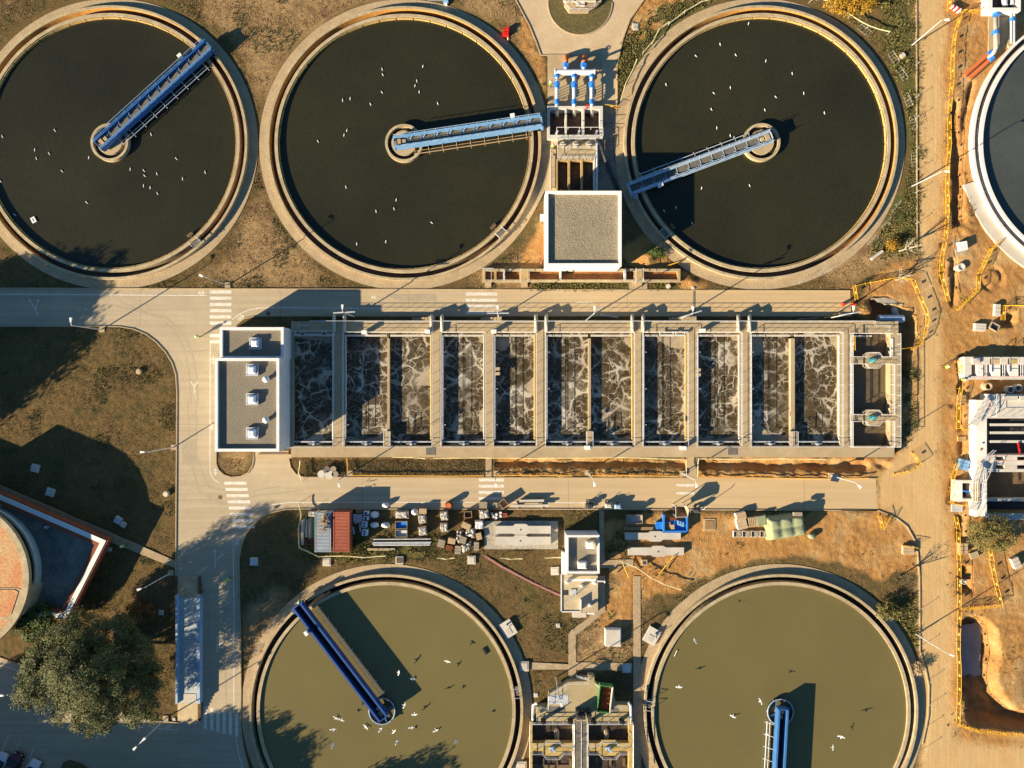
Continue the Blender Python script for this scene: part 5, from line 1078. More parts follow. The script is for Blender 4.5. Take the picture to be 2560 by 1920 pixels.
mb = MB(); mb.pbox(753, 1300, 759.5, 1362, .05, .35); mb.pbox(755, 1300, 758, 1362, .351, .42); mb.single('pale_board_stack', conc_new, 'long pale boards at the west edge of the yard', 'building material', YG)
crate(894, 1295, 22, 18, 0, .55, galv, 'flat grey covered pallet beside the red container', 'box', 'covered_pallet', galv, 'pallet')
for k, (x, y, w_, h_) in enumerate(((915, 1283, 15, 10), (914, 1296, 16, 11), (910, 1312, 15, 17), (911, 1332, 16, 18))): crate(x, y, w_, h_, -4*k/2, 1.0, bagw, ['northernmost white slotted tub east of the red container', 'second white slotted tub east of the red container', 'third white slotted tub, larger, east of the red container', 'southernmost white slotted tub in the red container shadow'][k], 'ibc', 'white_tub', cat='tub')
for k, (x, y, w_, h_) in enumerate(((935, 1288, 22, 17), (935, 1314, 22, 14), (963, 1314, 22, 14), (963, 1264, 20, 13))): crate(x, y, w_, h_, 0, .95, bagw, ['big white bulk bag nearest the slotted tubs', 'torn white bulk bag south of the first', 'white bulk bag reaching into the sunlight', 'white framed sack on the kerb beside the road'][k], 'bag', 'bulk_bag', cat='bag')
for k, (a, b) in enumerate((((886, 1308), (901, 1304)), ((900, 1309), (901, 1330)), ((883, 1317), (885, 1336)))): MB().beam(P(a[0], a[1], .3), P(b[0], b[1], .3), .2, .1).single('white_plank', white, ['white plank lying east of the red container, slanting', 'white plank standing up and down beside the tubs', 'thin white plank against the red container wall'][k], 'plank', YG)
mb = MB()
for k in range(5): mb.pbox(890+k*3.4, 1274, 892.4+k*3.4, 1283, .1, .5+.04*(k % 2))
mb.pbox(889, 1272, 909, 1274, .05, .3); mb.single('pallet_stack', wood, 'slatted brown pallet north of the red container', 'pallet', YG)
crate(1004, 1287, 33, 18, 0, .95, film, 'wrapped pallet with loose film and a blue item', 'wrap'); crate(1003, 1313, 30, 19, 0, .8, wood_g, 'crate with bright blue parts and clear windows', 'open', 'open_crate', blue_valve); crate(1003, 1334, 30, 18, 0, .8, wood_g, 'open crate with black and white parts', 'open', 'open_crate', galv); crate(1036, 1281, 18, 17, 0, .9, bagw, 'torn open white sack pallet near the kerb', 'bag', 'bulk_bag', cat='bag'); crate(1057, 1278, 18, 13, 0, .9, cardb, 'tan cardboard box at the kerb right of the torn sack', 'box', 'cardboard_box', cat='box')
for x, y, w_, h_, r, l in ((1055, 1298, 19, 21, 8, 'film wrapped crate, upper of the pair left of the yellow weeds'), (1056, 1328, 19, 21, 8, 'film wrapped crate, lower of the pair left of the yellow weeds'), (1110, 1290, 18, 22, 7, 'film wrapped crate, upper of the middle pair'), (1110, 1319, 18, 21, 2, 'film wrapped crate, lower of the middle pair')): crate(x, y, w_, h_, r, 1.1, None, l, 'wrap')
crate(1170, 1287, 19, 16, 4, .9, wood, 'open brown crate with a dark load', 'open', 'open_crate'); crate(1208, 1263, 19, 16, -2, 1.1, wood_g, 'grey planked box standing on the kerb', 'box', 'planked_box'); crate(1210, 1286, 22, 20, 8, 1.2, film, 'wrapped bundle beside the white buckets', 'wrap'); crate(1198, 1312, 20, 21, 5, 1.2, bagw, 'white wrapped bale left of the patterned slab', 'wrap')
for x, y, w_, h_, r, z, m_, l in ((1165, 1315, 22, 14, -25, 1.0, cardb, 'tan board box tilted above the plastic film heap'), (1103, 1359, 17, 19, -14, .9, wood_g, 'planked box farthest left of the film heap'), (1129, 1353, 18, 14, -10, 1.0, cardb, 'planked box with pale lid left of the film heap'), (1123, 1370, 16, 13, -18, .8, rust, 'dark topped brown box below the pale lidded box'), (1145, 1375, 15, 21, -5, .8, wood_g, 'grey planked box at the bottom of the heap'), (1197, 1341, 13, 17, 14, .9, cardb, 'upright tan box between heap and patterned slab'), (1191, 1366, 12, 21, 0, .9, wood_g, 'narrow planked box at the lower right of the heap'), (1157, 1350, 16, 17, -18, 1.0, wood_g, 'planked box in the middle of the plastic film')):
    crate(x, y, w_, h_, r, z, m_, l, 'box', 'planked_box')
for k, (pts, l) in enumerate((([(1170, 1318), (1188, 1322), (1186, 1346), (1160, 1340)], 'clear plastic film draped over the upper boxes'), ([(1142, 1330), (1158, 1326), (1150, 1362), (1140, 1352)], 'strip of plastic film left of the middle planked box'), ([(1152, 1364), (1178, 1352), (1174, 1376), (1158, 1382)], 'crumpled plastic film at the bottom of the heap'))): sheet_cloth('plastic_film', pts, .95, film, l, 'plastic film', .22, 9, .3)
t = thing('rusty_drum', 'rusty round drum machine on the road edge of the yard', 'drum', P(1124, 1260), 0, YG); mb = MB(); c = P(1124, 1260); mb.cyl(c, .5, 0.05, 1.1, 18); mb.build('drum', rust, t); mb = MB(); mb.cyl(c, .36, 1.1, 1.25, 14); mb.box(c.x-.7, c.y-.2, .1, c.x-.4, c.y+.2, .6); mb.build('motor', orange, t)
crate(1231, 1263, 24, 13, 0, .7, wood_g, 'low stack of brown pallets beside the open plywood crate', 'box', 'pallet_stack'); crate(1259, 1260, 17, 19, 38, 1.3, wood, 'tilted open plywood crate on the road edge', 'open', 'plywood_crate', cardb)
for k, (x, y) in enumerate(((1230, 1283), (1241, 1285), (1233, 1290), (1240, 1293), (1251, 1281), (1251, 1289))):
    mb = MB(); c = P(x, y); mb.cyl(c, .17, .03, .55, 14, .2); mb.ring(c, .15, .215, .52, .58, 14); mb.single('white_bucket', white, 'white paint bucket north of the patterned slab, %s' % ['upper left one', 'middle top one', 'lower left one', 'lowest one', 'upper right one', 'lower right one'][k], 'bucket', 'white buckets in the yard')
mb = MB()
for i in range(3):
    for j in range(4): mb.pbox(1256.3+i*4, 1283+j*2.4, 1260+i*4, 1285.2+j*2.4, .05, .45+.03*((i+j) % 2))
mb.single('brick_stack', mat('red_brick', (0.38, 0.10, 0.06), None, 3), 'stack of red bricks right of the white buckets', 'bricks', YG)
# steel pipes and beams
for k, (x0, x1, y) in enumerate(((933, 1077, 1348), (932, 1078, 1356), (930, 1076, 1359.5), (934, 1075, 1363))): MB().tube([P(x0, y, .3), P(x1, y-1, .3)], .10, 8).single('steel_pipe', galv, 'long pale steel pipe, %s from the top of the four below the crates' % ['first', 'second', 'third', 'fourth'][k], 'pipe', YG)
for k in range(5): crate(925+k*14, 1373.5, 12.5, 6, 0, .35, conc, 'grey kerb block, %s in the row below the steel pipes' % ['first', 'second', 'third', 'fourth', 'fifth'][k], 'box', 'kerb_block', conc_w, 'kerb block')
for k, (x0, x1, y) in enumerate(((1298, 1360, 1252.5), (1278, 1373, 1265))):
    t = thing('steel_girder', ['shorter white steel girder on trestles at the road edge', 'longer white steel girder on trestles at the road edge'][k], 'girder', P((x0+x1)/2, y), 0, YG); mb = MB(); a = P(x0, y, .75); b = P(x1, y-1, .75)
    mb.beam(a, b, .36, .05); mb.beam(a-Vector((0, 0, .3)), b-Vector((0, 0, .3)), .36, .05); mb.beam(a-Vector((0, 0, .15)), b-Vector((0, 0, .15)), .05, .25); mb.build('girder', conc_new, t)
    for q in (.18, .82): c = a.lerp(b, q); mb = MB(); mb.box(c.x-.06, c.y-.6, .05, c.x+.06, c.y+.5, .42); mb.build('trestle', wood_g, t)
# slab with patterned tiles + concrete scum baffles (two lying on it, two on the ground)
t = thing('tiled_slab', 'patterned pale tile slab carrying two concrete beams', 'slab', P(1303, 1338))
cob = mat('slab_pattern', (0.46, 0.42, 0.34), (0.26, 0.23, 0.185), 2.2, .9, .3, 9, .35)
MB().pbox(1211, 1303, 1395, 1373, -.1, .4).build('slab', cob, t)
for k, (x0, x1, y0, y1, b0, b1, c0, c1, hx, hy, z0) in enumerate(((1239, 1377, 1315, 1334, 1287, 1316, 1310, 1337, 1302, 1324, .42), (1239, 1377, 1342, 1362, 1288, 1315, 1338, 1365, 1301, 1352, .42), (1563, 1702, 1332, 1349, 1625, 1653, 1328, 1354, 1638, 1341, .1), (1571, 1710, 1369, 1388, 1632, 1660, 1365, 1392, 1646, 1379, .1))):
    z = z0+.5; t = thing('concrete_beam', ['upper concrete beam with widened middle on the tiled slab', 'lower concrete beam with widened middle on the tiled slab', 'upper concrete beam with widened middle on the bare ground', 'lower concrete beam with widened middle on the bare ground'][k], 'concrete beam', P((x0+x1)/2, (y0+y1)/2, z0), 0, 'widened concrete beams')
    t.location.z = z0; ORG[t.name] = Matrix.Translation(t.location); f = 5
    o_ = [(x0, y0), (b0-f, y0), (b0+f*.2, c0), (b1-f*.2, c0), (b1+f, y0), (x1, y0), (x1, y1), (b1+f, y1), (b1-f*.2, c1), (b0+f*.2, c1), (b0-f, y1), (x0, y1)]
    MB().prism(W(o_, z), z0, z).build('beam', conc_new, t); c = P(hx, hy, z); MB().cyl(c, .14, z+.001, z+.006, 16).build('bolt_hole', dark, t)
    mb = MB(); mb.box(c.x-4, c.y-.4, max(z0-.3, 0), c.x-3.8, c.y+.4, z0-.001); mb.box(c.x+3.8, c.y-.4, max(z0-.3, 0), c.x+4, c.y+.4, z0-.001); mb.build('bearer', wood, t)
crate(1587, 1299, 40, 22, 2, .8, wood_g, 'open crate with pink and white parts south of the small vehicles', 'open', 'open_crate', film)
t = thing('plank_stack', 'stack of long orange brown planks beside the concrete beams', 'timber', P(1596, 1321), 0, YG)
for k in range(3): MB().pbox(1560, 1318+k*2.4, 1633, 1320.1+k*2.4, .05, .35+.03*k).build('plank', wood, t)
# blue skid, hopper, mixer
t = thing('blue_skip', 'bright blue open skip with planks lying in it', 'skip', P(1680, 1310), 0, YG)
for q in ((1658, 1287, 1662, 1331), (1716, 1290, 1720, 1328), (1662.2, 1327, 1715.8, 1331)): MB().pbox(*q, .1, 1.0).build('side_panel', blue_valve, t)
MB().pbox(1660, 1300, 1718, 1329, .05, .35).build('floor_panel', blue_valve, t); MB().pbox(1640, 1305, 1657.8, 1323, .1, .5).build('front_tray', blue_valve, t)
for k in range(4): MB().pbox(1663+k*3.4, 1305, 1665.8+k*3.4, 1325, .4, .5+.05*k).build('plank', wood, t)
for k in range(2): MB().pbox(1664, 1294+k*4, 1692, 1297+k*4, .5, .62).build('plank', rust, t)
for k in range(3): mb = MB(); mb.pbox(1694+k*6, 1302+k*2, 1698+k*6, 1313+k*2, .36, .9); mb.build('rib', blue_lt, t)
MB().pbox(1677, 1312, 1686, 1324, .7, .85).build('board', cardb, t)
t = thing('steel_hopper', 'tan steel hopper standing high above the blue skip', 'hopper', P(1706, 1279), 0, YG); z = 2.4; c = P(1706, 1279, z)
oc = [P(x, y, z) for x, y in ((1689, 1266), (1715, 1264), (1722, 1275), (1719, 1292), (1690, 1293))]; cm = sum((Vector(v) for v in oc), Vector())/5
vs = [(v.x, v.y, z) for v in oc]+[(cm.x+(v.x-cm.x)*.3, cm.y+(v.y-cm.y)*.3, 1.0) for v in oc]
MB().add(vs, [(i, (i+1) % 5, 5+(i+1) % 5, 5+i) for i in range(5)]+[(9, 8, 7, 6, 5)]).build('funnel', cardb, t)
for v in oc: MB().tube([(cm.x+(v.x-cm.x)*.9, cm.y+(v.y-cm.y)*.9, 0), (v.x, v.y, z)], .06, 6).build('leg', galv, t)
mb = MB(); mb.tube([(v.x, v.y, z) for v in oc], .06, 6, True); mb.build('rim', conc_new, t)
t = thing('concrete_mixer', 'dark small cement mixer on wheels at the road edge', 'mixer', P(1737, 1274), 0, YG); c = P(1737, 1274); mb = MB(); mb.tube([(c.x-.3, c.y, .5), (c.x, c.y, .9), (c.x+.35, c.y+.1, 1.2)], [.25, .5, .28], 14); mb.build('drum', dark, t)
for s in (-1, 1): mb = MB(); mb.tube([(c.x-.1, c.y+s*.5, .3), (c.x-.1, c.y+s*.6, .3)], .28, 14); mb.build('wheel', rubber_and_shade, t)
mb = MB(); mb.tube([(c.x-.8, c.y-.4, .4), (c.x+.6, c.y-.4, .4), (c.x+.6, c.y+.4, .4), (c.x-.8, c.y+.4, .4)], .05, 5, True); mb.tube([(c.x+.5, c.y, .4), (c.x+.9, c.y+.5, 2.2), (c.x+1.1, c.y+.9, 2.3)], .05, 5); mb.build('frame', galv, t)
for k, (x, y) in enumerate(((1473, 1262), (1520, 1262), (1543, 1264))):
    t = thing(['small_compressor', 'light_trolley', 'white_pump_trailer'][k], ['dark little compressor at the road edge north of the small building', 'white framed trolley at the road edge', 'blue and white pump trailer right of the trolley'][k], 'equipment', P(x, y), 0, YG); c = P(x, y); mb = MB()
    mb.box(c.x-.6, c.y-.35, .3, c.x+.5, c.y+.35, .9 if k else .7); mb.prism([(c.x-.5, c.y-.3), (c.x+.4, c.y-.3), (c.x+.4, c.y+.3), (c.x-.5, c.y+.3)], .901, 1.15, .3); mb.build('body', [dark, conc_new, blue_pale][k], t)
    mb = MB(); mb.tube([(c.x-.9, c.y-.4, .3), (c.x+.7, c.y-.4, .3), (c.x+.7, c.y+.45, .3), (c.x-.9, c.y+.45, .3)], .06, 5, True); mb.tube([(c.x-.7, c.y, .3), (c.x-.9, c.y+.3, 1.3)], .05, 5); mb.build('frame', galv, t)
    for s in (-1, 1): mb = MB(); mb.tube([(c.x, c.y+s*.42, .22), (c.x, c.y+s*.52, .22)], .2, 12); mb.build('wheel', rubber_and_shade, t)
# boxes, windows and tarp on the orange soil
for x, y, w_, h_, l in ((1853, 1290, 24, 17, 'upper white topped box left of the green tarpaulin'), (1855, 1310, 24, 26, 'lower white topped box left of the green tarpaulin')): crate(x, y, w_, h_, 14, .9, white, l, 'box', 'insulation_box', cardb, 'box')
tarp = mat('green_tarp', (0.30, 0.33, 0.19), (0.23, 0.26, 0.15), 0.8, .7, .3, 4, .12, bdist=.1)
t = thing('panel_stack', 'stack of panels half covered in green cloth between boxes and tarpaulin', 'building material', P(1890, 1300), R_(8), YG)
MB().box(-1.5, -.8, .05, 1.4, .75, .75).build('panels', wood_g, t, True)
for k in range(5): MB().box(-1.45+k*.28, -.75, .752, -1.3+k*.28, .7, .85).build('slat', cardb, t, True)
MB().prism([(-.2, -.85), (1.2, -.8), (1.3, .8), (-.1, .75)], .3, .95, .08).build('cloth', tarp, t, True)
for k in range(8):
    x = 1836+k*11; t = thing('window_frame', 'window frame below the white boxes, %s from the left' % ORD[k], 'window', P(x, 1334), 0, 'window frames in a row'); c = P(x, 1334); MB().box(c.x-.3, c.y-.5, .05, c.x+.26, c.y+.5, .4).build('frame', cardb if k % 2 else conc_pale, t); MB().box(c.x-.2, c.y-.4, .401, c.x+.16, c.y+.4, .42).build('pane', glass if k % 2 == 0 else wood_g, t)
# big tarpaulin: draped mound
q = [P(x, y, 1.9) for x, y in ((1920, 1297), (2012, 1286), (2022, 1340), (1927, 1356))]; n = 26; vs = []; fs = []
for i in range(n+1):
    for j in range(n+1):
        u = i/n; v = j/n; p = q[0].lerp(q[1], u).lerp(q[3].lerp(q[2], u), v); e = min(min(u, 1-u)*6.0, min(v, 1-v)*3.6); h = 1.9*min(1, e/0.45)**.4
        sag = -.12*(1-abs(math.sin(3*PI*u)))-.10*(1-abs(math.sin(2*PI*v))) if e > .4 else 0
        h = h*(1 if e > 0 else 0)+(.12 if e > .4 else 0)*abs(math.sin(3*PI*u))*abs(math.sin(2*PI*v))
        fl = 1.0+.05*(e == 0); vs.append((q[0].lerp(q[2], .5).x+(p.x-q[0].lerp(q[2], .5).x)*fl+random.uniform(-.04, .04), q[0].lerp(q[2], .5).y+(p.y-q[0].lerp(q[2], .5).y)*fl+random.uniform(-.04, .04), h+sag+random.uniform(-.025, .025)))
for i in range(n):
    for j in range(n): a = i*(n+1)+j; fs.append((a, a+1, a+n+2, a+n+1)[::-1])
MB().add(vs, fs).single('green_tarpaulin', tarp, 'big green tarpaulin covering a stack on the orange soil', 'tarpaulin', smooth=True)
mb = MB(); c = P(2027, 1339); mb.ball((c.x, c.y, .35), .65, .5, .4, 12, 7, .14); mb.single('tarp_bundle', tarp, 'crumpled small green tarpaulin bundle beside the big one', 'tarpaulin', smooth=True)
MB().pbox(1984, 1281, 2006, 1290, 1.6, 1.95).single('wooden_pallet', wood_g, 'pallet lying on the upper edge of the green tarpaulin', 'pallet')
cover(1773, 1312, 30, 0, 'soil covered concrete pad with round lid on the orange ground', .1, cardb, mat('soil_cover', (0.33, 0.2, 0.09), None, 2, .9)); cover(1609, 1404, 14, 0, 'dark open steel box below the lower concrete beam', .7, conc_w, 'open', 'steel_box')
# wooden tables/spools on the strip
for k, (x, y, r, m_) in enumerate(((806, 1184, 9, conc_pale), (826, 1186, 11, conc_new), (840, 1184, 8, wood_g), (820, 1172, 8, grating), (836, 1171, 7, wood_g))):
    t = thing('cable_drum', 'round cable drum on the strip, %s' % ['leftmost of the pale ones', 'widest and whitest one', 'right of the whitest', 'dark one in the middle of the back', 'dark one at the back right'][k], 'cable drum', P(x, y), 0, 'cable drums on the grass strip'); c = P(x, y); r /= S
    MB().cyl(c, r, .05, .15, 20).build('flange', m_, t); MB().cyl(c, r*.5, .15, .6, 14).build('core', m_, t); MB().cyl(c, r, .6, .7, 20).build('flange', m_, t)
# tapes and hoses
def tape(pts, label, m=net, h=.95, posts=True, n='safety_tape', wd=.05, ht=.16, cat='tape'):
    t = thing(n, label, cat, P(*pts[0]))
    q = []
    for (x0, y0), (x1, y1) in zip(pts[:-1], pts[1:]):
        k = max(1, int(math.hypot(x1-x0, y1-y0)/8))
        for i in range(k):
            f = i/k; p = P(x0+(x1-x0)*f, y0+(y1-y0)*f); p.z = gz(x0+(x1-x0)*f, y0+(y1-y0)*f)*0+h-.12*math.sin(PI*f)+random.uniform(-.02, .02); q.append(p)
    e = P(*pts[-1]); e.z = h; q.append(e); mb = MB(); vs = []; fs = []
    for p in q: vs += [(p.x-wd/2, p.y-wd/2, p.z-ht), (p.x+wd/2, p.y+wd/2, p.z-ht), (p.x+wd/2, p.y+wd/2, p.z), (p.x-wd/2, p.y-wd/2, p.z)]
    mb.tube(q, .085, 5); mb.build('tape', m, t)
    if posts:
        for x, y in pts: p = P(x, y); MB().tube([(p.x, p.y, gz(x, y)-.1), (p.x, p.y, h+.05)], .035, 5).build('post', galv, t)
    return t
tape([(751, 1256), (758, 1285), (750, 1320), (752, 1366), (800, 1388), (860, 1386), (913, 1390), (967, 1386)], 'yellowish tape line round the west end of the storage yard')
for k, pts in enumerate(([(1094, 1391), (1115, 1394), (1137, 1391)], [(1252, 1391), (1275, 1394), (1306, 1393)], [(1362, 1391), (1404, 1390)])): tape(pts, 'loose piece of pale tape south of the yard, %s' % ['first from the left', 'second, below the tiled slab', 'third, touching the small building'][k])
tape([(759, 1200), (751, 1180), (755, 1150)], 'pale tape at the left end of the grass strip'); tape([(983, 1141), (1035, 1142), (1065, 1145)], 'pale tape along the deck south of the third cell'); tape([(1085, 1144), (1150, 1143), (1230, 1143), (1330, 1144), (1450, 1143), (1560, 1142), (1640, 1145), (1712, 1148), (1713, 1185)], 'long pale tape along the south edge of the aeration tank'); tape([(1740, 1190), (1742, 1145), (1850, 1147), (1960, 1145), (2060, 1147)], 'pale tape along the right half of the orange ditch')
tape([(1548, 1398), (1590, 1415), (1625, 1440), (1655, 1455), (1700, 1470)], 'pale tape beside the straight path south of the beams'); tape([(1640, 1440), (1660, 1412), (1680, 1388)], 'yellow tape running up to the lower concrete beam', yellow); tape([(1555, 1405), (1570, 1440)], 'short yellow tape near the dark open steel box', yellow)
tape([(1550, 255), (1562, 215), (1580, 180), (1590, 155)], 'pale tape along weeds beside the sandy yard, lower part'); tape([(1605, 138), (1630, 110), (1645, 80), (1670, 62)], 'pale tape along weeds beside the sandy yard, middle part'); tape([(1670, 66), (1710, 35), (1750, 12), (1790, 0)], 'pale tape along weeds beside the upper right tank, upper part')
tape([(2022, 8), (2040, 2), (2070, 12)], 'short pale tape at the top above the upper right tank'); tape([(2078, 18), (2120, 45), (2165, 72), (2217, 87)], 'pale tape stretched between grass and upper right tank')
onet = mat('orange_netting', (0.75, 0.33, 0.06), (0.6, 0.4, 0.08), 3, .7)
tape([(871, 1145), (872, 1186)], 'orange netting across the grass strip', onet, .8); tape([(880, 1187), (1000, 1188), (1110, 1189), (1210, 1188)], 'orange netting along the lower road, left part', onet, .6); tape([(1232, 1187), (1330, 1187), (1430, 1188)], 'orange netting along the lower road, middle part', onet, .6); tape([(1480, 1187), (1590, 1187), (1690, 1190)], 'orange netting along the lower road, right part', onet, .6); tape([(1742, 1192), (1900, 1193), (2060, 1196), (2168, 1194)], 'orange netting along the ditch at the right end of the lower road', onet, .6)
hose = mat('pink_hose', (0.75, 0.35, 0.36), None, 3, .5)
for k in (0, 1): MB().tube([P(1207+k*4, 1388-k, .12), P(1250+k*4, 1416-k, .12), P(1330+k*4, 1458-k, .12), P(1402, 1491-k*3, .12)], .04, 6).single('pink_hose', hose, ['left strand of the pink hose on the brown grass', 'right strand of the pink hose on the brown grass'][k], 'hose')

# ---------------------------------------------------------------- yellow barriers
bp = thing('barrier', 'x', 'barrier', (0, 0, 0)); mb = MB()
mb.tube([(-1.1, 0, .15), (-1.1, 0, 1.05), (1.1, 0, 1.05), (1.1, 0, .15)], .034, 6, True); mb.build('frame', yellow, bp, True)
for k in range(1, 11): pass
mb = MB()
for k in range(1, 12): mb.tube([(-1.1+k*.183, 0, .15), (-1.1+k*.183, 0, 1.05)], .017, 4)
mb.build('bars', yellow, bp, True)['kind'] = 'stuff'
for x in (-.8, .8): mb = MB(); mb.beam((x, -.3, .05), (x, .3, .05), .06, .05); mb.tube([(x, 0, .05), (x, 0, .2)], .03, 4); mb.build('foot', yellow, bp, True)
bplate = mat('barrier_plate', (0.70, 0.46, 0.10), None, 3, .6); mb = MB(); mb.box(-.2, -.025, .55, .2, .025, .82); mb.build('sign_plate', bplate, bp, True)
first = [True]
def barriers(pts, label, group, lean=0.0):
    dx = pts[0][0]-pts[-1][0]; dy = pts[0][1]-pts[-1][1]; end = ('left' if dx < 0 else 'right') if abs(dx) > abs(dy) else ('top' if dy < 0 else 'bottom'); c_ = 0; tot = sum(max(1, int(round((P(*b)-P(*a)).length/2.25))) for a, b in zip(pts[:-1], pts[1:])); lab0 = label
    for (x0, y0), (x1, y1) in zip(pts[:-1], pts[1:]):
        a = P(x0, y0); b = P(x1, y1); L = (b-a).length; n = max(1, int(round(L/2.25))); rz = math.atan2(b.y-a.y, b.x-a.x)
        for k in range(n):
            label = lab0 if tot == 1 else lab0+', %s from its %s end' % (ORD[c_], end); c_ += 1; p = a.lerp(b, (k+.5)/n); px = x0+(x1-x0)*(k+.5)/n; py = y0+(y1-y0)*(k+.5)/n; p.z = max(gz(px, py), -.05)
            if first[0]: o = bp; first[0] = False; o.location = p; o.rotation_euler = (0, 0, rz+random.uniform(-.04, .04)); o['label'] = label; o['group'] = group
            else: o = copy_tree(bp, p, rz+random.uniform(-.04, .04), label, group)
B_ = 'yellow barrier '
barriers([(2397, 38), (2383, 81), (2377, 127), (2374, 162), (2374, 203), (2370, 246), (2367, 289), (2367, 333), (2368, 365), (2364, 405), (2361, 480), (2363, 503), (2361, 558), (2357, 607), (2348, 645), (2347, 683), (2357, 720), (2366, 755)], B_+'along the upper part of the sandy road', 'barriers along the upper sandy road')
barriers([(2367, 0), (2367, 24)], B_+'at the very top of the sandy road', 'barriers at the top'); barriers([(2397, 32), (2438, 35), (2467, 12)], B_+'beside the pipes at upper right', 'barriers near the upper right pipes')
barriers([(2389, 775), (2438, 729), (2442, 688), (2458, 651), (2470, 628), (2496, 602)], B_+'curving towards the new white tank', 'barriers near the new tank')
barriers([(2137, 750), (2131, 716), (2209, 700), (2240, 695), (2275, 700), (2292, 738), (2308, 775), (2314, 800), (2308, 830), (2295, 860), (2284, 868), (2245, 873)], B_+'bending round the open pit', 'barriers round the pit')
barriers([(2500, 803), (2501, 765), (2570, 765)], B_+'round the small hole at the right edge', 'barriers round the small hole'); barriers([(2392, 897), (2395, 940)], B_+'beside the deep trench left of the concrete works', 'barriers at the trench'); barriers([(2397, 966), (2391, 1003), (2390, 1070), (2420, 1074)], B_+'left of the scaffold stairs', 'barriers left of the scaffold stairs'); barriers([(2389, 1157), (2377, 1189), (2375, 1258), (2412, 1262)], B_+'left of the square chamber with blue bar', 'barriers left of the square chamber')
barriers([(2383, 1287), (2390, 1325), (2392, 1440), (2392, 1521), (2389, 1602), (2392, 1700), (2389, 1807), (2441, 1825), (2570, 1836)], B_+'along the lower sandy road and big pit', 'barriers along the lower sandy road'); barriers([(2394, 1521), (2496, 1511), (2480, 1440), (2467, 1365)], B_+'inside the bushy plot at lower right', 'barriers in the bushy plot')
barriers([(2274, 1129), (2296, 1160), (2267, 1178), (2227, 1186)], B_+'at the south east corner of the aeration tank', 'barriers at the tank corner'); barriers([(2192, 1285), (2202, 1320), (2217, 1292)], B_+'standing as a triangle on the orange soil', 'triangle of barriers'); barriers([(2256, 1362), (2284, 1366)], B_+'beside the sand box at the curve', 'barriers at the sand box'); barriers([(1510, 267), (1545, 272)], 'yellow steel barrier beside the white intake box', 'barrier at the intake'); barriers([(2120, 836), (2120, 884)], B_+'on the last walkway of the aeration tank', 'barriers on the walkway')
for o in bpy.data.objects:
    if o.get('label', '').startswith(B_+'on the last walkway'): o.location.z = ZD; 
crate(2272, 1376, 27, 22, 0, .6, cardb, 'tan site box with barrier tops at the road curve', 'box', 'site_box', cat='box'); crate(2409, 1371, 20, 26, 0, .7, cardb, 'tan site box in the trench left of the bushy tree', 'box', 'site_box', cat='box'); crate(2409, 1000, 20, 26, 0, .7, wood, 'tan trench cover box left of the concrete works', 'box', 'trench_cover', cat='box')
for x, y in ((2105, 762), (2131, 761)):
    c = P(x, y); t = thing('traffic_barrel', 'red and white marker at the end of the upper road, %s one' % ('left' if x < 2110 else 'right'), 'marker', c, 0, 'red markers'); MB().cyl(c, .32, .05, .5, 14, .26).build('base', orange, t); MB().cyl(c, .22, .5, .95, 12, .15).build('top', red, t)
# ---------------------------------------------------------------- pit contents and upper right pipework
mb = MB(); mb.tube([P(2196, 797, .2), P(2257, 797, .2)], .62, 20); t = mb.single('buried_pipe', blue_pale, 'large pale blue pipe at the bottom of the open pit', 'pipe', smooth=False)
mb = MB(); mb.tube([P(2235, 765, -1.2), P(2237, 778, -1.2), P(2238, 792, -1.2)], .55, 16); mb.single('pit_pipe', galv, 'short grey pipe standing across the pit', 'pipe', smooth=True)
MB().beam(P(2238, 762, .1), P(2257, 762, .1), .3, .15).single('pit_plank', cardb, 'pinkish plank over the upper edge of the pit', 'plank')
URP = thing('pipe_assembly', 'grey and blue pipe with two orange branches at upper right', 'pipework', P(2480, 80))
MB().prism(W([(2400, 198), (2414, 212), (2450, 175), (2512, 120), (2540, 100), (2540, 30), (2470, 30), (2470, 130), (2440, 160)]), -.1, .12).build('pad', conc, URP)
mb = MB(); mb.tube([P(2489, 45, 1.0), P(2490, 120, 1.0), P(2484, 132, .95), P(2470, 146, .6)], .34, 14); mb.build('main_pipe', conc_new, URP, smooth=True)
for x, y, l, r in ((2490, 33, 6, .5), (2488, 82, 4, .5)): v = MB(); v.tube([P(x, y-l, 1), P(x, y+l, 1)], r, 14); v.build('valve', blue_valve, URP)
for a, b in (((2484, 128), (2469, 138)), ((2482, 143), (2472, 152))):
    v = MB(); v.tube([P(a[0], a[1], .75), P(b[0], b[1], .6)], .42, 14); v.build('valve', blue_valve, URP)
for a, b in (((2468, 138), (2410, 190)), ((2471, 153), (2422, 198))):
    v = MB(); v.tube([P(a[0], a[1], .55), P(b[0], b[1], .35)], .33, 14); v.build('branch_pipe', orange, URP)
for x in (2528, 2535): v = MB(); v.tube([P(x, 30, .8), P(x, 108, .8)], .17, 10); v.build('thin_pipe', galv, URP)
v = MB(); v.tube([P(2530, 45, .8), P(2530, 53, .8)], .35, 12); v.build('valve', blue_valve, URP); MB().cyl(P(2525, 110), .7, -.1, .35, 18).build('base_block', conc, URP)
WH = thing('white_chamber', 'white walled chamber cut off by the top right corner', 'chamber', P(2515, 5))
for q in ((2470, 19, 2552, 27), (2470, -80, 2481, 18.8), (2545, -80, 2552, 18.8)): MB().pbox(*q, -.2, 1.6).build('wall', wall_new, WH)
MB().pbox(2480, -80, 2546, 19, -.2, .2).build('floor', dark, WH); mb = MB(); mb.tube([P(2510, -30, 1), P(2512, 15, 1)], .4, 12); mb.tube([P(2530, -30, 1), P(2530, 12, 1)], .3, 12); mb.build('inner_pipe', galv, WH)
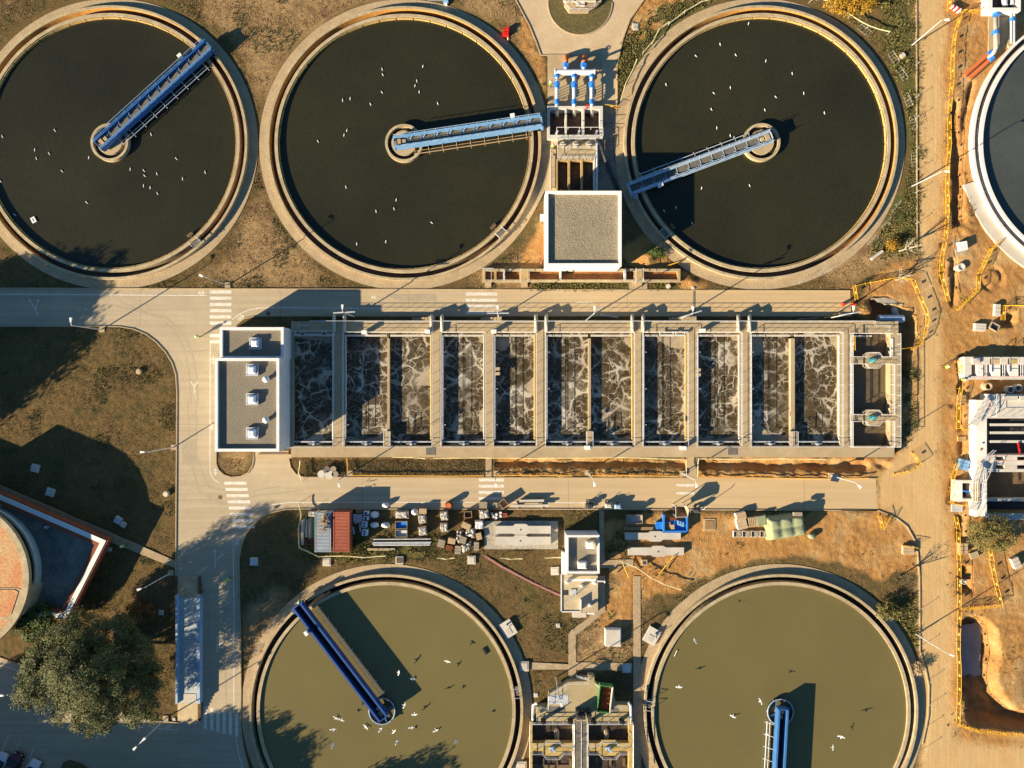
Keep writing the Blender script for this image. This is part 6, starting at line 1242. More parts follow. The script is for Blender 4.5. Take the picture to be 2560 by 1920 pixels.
t = thing('striped_barrier', 'red and white striped plastic barrier at the top of the sandy road', 'barrier', P(2382, 24), R_(-30))
for k in range(6): MB().box(-.95+k*.32, -.16, .05, -.64+k*.32, .16, .8).build('segment', white if k % 2 else red, t, True)
# new concrete works at the right edge
RW = thing('concrete_channel_works', 'new concrete channel with square openings and red edge tape at the right edge', 'concrete works', P(2486, 920)); zr = 1.3; cnr = conc_pale
for q in ((2412, 892, 2600, 911, cnr), (2412, 941, 2600, 949, cnr), (2412, 911.2, 2429, 940.8, cnr), (2443, 911.2, 2458, 940.8, wall_new), (2480, 911.2, 2501, 940.8, wall_new), (2525, 911.2, 2546, 940.8, wall_new), (2568, 911.2, 2600, 940.8, cnr)): MB().pbox(*q[:4], -2, zr).build('wall', q[4], RW)
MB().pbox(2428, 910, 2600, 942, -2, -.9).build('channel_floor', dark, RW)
for x in (2463, 2467, 2507, 2512, 2552, 2557): MB().tube([P(x, 909, zr+.6), P(x, 942, zr+.6)], .06, 6).build('scaffold_tube', galv, RW)
rtape = mat('red_tape', (0.6, 0.08, 0.05), (0.7, 0.6, 0.55), 6, .6)
for y in (911.5, 941): MB().tube([P(2430, y, zr+.9), P(2600, y, zr+.9)], .04, 5).build('edge_tape', rtape, RW)
for x in (2480, 2501, 2525, 2546): MB().tube([P(x, 895, zr), P(x, 895, zr+1.1), P(x, 909, zr+1.1)], .05, 5).build('guard_rail', galv, RW)
MB().pbox(2475, 898, 2500, 909, zr+.002, zr+.08).build('cover_board', cardb, RW); MB().pbox(2520, 898, 2546, 909, zr+.002, zr+.08).build('cover_board', ochre, RW); MB().pbox(2433, 896, 2450, 909, zr+.002, zr+.35).build('cover_board', conc_new, RW)
for k, (x, y) in enumerate(((2462, 966), (2517, 974), (2537, 970), (2575, 968))): 
    c = P(x, y, 0); t = thing('concrete_ring', 'upright concrete pipe ring in the gap between the works, %s' % ['brightest, leftmost', 'second, half shaded', 'third, half shaded', 'last at the edge'][k], 'pipe ring', c, 0, 'concrete rings'); MB().ring(c, .42, .58, -.1, .9, 24).build('ring', conc if k == 0 else conc_new, t); MB().ring(c, .58, .64, -.1, .15, 24).build('collar', conc_new, t)
RB = thing('new_basin', 'big new concrete basin with beams and scaffold at the right edge', 'basin', P(2500, 1140)); z2 = 1.7
MB().pbox(2440, 1000, 2467, 1292, -3, z2).build('end_wall', wall_new, RB)
for q in ((2467.2, 985, 2640, 1046, cnr), (2467.2, 1137, 2490, 1180, cnr), (2490.2, 1137, 2640, 1142, cnr), (2490.2, 1151, 2640, 1163, cnr), (2490.2, 1173, 2640, 1180, cnr), (2511, 1142.2, 2543, 1150.8, cnr), (2511, 1163.2, 2543, 1172.8, conc_new)): MB().pbox(*q[:4], -3, z2-.003*(q[3] % 7)).build('deck', q[4], RB)
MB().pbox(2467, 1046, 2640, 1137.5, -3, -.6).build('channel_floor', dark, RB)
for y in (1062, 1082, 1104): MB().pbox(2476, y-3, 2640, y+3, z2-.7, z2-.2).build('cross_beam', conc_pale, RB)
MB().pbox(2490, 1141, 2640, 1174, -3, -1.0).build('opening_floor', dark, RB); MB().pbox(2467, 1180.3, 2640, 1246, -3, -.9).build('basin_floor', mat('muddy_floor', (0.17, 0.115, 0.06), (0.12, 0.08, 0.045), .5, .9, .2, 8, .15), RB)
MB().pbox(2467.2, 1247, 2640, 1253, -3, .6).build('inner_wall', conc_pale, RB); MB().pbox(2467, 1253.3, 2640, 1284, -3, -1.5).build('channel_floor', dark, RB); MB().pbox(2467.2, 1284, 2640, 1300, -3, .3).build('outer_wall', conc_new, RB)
for a, b in (((2545, 1107), (2550, 1134)),): MB().beam(P(*a, z2), P(*b, z2), .18, .18).build('red_prop', red, RB)
for k, (pts) in enumerate(([(2462, 995), (2424, 1060), (2444, 1066), (2478, 1002)], [(2446, 1158), (2432, 1205), (2452, 1207), (2468, 1172)], [(2433, 1206), (2433, 1252), (2450, 1252), (2450, 1206)], [(2432, 1252), (2424, 1272), (2440, 1278), (2452, 1254)])):
    zz = z2+.6-.12*k; MB().prism(W(pts, zz), zz-.08, zz).build('scaffold_deck', conc_pale if k != 2 else cardb, RB)
    for q in (pts[0:2], pts[2:4]): railing(RB, [P(*q[0], zz), P(*q[1], zz)], galv, 1.0, 'scaffold_rail', 1.2, .04)
for pts in ([(2466, 1178), (2458, 1230), (2462, 1290)], [(2461, 1178), (2455, 1230), (2458, 1290)], [(2448, 1165), (2490, 1126)], [(2443, 1160), (2484, 1125)]): MB().tube([P(x, y, z2+1.0) for x, y in pts], .06, 6).build('scaffold_tube', galv, RB)
for pts in ([(2464, 1139), (2640, 1137)], [(2450, 1155), (2480, 1139)], [(2490, 1152), (2560, 1151)], [(2462, 1181), (2476, 1181)], [(2478, 1000), (2478, 1042)]): MB().tube([P(x, y, z2+.9) for x, y in pts], .045, 5).build('edge_tape', rtape, RB)
prail(RB, [(2480, 988), (2480, 1040)], z2, m=galv); prail(RB, [(2480, 1041), (2600, 1041)], z2, m=galv, mid=False)
for x0, x1 in ((2512, 2545), (2550, 2580)): MB().pbox(x0, 990, x1, 1001, z2+.002, z2+.3).build('upstand', conc_new, RB)
SQ = thing('square_chamber', 'square concrete chamber with a blue bar beside the scaffold', 'chamber', P(2412, 1227))
for q in ((2391, 1201, 2406, 1254, wall_new), (2406.2, 1201, 2436, 1208, conc_pale), (2406.2, 1247, 2436, 1254, conc_pale), (2434, 1208.2, 2438, 1246.8, cardb)): MB().pbox(*q[:4], -2, .9).build('wall', q[4], SQ)
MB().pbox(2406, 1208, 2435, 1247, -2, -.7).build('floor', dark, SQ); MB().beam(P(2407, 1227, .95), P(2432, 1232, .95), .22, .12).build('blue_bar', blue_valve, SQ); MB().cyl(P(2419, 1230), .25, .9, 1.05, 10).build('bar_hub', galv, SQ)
for k, (x, y, s1, s2, m_, l) in enumerate(((2411, 1162, 24, 26, blue_lt, 'light blue tool box with coiled hose beside the trench'), (2394, 1271, 26, 18, galv, 'grey sheet metal cover on the trench'), (2494, 775, 13, 30, conc_new, 'white concrete block standing beside the small hole'), (2452, 818, 27, 19, conc_pale, 'flat pale concrete slab on the orange ground'), (2487, 817, 22, 17, wood_g, 'open plywood box right of the flat pale slab'))): crate(x, y, s1, s2, -15 if k == 0 else -3 if k != 4 else -30, .6 if k != 1 else .35, m_, l, 'open' if k == 4 else 'box', ['tool_box', 'trench_plate', 'concrete_block', 'concrete_slab', 'plywood_box'][k], m_ if k != 4 else dark, 'box' if k in (0, 4) else 'block')
crate(2542, 1408, 17, 28, 24, .7, conc_new, 'pale concrete block lying at the right edge below the bushy tree', 'box', 'concrete_block', conc_new, 'block'); crate(2436, 1388, 20, 16, 20, .4, conc_w, 'rubble slab beside the trench site box', 'box', 'rubble_slab', conc_w, 'slab'); crate(2407, 615, 18, 22, 10, .8, white, 'white generator box amid cement spill', 'box', 'white_box', white, 'box'); crate(2408, 1098, 20, 12, 0, .5, yellow, 'yellow trench bridge plate', 'box', 'trench_bridge', wood, 'bridge')
mb = MB(); c = P(2398, 669); t = thing('manhole_ring', 'big pale concrete manhole ring in the trench beside the sandy road', 'manhole', c); MB().ring(c, .42, .62, -.6, .55, 24).build('ring', conc_new, t); MB().cyl(c, .45, .3, .4, 20).build('lid', conc_pale, t)
c = P(2408, 1454); t = thing('manhole_ring', 'round pale pipe end in the dark trench at lower right', 'manhole', c); MB().ring(c, .3, .42, -1, .2, 20).build('ring', conc_new, t); MB().cyl(c, .32, -.2, .1, 16).build('lid', conc_pale, t)
cement = mat('cement_spill', (0.40, 0.36, 0.30), (0.28, 0.22, 0.15), 1.2, .9, .3, 7, .2)
def blob(pts, z, m, name, label, jit=.25):
    q = [P(x, y) for x, y in pts]; n = len(q); out = []
    for i in range(n):
        for k in range(4): p = q[i].lerp(q[(i+1) % n], k/4); out.append((p.x+random.uniform(-jit, jit), p.y+random.uniform(-jit, jit)))
    return struct(name, MB().prism(out, -.2, z), m, label)
blob([(2385, 600), (2400, 575), (2420, 590), (2425, 620), (2410, 640), (2390, 635)], .16, cement, 'cement_spill', 'dried cement spill round the white box'); blob([(2178, 745), (2235, 748), (2255, 768), (2225, 762), (2185, 752)], .10, cement, 'cement_spill', 'pale broken concrete edge above the pit')
q = [(v.x+random.uniform(-.18, .18), v.y+random.uniform(-.18, .18)) for v in W([(2424, 1576), (2436, 1570), (2450, 1572), (2462, 1567), (2473, 1571), (2475, 1590), (2472, 1620), (2476, 1650), (2474, 1680), (2476, 1700), (2460, 1705), (2445, 1701), (2430, 1706), (2419, 1700), (2421, 1670), (2418, 1640), (2423, 1610)])]; struct('pit_water', MB().prism(q, -3.0, -2.05), mat('grey_pit_water', (0.30, 0.31, 0.29), (0.22, 0.22, 0.20), .4, .5, .1, 6, .12), 'flat grey bottom of the big pit')
t = thing('red_valve', 'bright red machine on the rim right of the upper middle tank', 'machine', P(1266, 84)); c = P(1266, 84)
for k, (dx, dy, w_, h_) in enumerate(((0, .3, .4, .25), (-.15, -.35, .5, .25), (.2, 0, .25, .3))): MB().box(c.x+dx-w_, c.y+dy-h_, .1, c.x+dx+w_, c.y+dy+h_, .9-.2*k).build('casing', red, t)
MB().tube([(c.x+.2, c.y-.7, .2), (c.x+.25, c.y-1.1, .2)], .08, 6).build('spout', white, t)
t = thing('blue_drive', 'blue drive unit on the rim at the top of the upper middle tank', 'machine', P(1112, 3)); c = P(1112, 3); MB().box(c.x-2.6, c.y-.15, .5, c.x+.4, c.y+.25, .75).build('arm', blue_pale, t); MB().box(c.x-.2, c.y-.5, .1, c.x+.6, c.y+.5, 1.1).build('casing', blue_lt, t); MB().box(c.x, c.y-.8, .1, c.x+.4, c.y-.52, .5).build('foot', white, t)
t = thing('scum_float', 'small white float with a dark slot on the upper left tank', 'float', P(87, 551), .5); MB().box(-.35, -.45, .1, .35, .45, .35).build('body', white, t, True); MB().box(-.08, -.25, .351, .08, .25, .36).build('slot', dark, t, True)
t = thing('scum_float', 'dark scum float in the lower left tank near its right rim', 'float', P(1213, 1624), .5); MB().box(-.2, -.55, .4, .2, .55, .65).build('body', dark, t, True); MB().box(-.15, -.5, .651, .15, .5, .68).build('lid', rubber_and_shade, t, True)
MB().tube([P(1686, 1641, .5), P(1693, 1626, .5)], .09, 6).single('floating_stick', conc_new, 'thin pale stick floating in the lower right tank', 'stick')
MB().tube([P(2178, 648, .3), P(2206, 628, .3)], [.24, .26], 12).single('felled_log', conc_new, 'pale sawn log lying beside the upper right tank', 'log')
for k, (a, b) in enumerate((((1667, 665), (1705, 652)), ((2060, 795), (2100, 782)), ((1990, 798), (2045, 795)), ((1500, 787), (1545, 793)))): MB().beam(P(*a, .35), P(*b, .35), .16, .1).single('loose_plank', [yellow, yellow, wood_g, galv][k], ['yellow bar beside the end of the low channel', 'yellow bar on the north ledge near the pit', 'grey plank on the north ledge of the aeration tank', 'thin steel bar in the shade north of the aeration tank'][k], 'plank')
# fallen wire fence panels beside the upper right tank
for k, (x, y, rz) in enumerate(((2155, 82, -.6), (2228, 150, -1.0), (2248, 190, -1.0), (2262, 255, -1.2), (2276, 310, -1.3), (2278, 400, -1.5), (2240, 520, .9), (2215, 560, .8), (2180, 605, .6), (2060, 685, .35), (2010, 705, .5))):
    p = P(x, y); t = thing('wire_fence', 'leaning piece of wire fence round the upper right tank, %s going clockwise' % ORD[k], 'fence', (p.x, p.y, 0), rz, 'wire fence panels'); t.scale = (.65, .55, .6); mb = MB(); mb.tube([(-1.5, 0, .2), (-1.5, .7, 1.5), (1.5, .7, 1.5), (1.5, 0, .2)], .03, 5, True); mb.build('frame', galv, t, True)
    mb = MB()
    for q in range(1, 4): mb.tube([(-1.5+q*.75, 0, .2), (-1.5+q*.75, .7, 1.5)], .012, 3)
    mb.build('wire', galv, t, True)['kind'] = 'stuff'
# ---------------------------------------------------------------- trees and plants
def leaf_mesh(lobes, n, size, seed, flat=0.5):
    """lobes: (x,y,z,rx,ry,rz) local metres"""
    rs = np.random.RandomState(seed); L = np.array(lobes, float); vol = L[:, 3]*L[:, 4]*L[:, 5]; pr = vol**(2/3)/np.sum(vol**(2/3))
    ncl = max(8, n//(170 if n > 50000 else 45)); ci = rs.choice(len(L), ncl, p=pr); d = rs.normal(size=(ncl, 3)); d /= np.linalg.norm(d, axis=1)[:, None]
    rad = rs.rand(ncl)**(1/5.0)*1.02; cc = L[ci, :3]+d*rad[:, None]*L[ci, 3:6]; cr = (0.30+0.55*rs.rand(ncl))*(1.45 if n > 50000 else 1)
    li = rs.randint(0, ncl, n); e = rs.normal(size=(n, 3)); e /= np.linalg.norm(e, axis=1)[:, None]
    c = cc[li]+e*(rs.rand(n)**.5*cr[li])[:, None]*np.array([1, 1, .75])*max(size, .28)*4.0
    nr = rs.normal(size=(n, 3))*flat+d[li]*.8+np.array([0, 0, .5]); nr /= np.linalg.norm(nr, axis=1)[:, None]
    u = np.cross(nr, rs.normal(size=(n, 3))); u /= np.linalg.norm(u, axis=1)[:, None]; v = np.cross(nr, u)
    s = (size*(.6+.8*rs.rand(n)))[:, None]; c[:, 2] = np.maximum(c[:, 2], .1)
    vs = np.stack([c-u*s*.5, c+v*s*.30, c+u*s*.5, c-v*s*.30], 1).reshape(-1, 3)
    me = bpy.data.meshes.new('crown'); k = n*4
    me.vertices.add(k); me.vertices.foreach_set('co', vs.ravel().astype(np.float32)); me.loops.add(k); me.loops.foreach_set('vertex_index', np.arange(k, dtype=np.int32)); me.polygons.add(n); me.polygons.foreach_set('loop_start', np.arange(0, k, 4, dtype=np.int32)); me.polygons.foreach_set('loop_total', np.full(n, 4, dtype=np.int32)); me.update()
    return me
def leaf_mat(name, c1, c2): return mat(name, c1, c2, 0.55, .7, 0, 3.0, .35, spec=.2)
lf_olive = leaf_mat('olive_leaves', (0.150, 0.150, 0.050), (0.070, 0.080, 0.028)); lf_green = leaf_mat('green_leaves', (0.10, 0.14, 0.03), (0.05, 0.08, 0.02)); lf_yellow = leaf_mat('yellow_leaves', (0.42, 0.25, 0.02), (0.30, 0.16, 0.02)); lf_dry = leaf_mat('dry_leaves', (0.19, 0.17, 0.05), (0.12, 0.10, 0.035)); bark = mat('bark', (0.12, 0.085, 0.055), (0.07, 0.05, 0.035), 3, .95, .4)
def tree(px, py, lobes, n, size, m, label, name='tree', seed=1, h=4.0, tr=.3, cat='tree', group=None):
    p = P(px, py); t = thing(name, label, cat, (p.x, p.y, 0), 0, group)
    me = leaf_mesh(lobes, n, size, seed); me.materials.append(m); o = bpy.data.objects.new('crown', me); C.objects.link(o); o.parent = t
    mb = MB(); mb.tube([(0, 0, -.1), (.1, .05, h*.5), (0, 0, h)], [tr, tr*.8, tr*.6], 9); mb.build('trunk', bark, t, True, smooth=True)
    rs = random.Random(seed)
    for l in lobes[:9]: mb = MB(); mb.tube([(0, 0, h*.55), (l[0]*.4+rs.uniform(-.3, .3), l[1]*.4, h*.6+l[2]*.25), (l[0]*.85, l[1]*.85, l[2])], [tr*.5, tr*.3, tr*.1], 6); mb.build('limb', bark, t, True, smooth=True)
    return t
def lob(base, l):
    b = P(*base); out = []
    for x, y, z, r in l: p = P(x, y, z); out.append((p.x-b.x, p.y-b.y, z, r/S, r/S, r/S*.72))
    return out
big = lob((240, 1670), [(125, 1640, 7.5, 58), (195, 1595, 8.5, 64), (280, 1600, 8, 54), (215, 1680, 11, 74), (320, 1650, 8, 60), (115, 1715, 7, 58), (330, 1730, 7, 56), (235, 1755, 9, 60), (215, 1805, 6, 32), (272, 1802, 5, 28), (378, 1778, 5, 26), (72, 1738, 6, 30), (340, 1788, 4.5, 26), (88, 1655, 7, 38), (370, 1690, 6, 40), (160, 1760, 7, 40), (165, 1660, 10, 50), (280, 1700, 10, 52)])
BT = tree(240, 1670, big, 150000, .21, lf_olive, 'large dense olive green tree beside the weighbridge', 'broadleaf_tree', 5, 5, .45)
tree(90, 1550, lob((90, 1550), [(70, 1548, 3.5, 30), (105, 1540, 3.5, 30), (85, 1575, 3, 28), (115, 1570, 3, 24)]), 9000, .26, lf_green, 'small bright green tree touching the red trimmed building', 'broadleaf_tree', 6, 2.2, .18)
gen = [(0, 0, 7, 4.2, 4.2, 3.4), (2.8, 1, 6, 2.8, 2.8, 2.4), (-2.6, 1.5, 6.2, 2.8, 2.6, 2.2), (.5, -2.8, 5.8, 2.7, 2.7, 2.2), (-1.5, 2.6, 8, 2.2, 2.2, 2), (1.2, 1.4, 9, 2.2, 2.2, 1.9)]
g1 = None
for k, (x, y, s, rz) in enumerate(((-185, 950, 1.2, 0), (-310, 960, 1.2, 1), (-222, 1075, 1.2, 2), (-170, 850, .9, 3), (-150, 1850, 1.0, 2.5), (-250, 1930, 1.2, .7), (440, 2065, .95, 1.5), (330, 2100, 1.1, 4), (775, 2100, .9, 5.2), (-60, -120, 1.0, 1), (560, 2190, 1.0, 3.3), (250, 2035, 1.05, 2.2), (375, 2020, .9, .4))):
    lab = 'leafy tree outside the picture shading the ' + ['road at the left edge', 'left road farther out', 'grass at the left edge', 'verge below the upper left tank', 'lower road at the left edge', 'lower left corner', 'rim of the lower left tank', 'zebra crossing at the bottom', 'olive water at the bottom', 'top left corner', 'junction at the bottom', 'lower road near the office', 'lower road near the weighbridge'][k]
    if g1 is None: g1 = tree(x, y, gen, 15000, .42, lf_olive, lab, 'broadleaf_tree', 9, 4.5, .3, group='trees round the plant'); o = g1
    else: o = copy_tree(g1, P(x, y), rz, lab, 'trees round the plant')
    o.scale = (s, s, s); o.rotation_euler = (0, 0, rz)
tree(2140, -10, lob((2140, -10), [(2090, 0, 2.5, 26), (2120, 12, 2.2, 28), (2160, 0, 2.6, 28), (2185, -8, 2.2, 20), (2135, -25, 3, 36)]), 9000, .24, lf_yellow, 'golden yellow autumn tree at the top edge', 'autumn_tree', 11, 1.8, .14)
tree(2475, 1335, lob((2475, 1335), [(2450, 1320, 2.2, 26), (2490, 1315, 2.4, 30), (2520, 1340, 2, 24), (2470, 1350, 2.0, 28), (2440, 1345, 1.6, 20), (2510, 1362, 1.6, 18)]), 8000, .2, lf_dry, 'loose olive bushy tree below the new concrete basin', 'bushy_tree', 12, 1.6, .12)
tree(2222, 1530, lob((2222, 1530), [(2212, 1525, 1.2, 18), (2232, 1535, 1.2, 16), (2220, 1515, 1, 12)]), 1800, .2, lf_dry, 'spiky yellow green bush on the rim of the lower right tank', 'bush', 13, .6, .05, 'bush')
tree(2298, 1673, lob((2298, 1673), [(2296, 1672, .8, 12), (2302, 1666, .7, 8)]), 700, .18, cardb, 'dry brown bush on the rim of the lower right tank', 'bush', 14, .4, .04, 'bush')
tree(1642, 630, lob((1642, 630), [(1640, 628, .9, 12), (1648, 634, .8, 9)]), 1500, .2, lf_green, 'green shrub on the orange mound right of the square building', 'bush', 15, .5, .05, 'bush'); tree(2233, 612, lob((2233, 612), [(2232, 612, 1.0, 9)]), 700, .2, lf_yellow, 'small yellow shrub beside the felled log', 'bush', 16, .5, .05, 'bush')
tree(345, 1525, lob((345, 1525), [(345, 1522, 1, 26), (330, 1530, .9, 20), (365, 1530, .9, 18)]), 4000, .2, leaf_mat('rusty_leaves', (0.22, 0.10, 0.03), (0.14, 0.07, 0.025)), 'rusty brown bush between the large tree and the weighbridge', 'bush', 17, .5, .06, 'bush')
def bare_tree(px, py, h, spread, label, seed, m=mat('pale_bark', (0.5, 0.42, 0.30), None, 3, .9)):
    p = P(px, py); t = thing('bare_tree', label, 'tree', (p.x, p.y, 0)); rs = random.Random(seed)
    MB().tube([(0, 0, -.1), (.05, 0, h*.45)], [.12, .09], 7).build('trunk', m, t, True)
    for k in range(9):
        a = k*2.4+rs.random(); mb = MB(); r = spread*rs.uniform(.6, 1); e = Vector((r*math.cos(a), r*math.sin(a), h*rs.uniform(.75, 1))); m_ = Vector((e.x*.4, e.y*.4, h*.6)); mb.tube([(0, 0, h*rs.uniform(.25, .45)), m_, e], [.06, .045, .015], 5)
        for q in range(4): b = m_.lerp(e, rs.uniform(0, .9)); mb.tube([b, b+Vector((rs.uniform(-.7, .7), rs.uniform(-.7, .7), rs.uniform(.1, .7)))], [.025, .01], 4)
        mb.build('limb', m, t, True)
    return t
bare_tree(2248, 628, 4.5, 1.8, 'bare pale tree beside the sandy road above the pit', 3); bare_tree(2250, 1440, 3.2, 1.5, 'bare shrub beside the kerb at the lower right tank', 4, bark); bare_tree(2240, 700, 2.5, 1.6, 'fallen pale branches at the edge of the pit', 5)
for k, (x, y) in enumerate(((1523, 1533), (1529, 1540), (1526, 1545))):
    p = P(x, y); mb = MB()
    for a in range(9): c, s = math.cos(a*.7), math.sin(a*.7); mb.add([(p.x-s*.05, p.y+c*.05, .1), (p.x+s*.05, p.y-c*.05, .1), (p.x+c*.42, p.y+s*.42, .4)], [(0, 1, 2)])
    mb.single('agave', lf_green, 'spiky blue green agave below the small white building', 'plant', 'agave plants')
# weeds: tufts of grass everywhere, denser where green
def tufts(name, wmask, n, size, hgt, m, label, seed, blades=3, lean=.35):
    rs = np.random.RandomState(seed); w_ = np.clip(wmask, 0, None).ravel(); w_ = w_/w_.sum(); ii = rs.choice(len(w_), n, p=w_); x = GX.ravel()[ii]+(rs.rand(n)-.5)*STEP; y = GY.ravel()[ii]+(rs.rand(n)-.5)*STEP; z = GZ.ravel()[ii]-.02
    vs = []; s = size*(.5+rs.rand(n)); hh = hgt*(.4+rs.rand(n)); allv = np.zeros((n, blades, 3, 3))
    for b in range(blades):
        a = rs.rand(n)*2*PI; dx = np.cos(a); dy = np.sin(a); ox = (rs.rand(n)-.5)*s; oy = (rs.rand(n)-.5)*s
        allv[:, b, 0] = np.stack([x+ox-dy*s*.25, y+oy+dx*s*.25, z], -1); allv[:, b, 1] = np.stack([x+ox+dy*s*.25, y+oy-dx*s*.25, z], -1); allv[:, b, 2] = np.stack([x+ox+dx*hh*lean*2, y+oy+dy*hh*lean*2, z+hh], -1)
    k = n*blades*3; me = bpy.data.meshes.new(name); me.vertices.add(k); me.vertices.foreach_set('co', allv.ravel().astype(np.float32)); me.loops.add(k); me.loops.foreach_set('vertex_index', np.arange(k, dtype=np.int32)); me.polygons.add(k//3); me.polygons.foreach_set('loop_start', np.arange(0, k, 3, dtype=np.int32)); me.polygons.foreach_set('loop_total', np.full(k//3, 3, dtype=np.int32)); me.update(); me.materials.append(m)
    o = bpy.data.objects.new(name, me); C.objects.link(o); o['kind'] = 'stuff'; o['label'] = label; return o
clear = 1-np.clip(m_road+m_sand, 0, 1)
for cx, cy in TANKS: clear = np.where((PXg-cx)**2+(PYg-cy)**2 < 371**2, 0, clear)
for x0, y0, x1, y1 in ((545, 800, 2250, 1146), (1300, 1760, 1590, 2000), (1368, 250, 1545, 480), (1205, 668, 1702, 706), (1362, 470, 1555, 672), (2400, 880, 2900, 1300), (438, 1430, 505, 1800), (1403, 1330, 1500, 1545), (1211, 1300, 1396, 1375), (785, 1280, 875, 1385)): clear = np.where((PXg > x0) & (PXg < x1) & (PYg > y0) & (PYg < y1), 0, clear)
clear = np.where((PXg < -60) | (PXg > 2640) | (PYg < -60) | (PYg > 1990), 0, clear); clear = np.where(mask([[(0, 1205), (295, 1335), (445, 1400), (445, 1425), (290, 1362), (180, 1570), (-60, 1720), (-60, 1180)]], 0) > 0, 0, clear)
gr_base = clear*(1-m_soil)*(.35+vnoise(nx, ny, 9, 301)**2*1.6)
dry = mat('dry_grass', (0.42, 0.28, 0.135), (0.29, 0.19, 0.09), 0.6, .95, 0, 4, .3); drk = mat('brown_grass', (0.19, 0.13, 0.058), (0.125, 0.09, 0.037), 0.5, .95, 0, 4, .3); grn = mat('green_weeds', (0.10, 0.115, 0.033), (0.17, 0.135, 0.055), 0.6, .95, 0, 4, .3)
tufts('grass', gr_base*(.15+m_tan), 42000, .16, .10, dry, 'dry tan grass between the tanks', 41); tufts('grass', gr_base*(1.05-m_tan), 52000, .15, .09, drk, 'short brown grass on the lawns', 42)
tufts('weeds', clear*np.clip(m_green*1.2*(vnoise(nx, ny, 7, 306) > .45)+(vnoise(nx, ny, 14, 303) > .74)*(1-m_soil)*.25+m_soil*(vnoise(nx, ny, 10, 304) > .8)*.08, 0, 2), 20000, .24, .20, grn, 'green weeds along the rims and fences', 43); tufts('weeds', clear*m_green*(vnoise(nx, ny, 6, 305) > .5), 3500, .4, .3, lf_dry, 'rough dry weeds beside the sandy road', 44)
strip_m = clear*0; strip_m = np.where((PXg > 760) & (PXg < 1212) & (PYg > 1148) & (PYg < 1190), 1, 0)*1.0+np.where((PXg > 1235) & (PXg < 1712) & (PYg > 1170) & (PYg < 1190), .35, 0); tufts('weeds', strip_m, 7000, .22, .14, mat('strip_weeds', (0.24, 0.175, 0.08), (0.13, 0.11, 0.045), .7, .95, 0, 4, .35), 'brown weeds on the strip south of the aeration tank', 45)
lv_ = clear*np.where((PXg < 450) & (PYg > 820) & (PYg < 1110), 1, 0); tufts('fallen_leaves', lv_, 1500, .16, .05, mat('leaf_litter', (0.48, 0.36, 0.10), (0.4, 0.36, 0.25), 2, .9), 'scattered yellow fallen leaves on the left lawn', 46, 1, 1.2)
st_ = clear*m_soil; tufts('stones', st_, 5000, .14, .06, mat('pebbles', (0.40, 0.25, 0.12), (0.30, 0.17, 0.08), 2, .9), 'small clods and stones on the orange soil', 47, 2, .6)

# ---------------------------------------------------------------- cars
def make_car(px, py, rz, paint_m, label):
    p = P(px, py); t = thing('parked_car', label, 'car', (p.x, p.y, 0.05), rz, 'cars parked at the bottom left')
    secs = [(-2.05, .62, .35, .62), (-1.95, .78, .30, .78), (-1.3, .86, .26, .86), (0, .88, .25, .90), (1.2, .86, .26, .86), (1.85, .76, .30, .74), (2.08, .58, .36, .58)]
    vs = []; fs = []
    for x, hw, z0, z1 in secs: vs += [(x, -hw, z0), (x, -hw, z1*.75), (x, -hw*.9, z1), (x, hw*.9, z1), (x, hw, z1*.75), (x, hw, z0)]
    for i in range(len(secs)-1):
        for k in range(6): a = i*6+k; b = i*6+(k+1) % 6; fs.append((a, b, b+6, a+6))
    fs += [tuple(range(6)), tuple(range(len(vs)-6, len(vs)))[::-1]]
    body = MB().add(vs, fs).build('body', paint_m, t, True, smooth=False)
    cab = [(-1.75, .70, .80), (-1.05, .62, 1.38), (.25, .62, 1.42), (1.05, .70, .86)]; vs = []; fs = []
    for x, hw, z in cab: vs += [(x, -hw-.08*(z < 1), z), (x, hw+.08*(z < 1), z)]
    MB().add([(-1.0, -.60, 1.40), (.22, -.60, 1.44), (.22, .60, 1.44), (-1.0, .60, 1.40), (-1.0, -.6, 1.36), (.22, -.6, 1.40), (.22, .6, 1.40), (-1.0, .6, 1.36)], [(0, 1, 2, 3), (7, 6, 5, 4), (0, 4, 5, 1), (1, 5, 6, 2), (2, 6, 7, 3), (3, 7, 4, 0)]).build('roof', paint_m, t, True)
    MB().add([(.24, -.6, 1.40), (1.05, -.72, .88), (1.05, .72, .88), (.24, .6, 1.40)], [(0, 1, 2, 3)]).build('windscreen', glass, t, True); MB().add([(-1.02, -.6, 1.38), (-1.02, .6, 1.38), (-1.7, .70, .84), (-1.7, -.70, .84)], [(0, 1, 2, 3)]).build('rear_window', glass, t, True)
    for s in (-1, 1): MB().add([(-1.0, s*.6, 1.37), (.22, s*.6, 1.40), (1.03, s*.73, .87), (-1.68, s*.73, .84)], [(0, 1, 2, 3)]).build('side_window', glass, t, True); MB().box(.85, s*.9-.08, .85, 1.0, s*.9+.08, .98).build('mirror', paint_m, t, True)
    for sx in (-1.3, 1.3):
        for s in (-1, 1): wv = MB().tube([(sx, s*.70, .32), (sx, s*.9, .32)], .32, 16).build('wheel', rubber_and_shade, t, True); MB().tube([(sx, s*.901, .32), (sx, s*.92, .32)], .18, 12).build('rim', galv, wv, True)
    for s in (-1, 1): MB().box(1.9, s*.5-.15, .55, 2.0, s*.5+.15, .68).build('headlight', white, t, True)
    return t
car_w = mat('white_car_paint', (0.75, 0.76, 0.78), None, .3, .25, 0, 3, .02, spec=.6); car_r = mat('dark_red_car_paint', (0.10, 0.008, 0.012), None, .3, .25, 0, 3, .02, spec=.6)
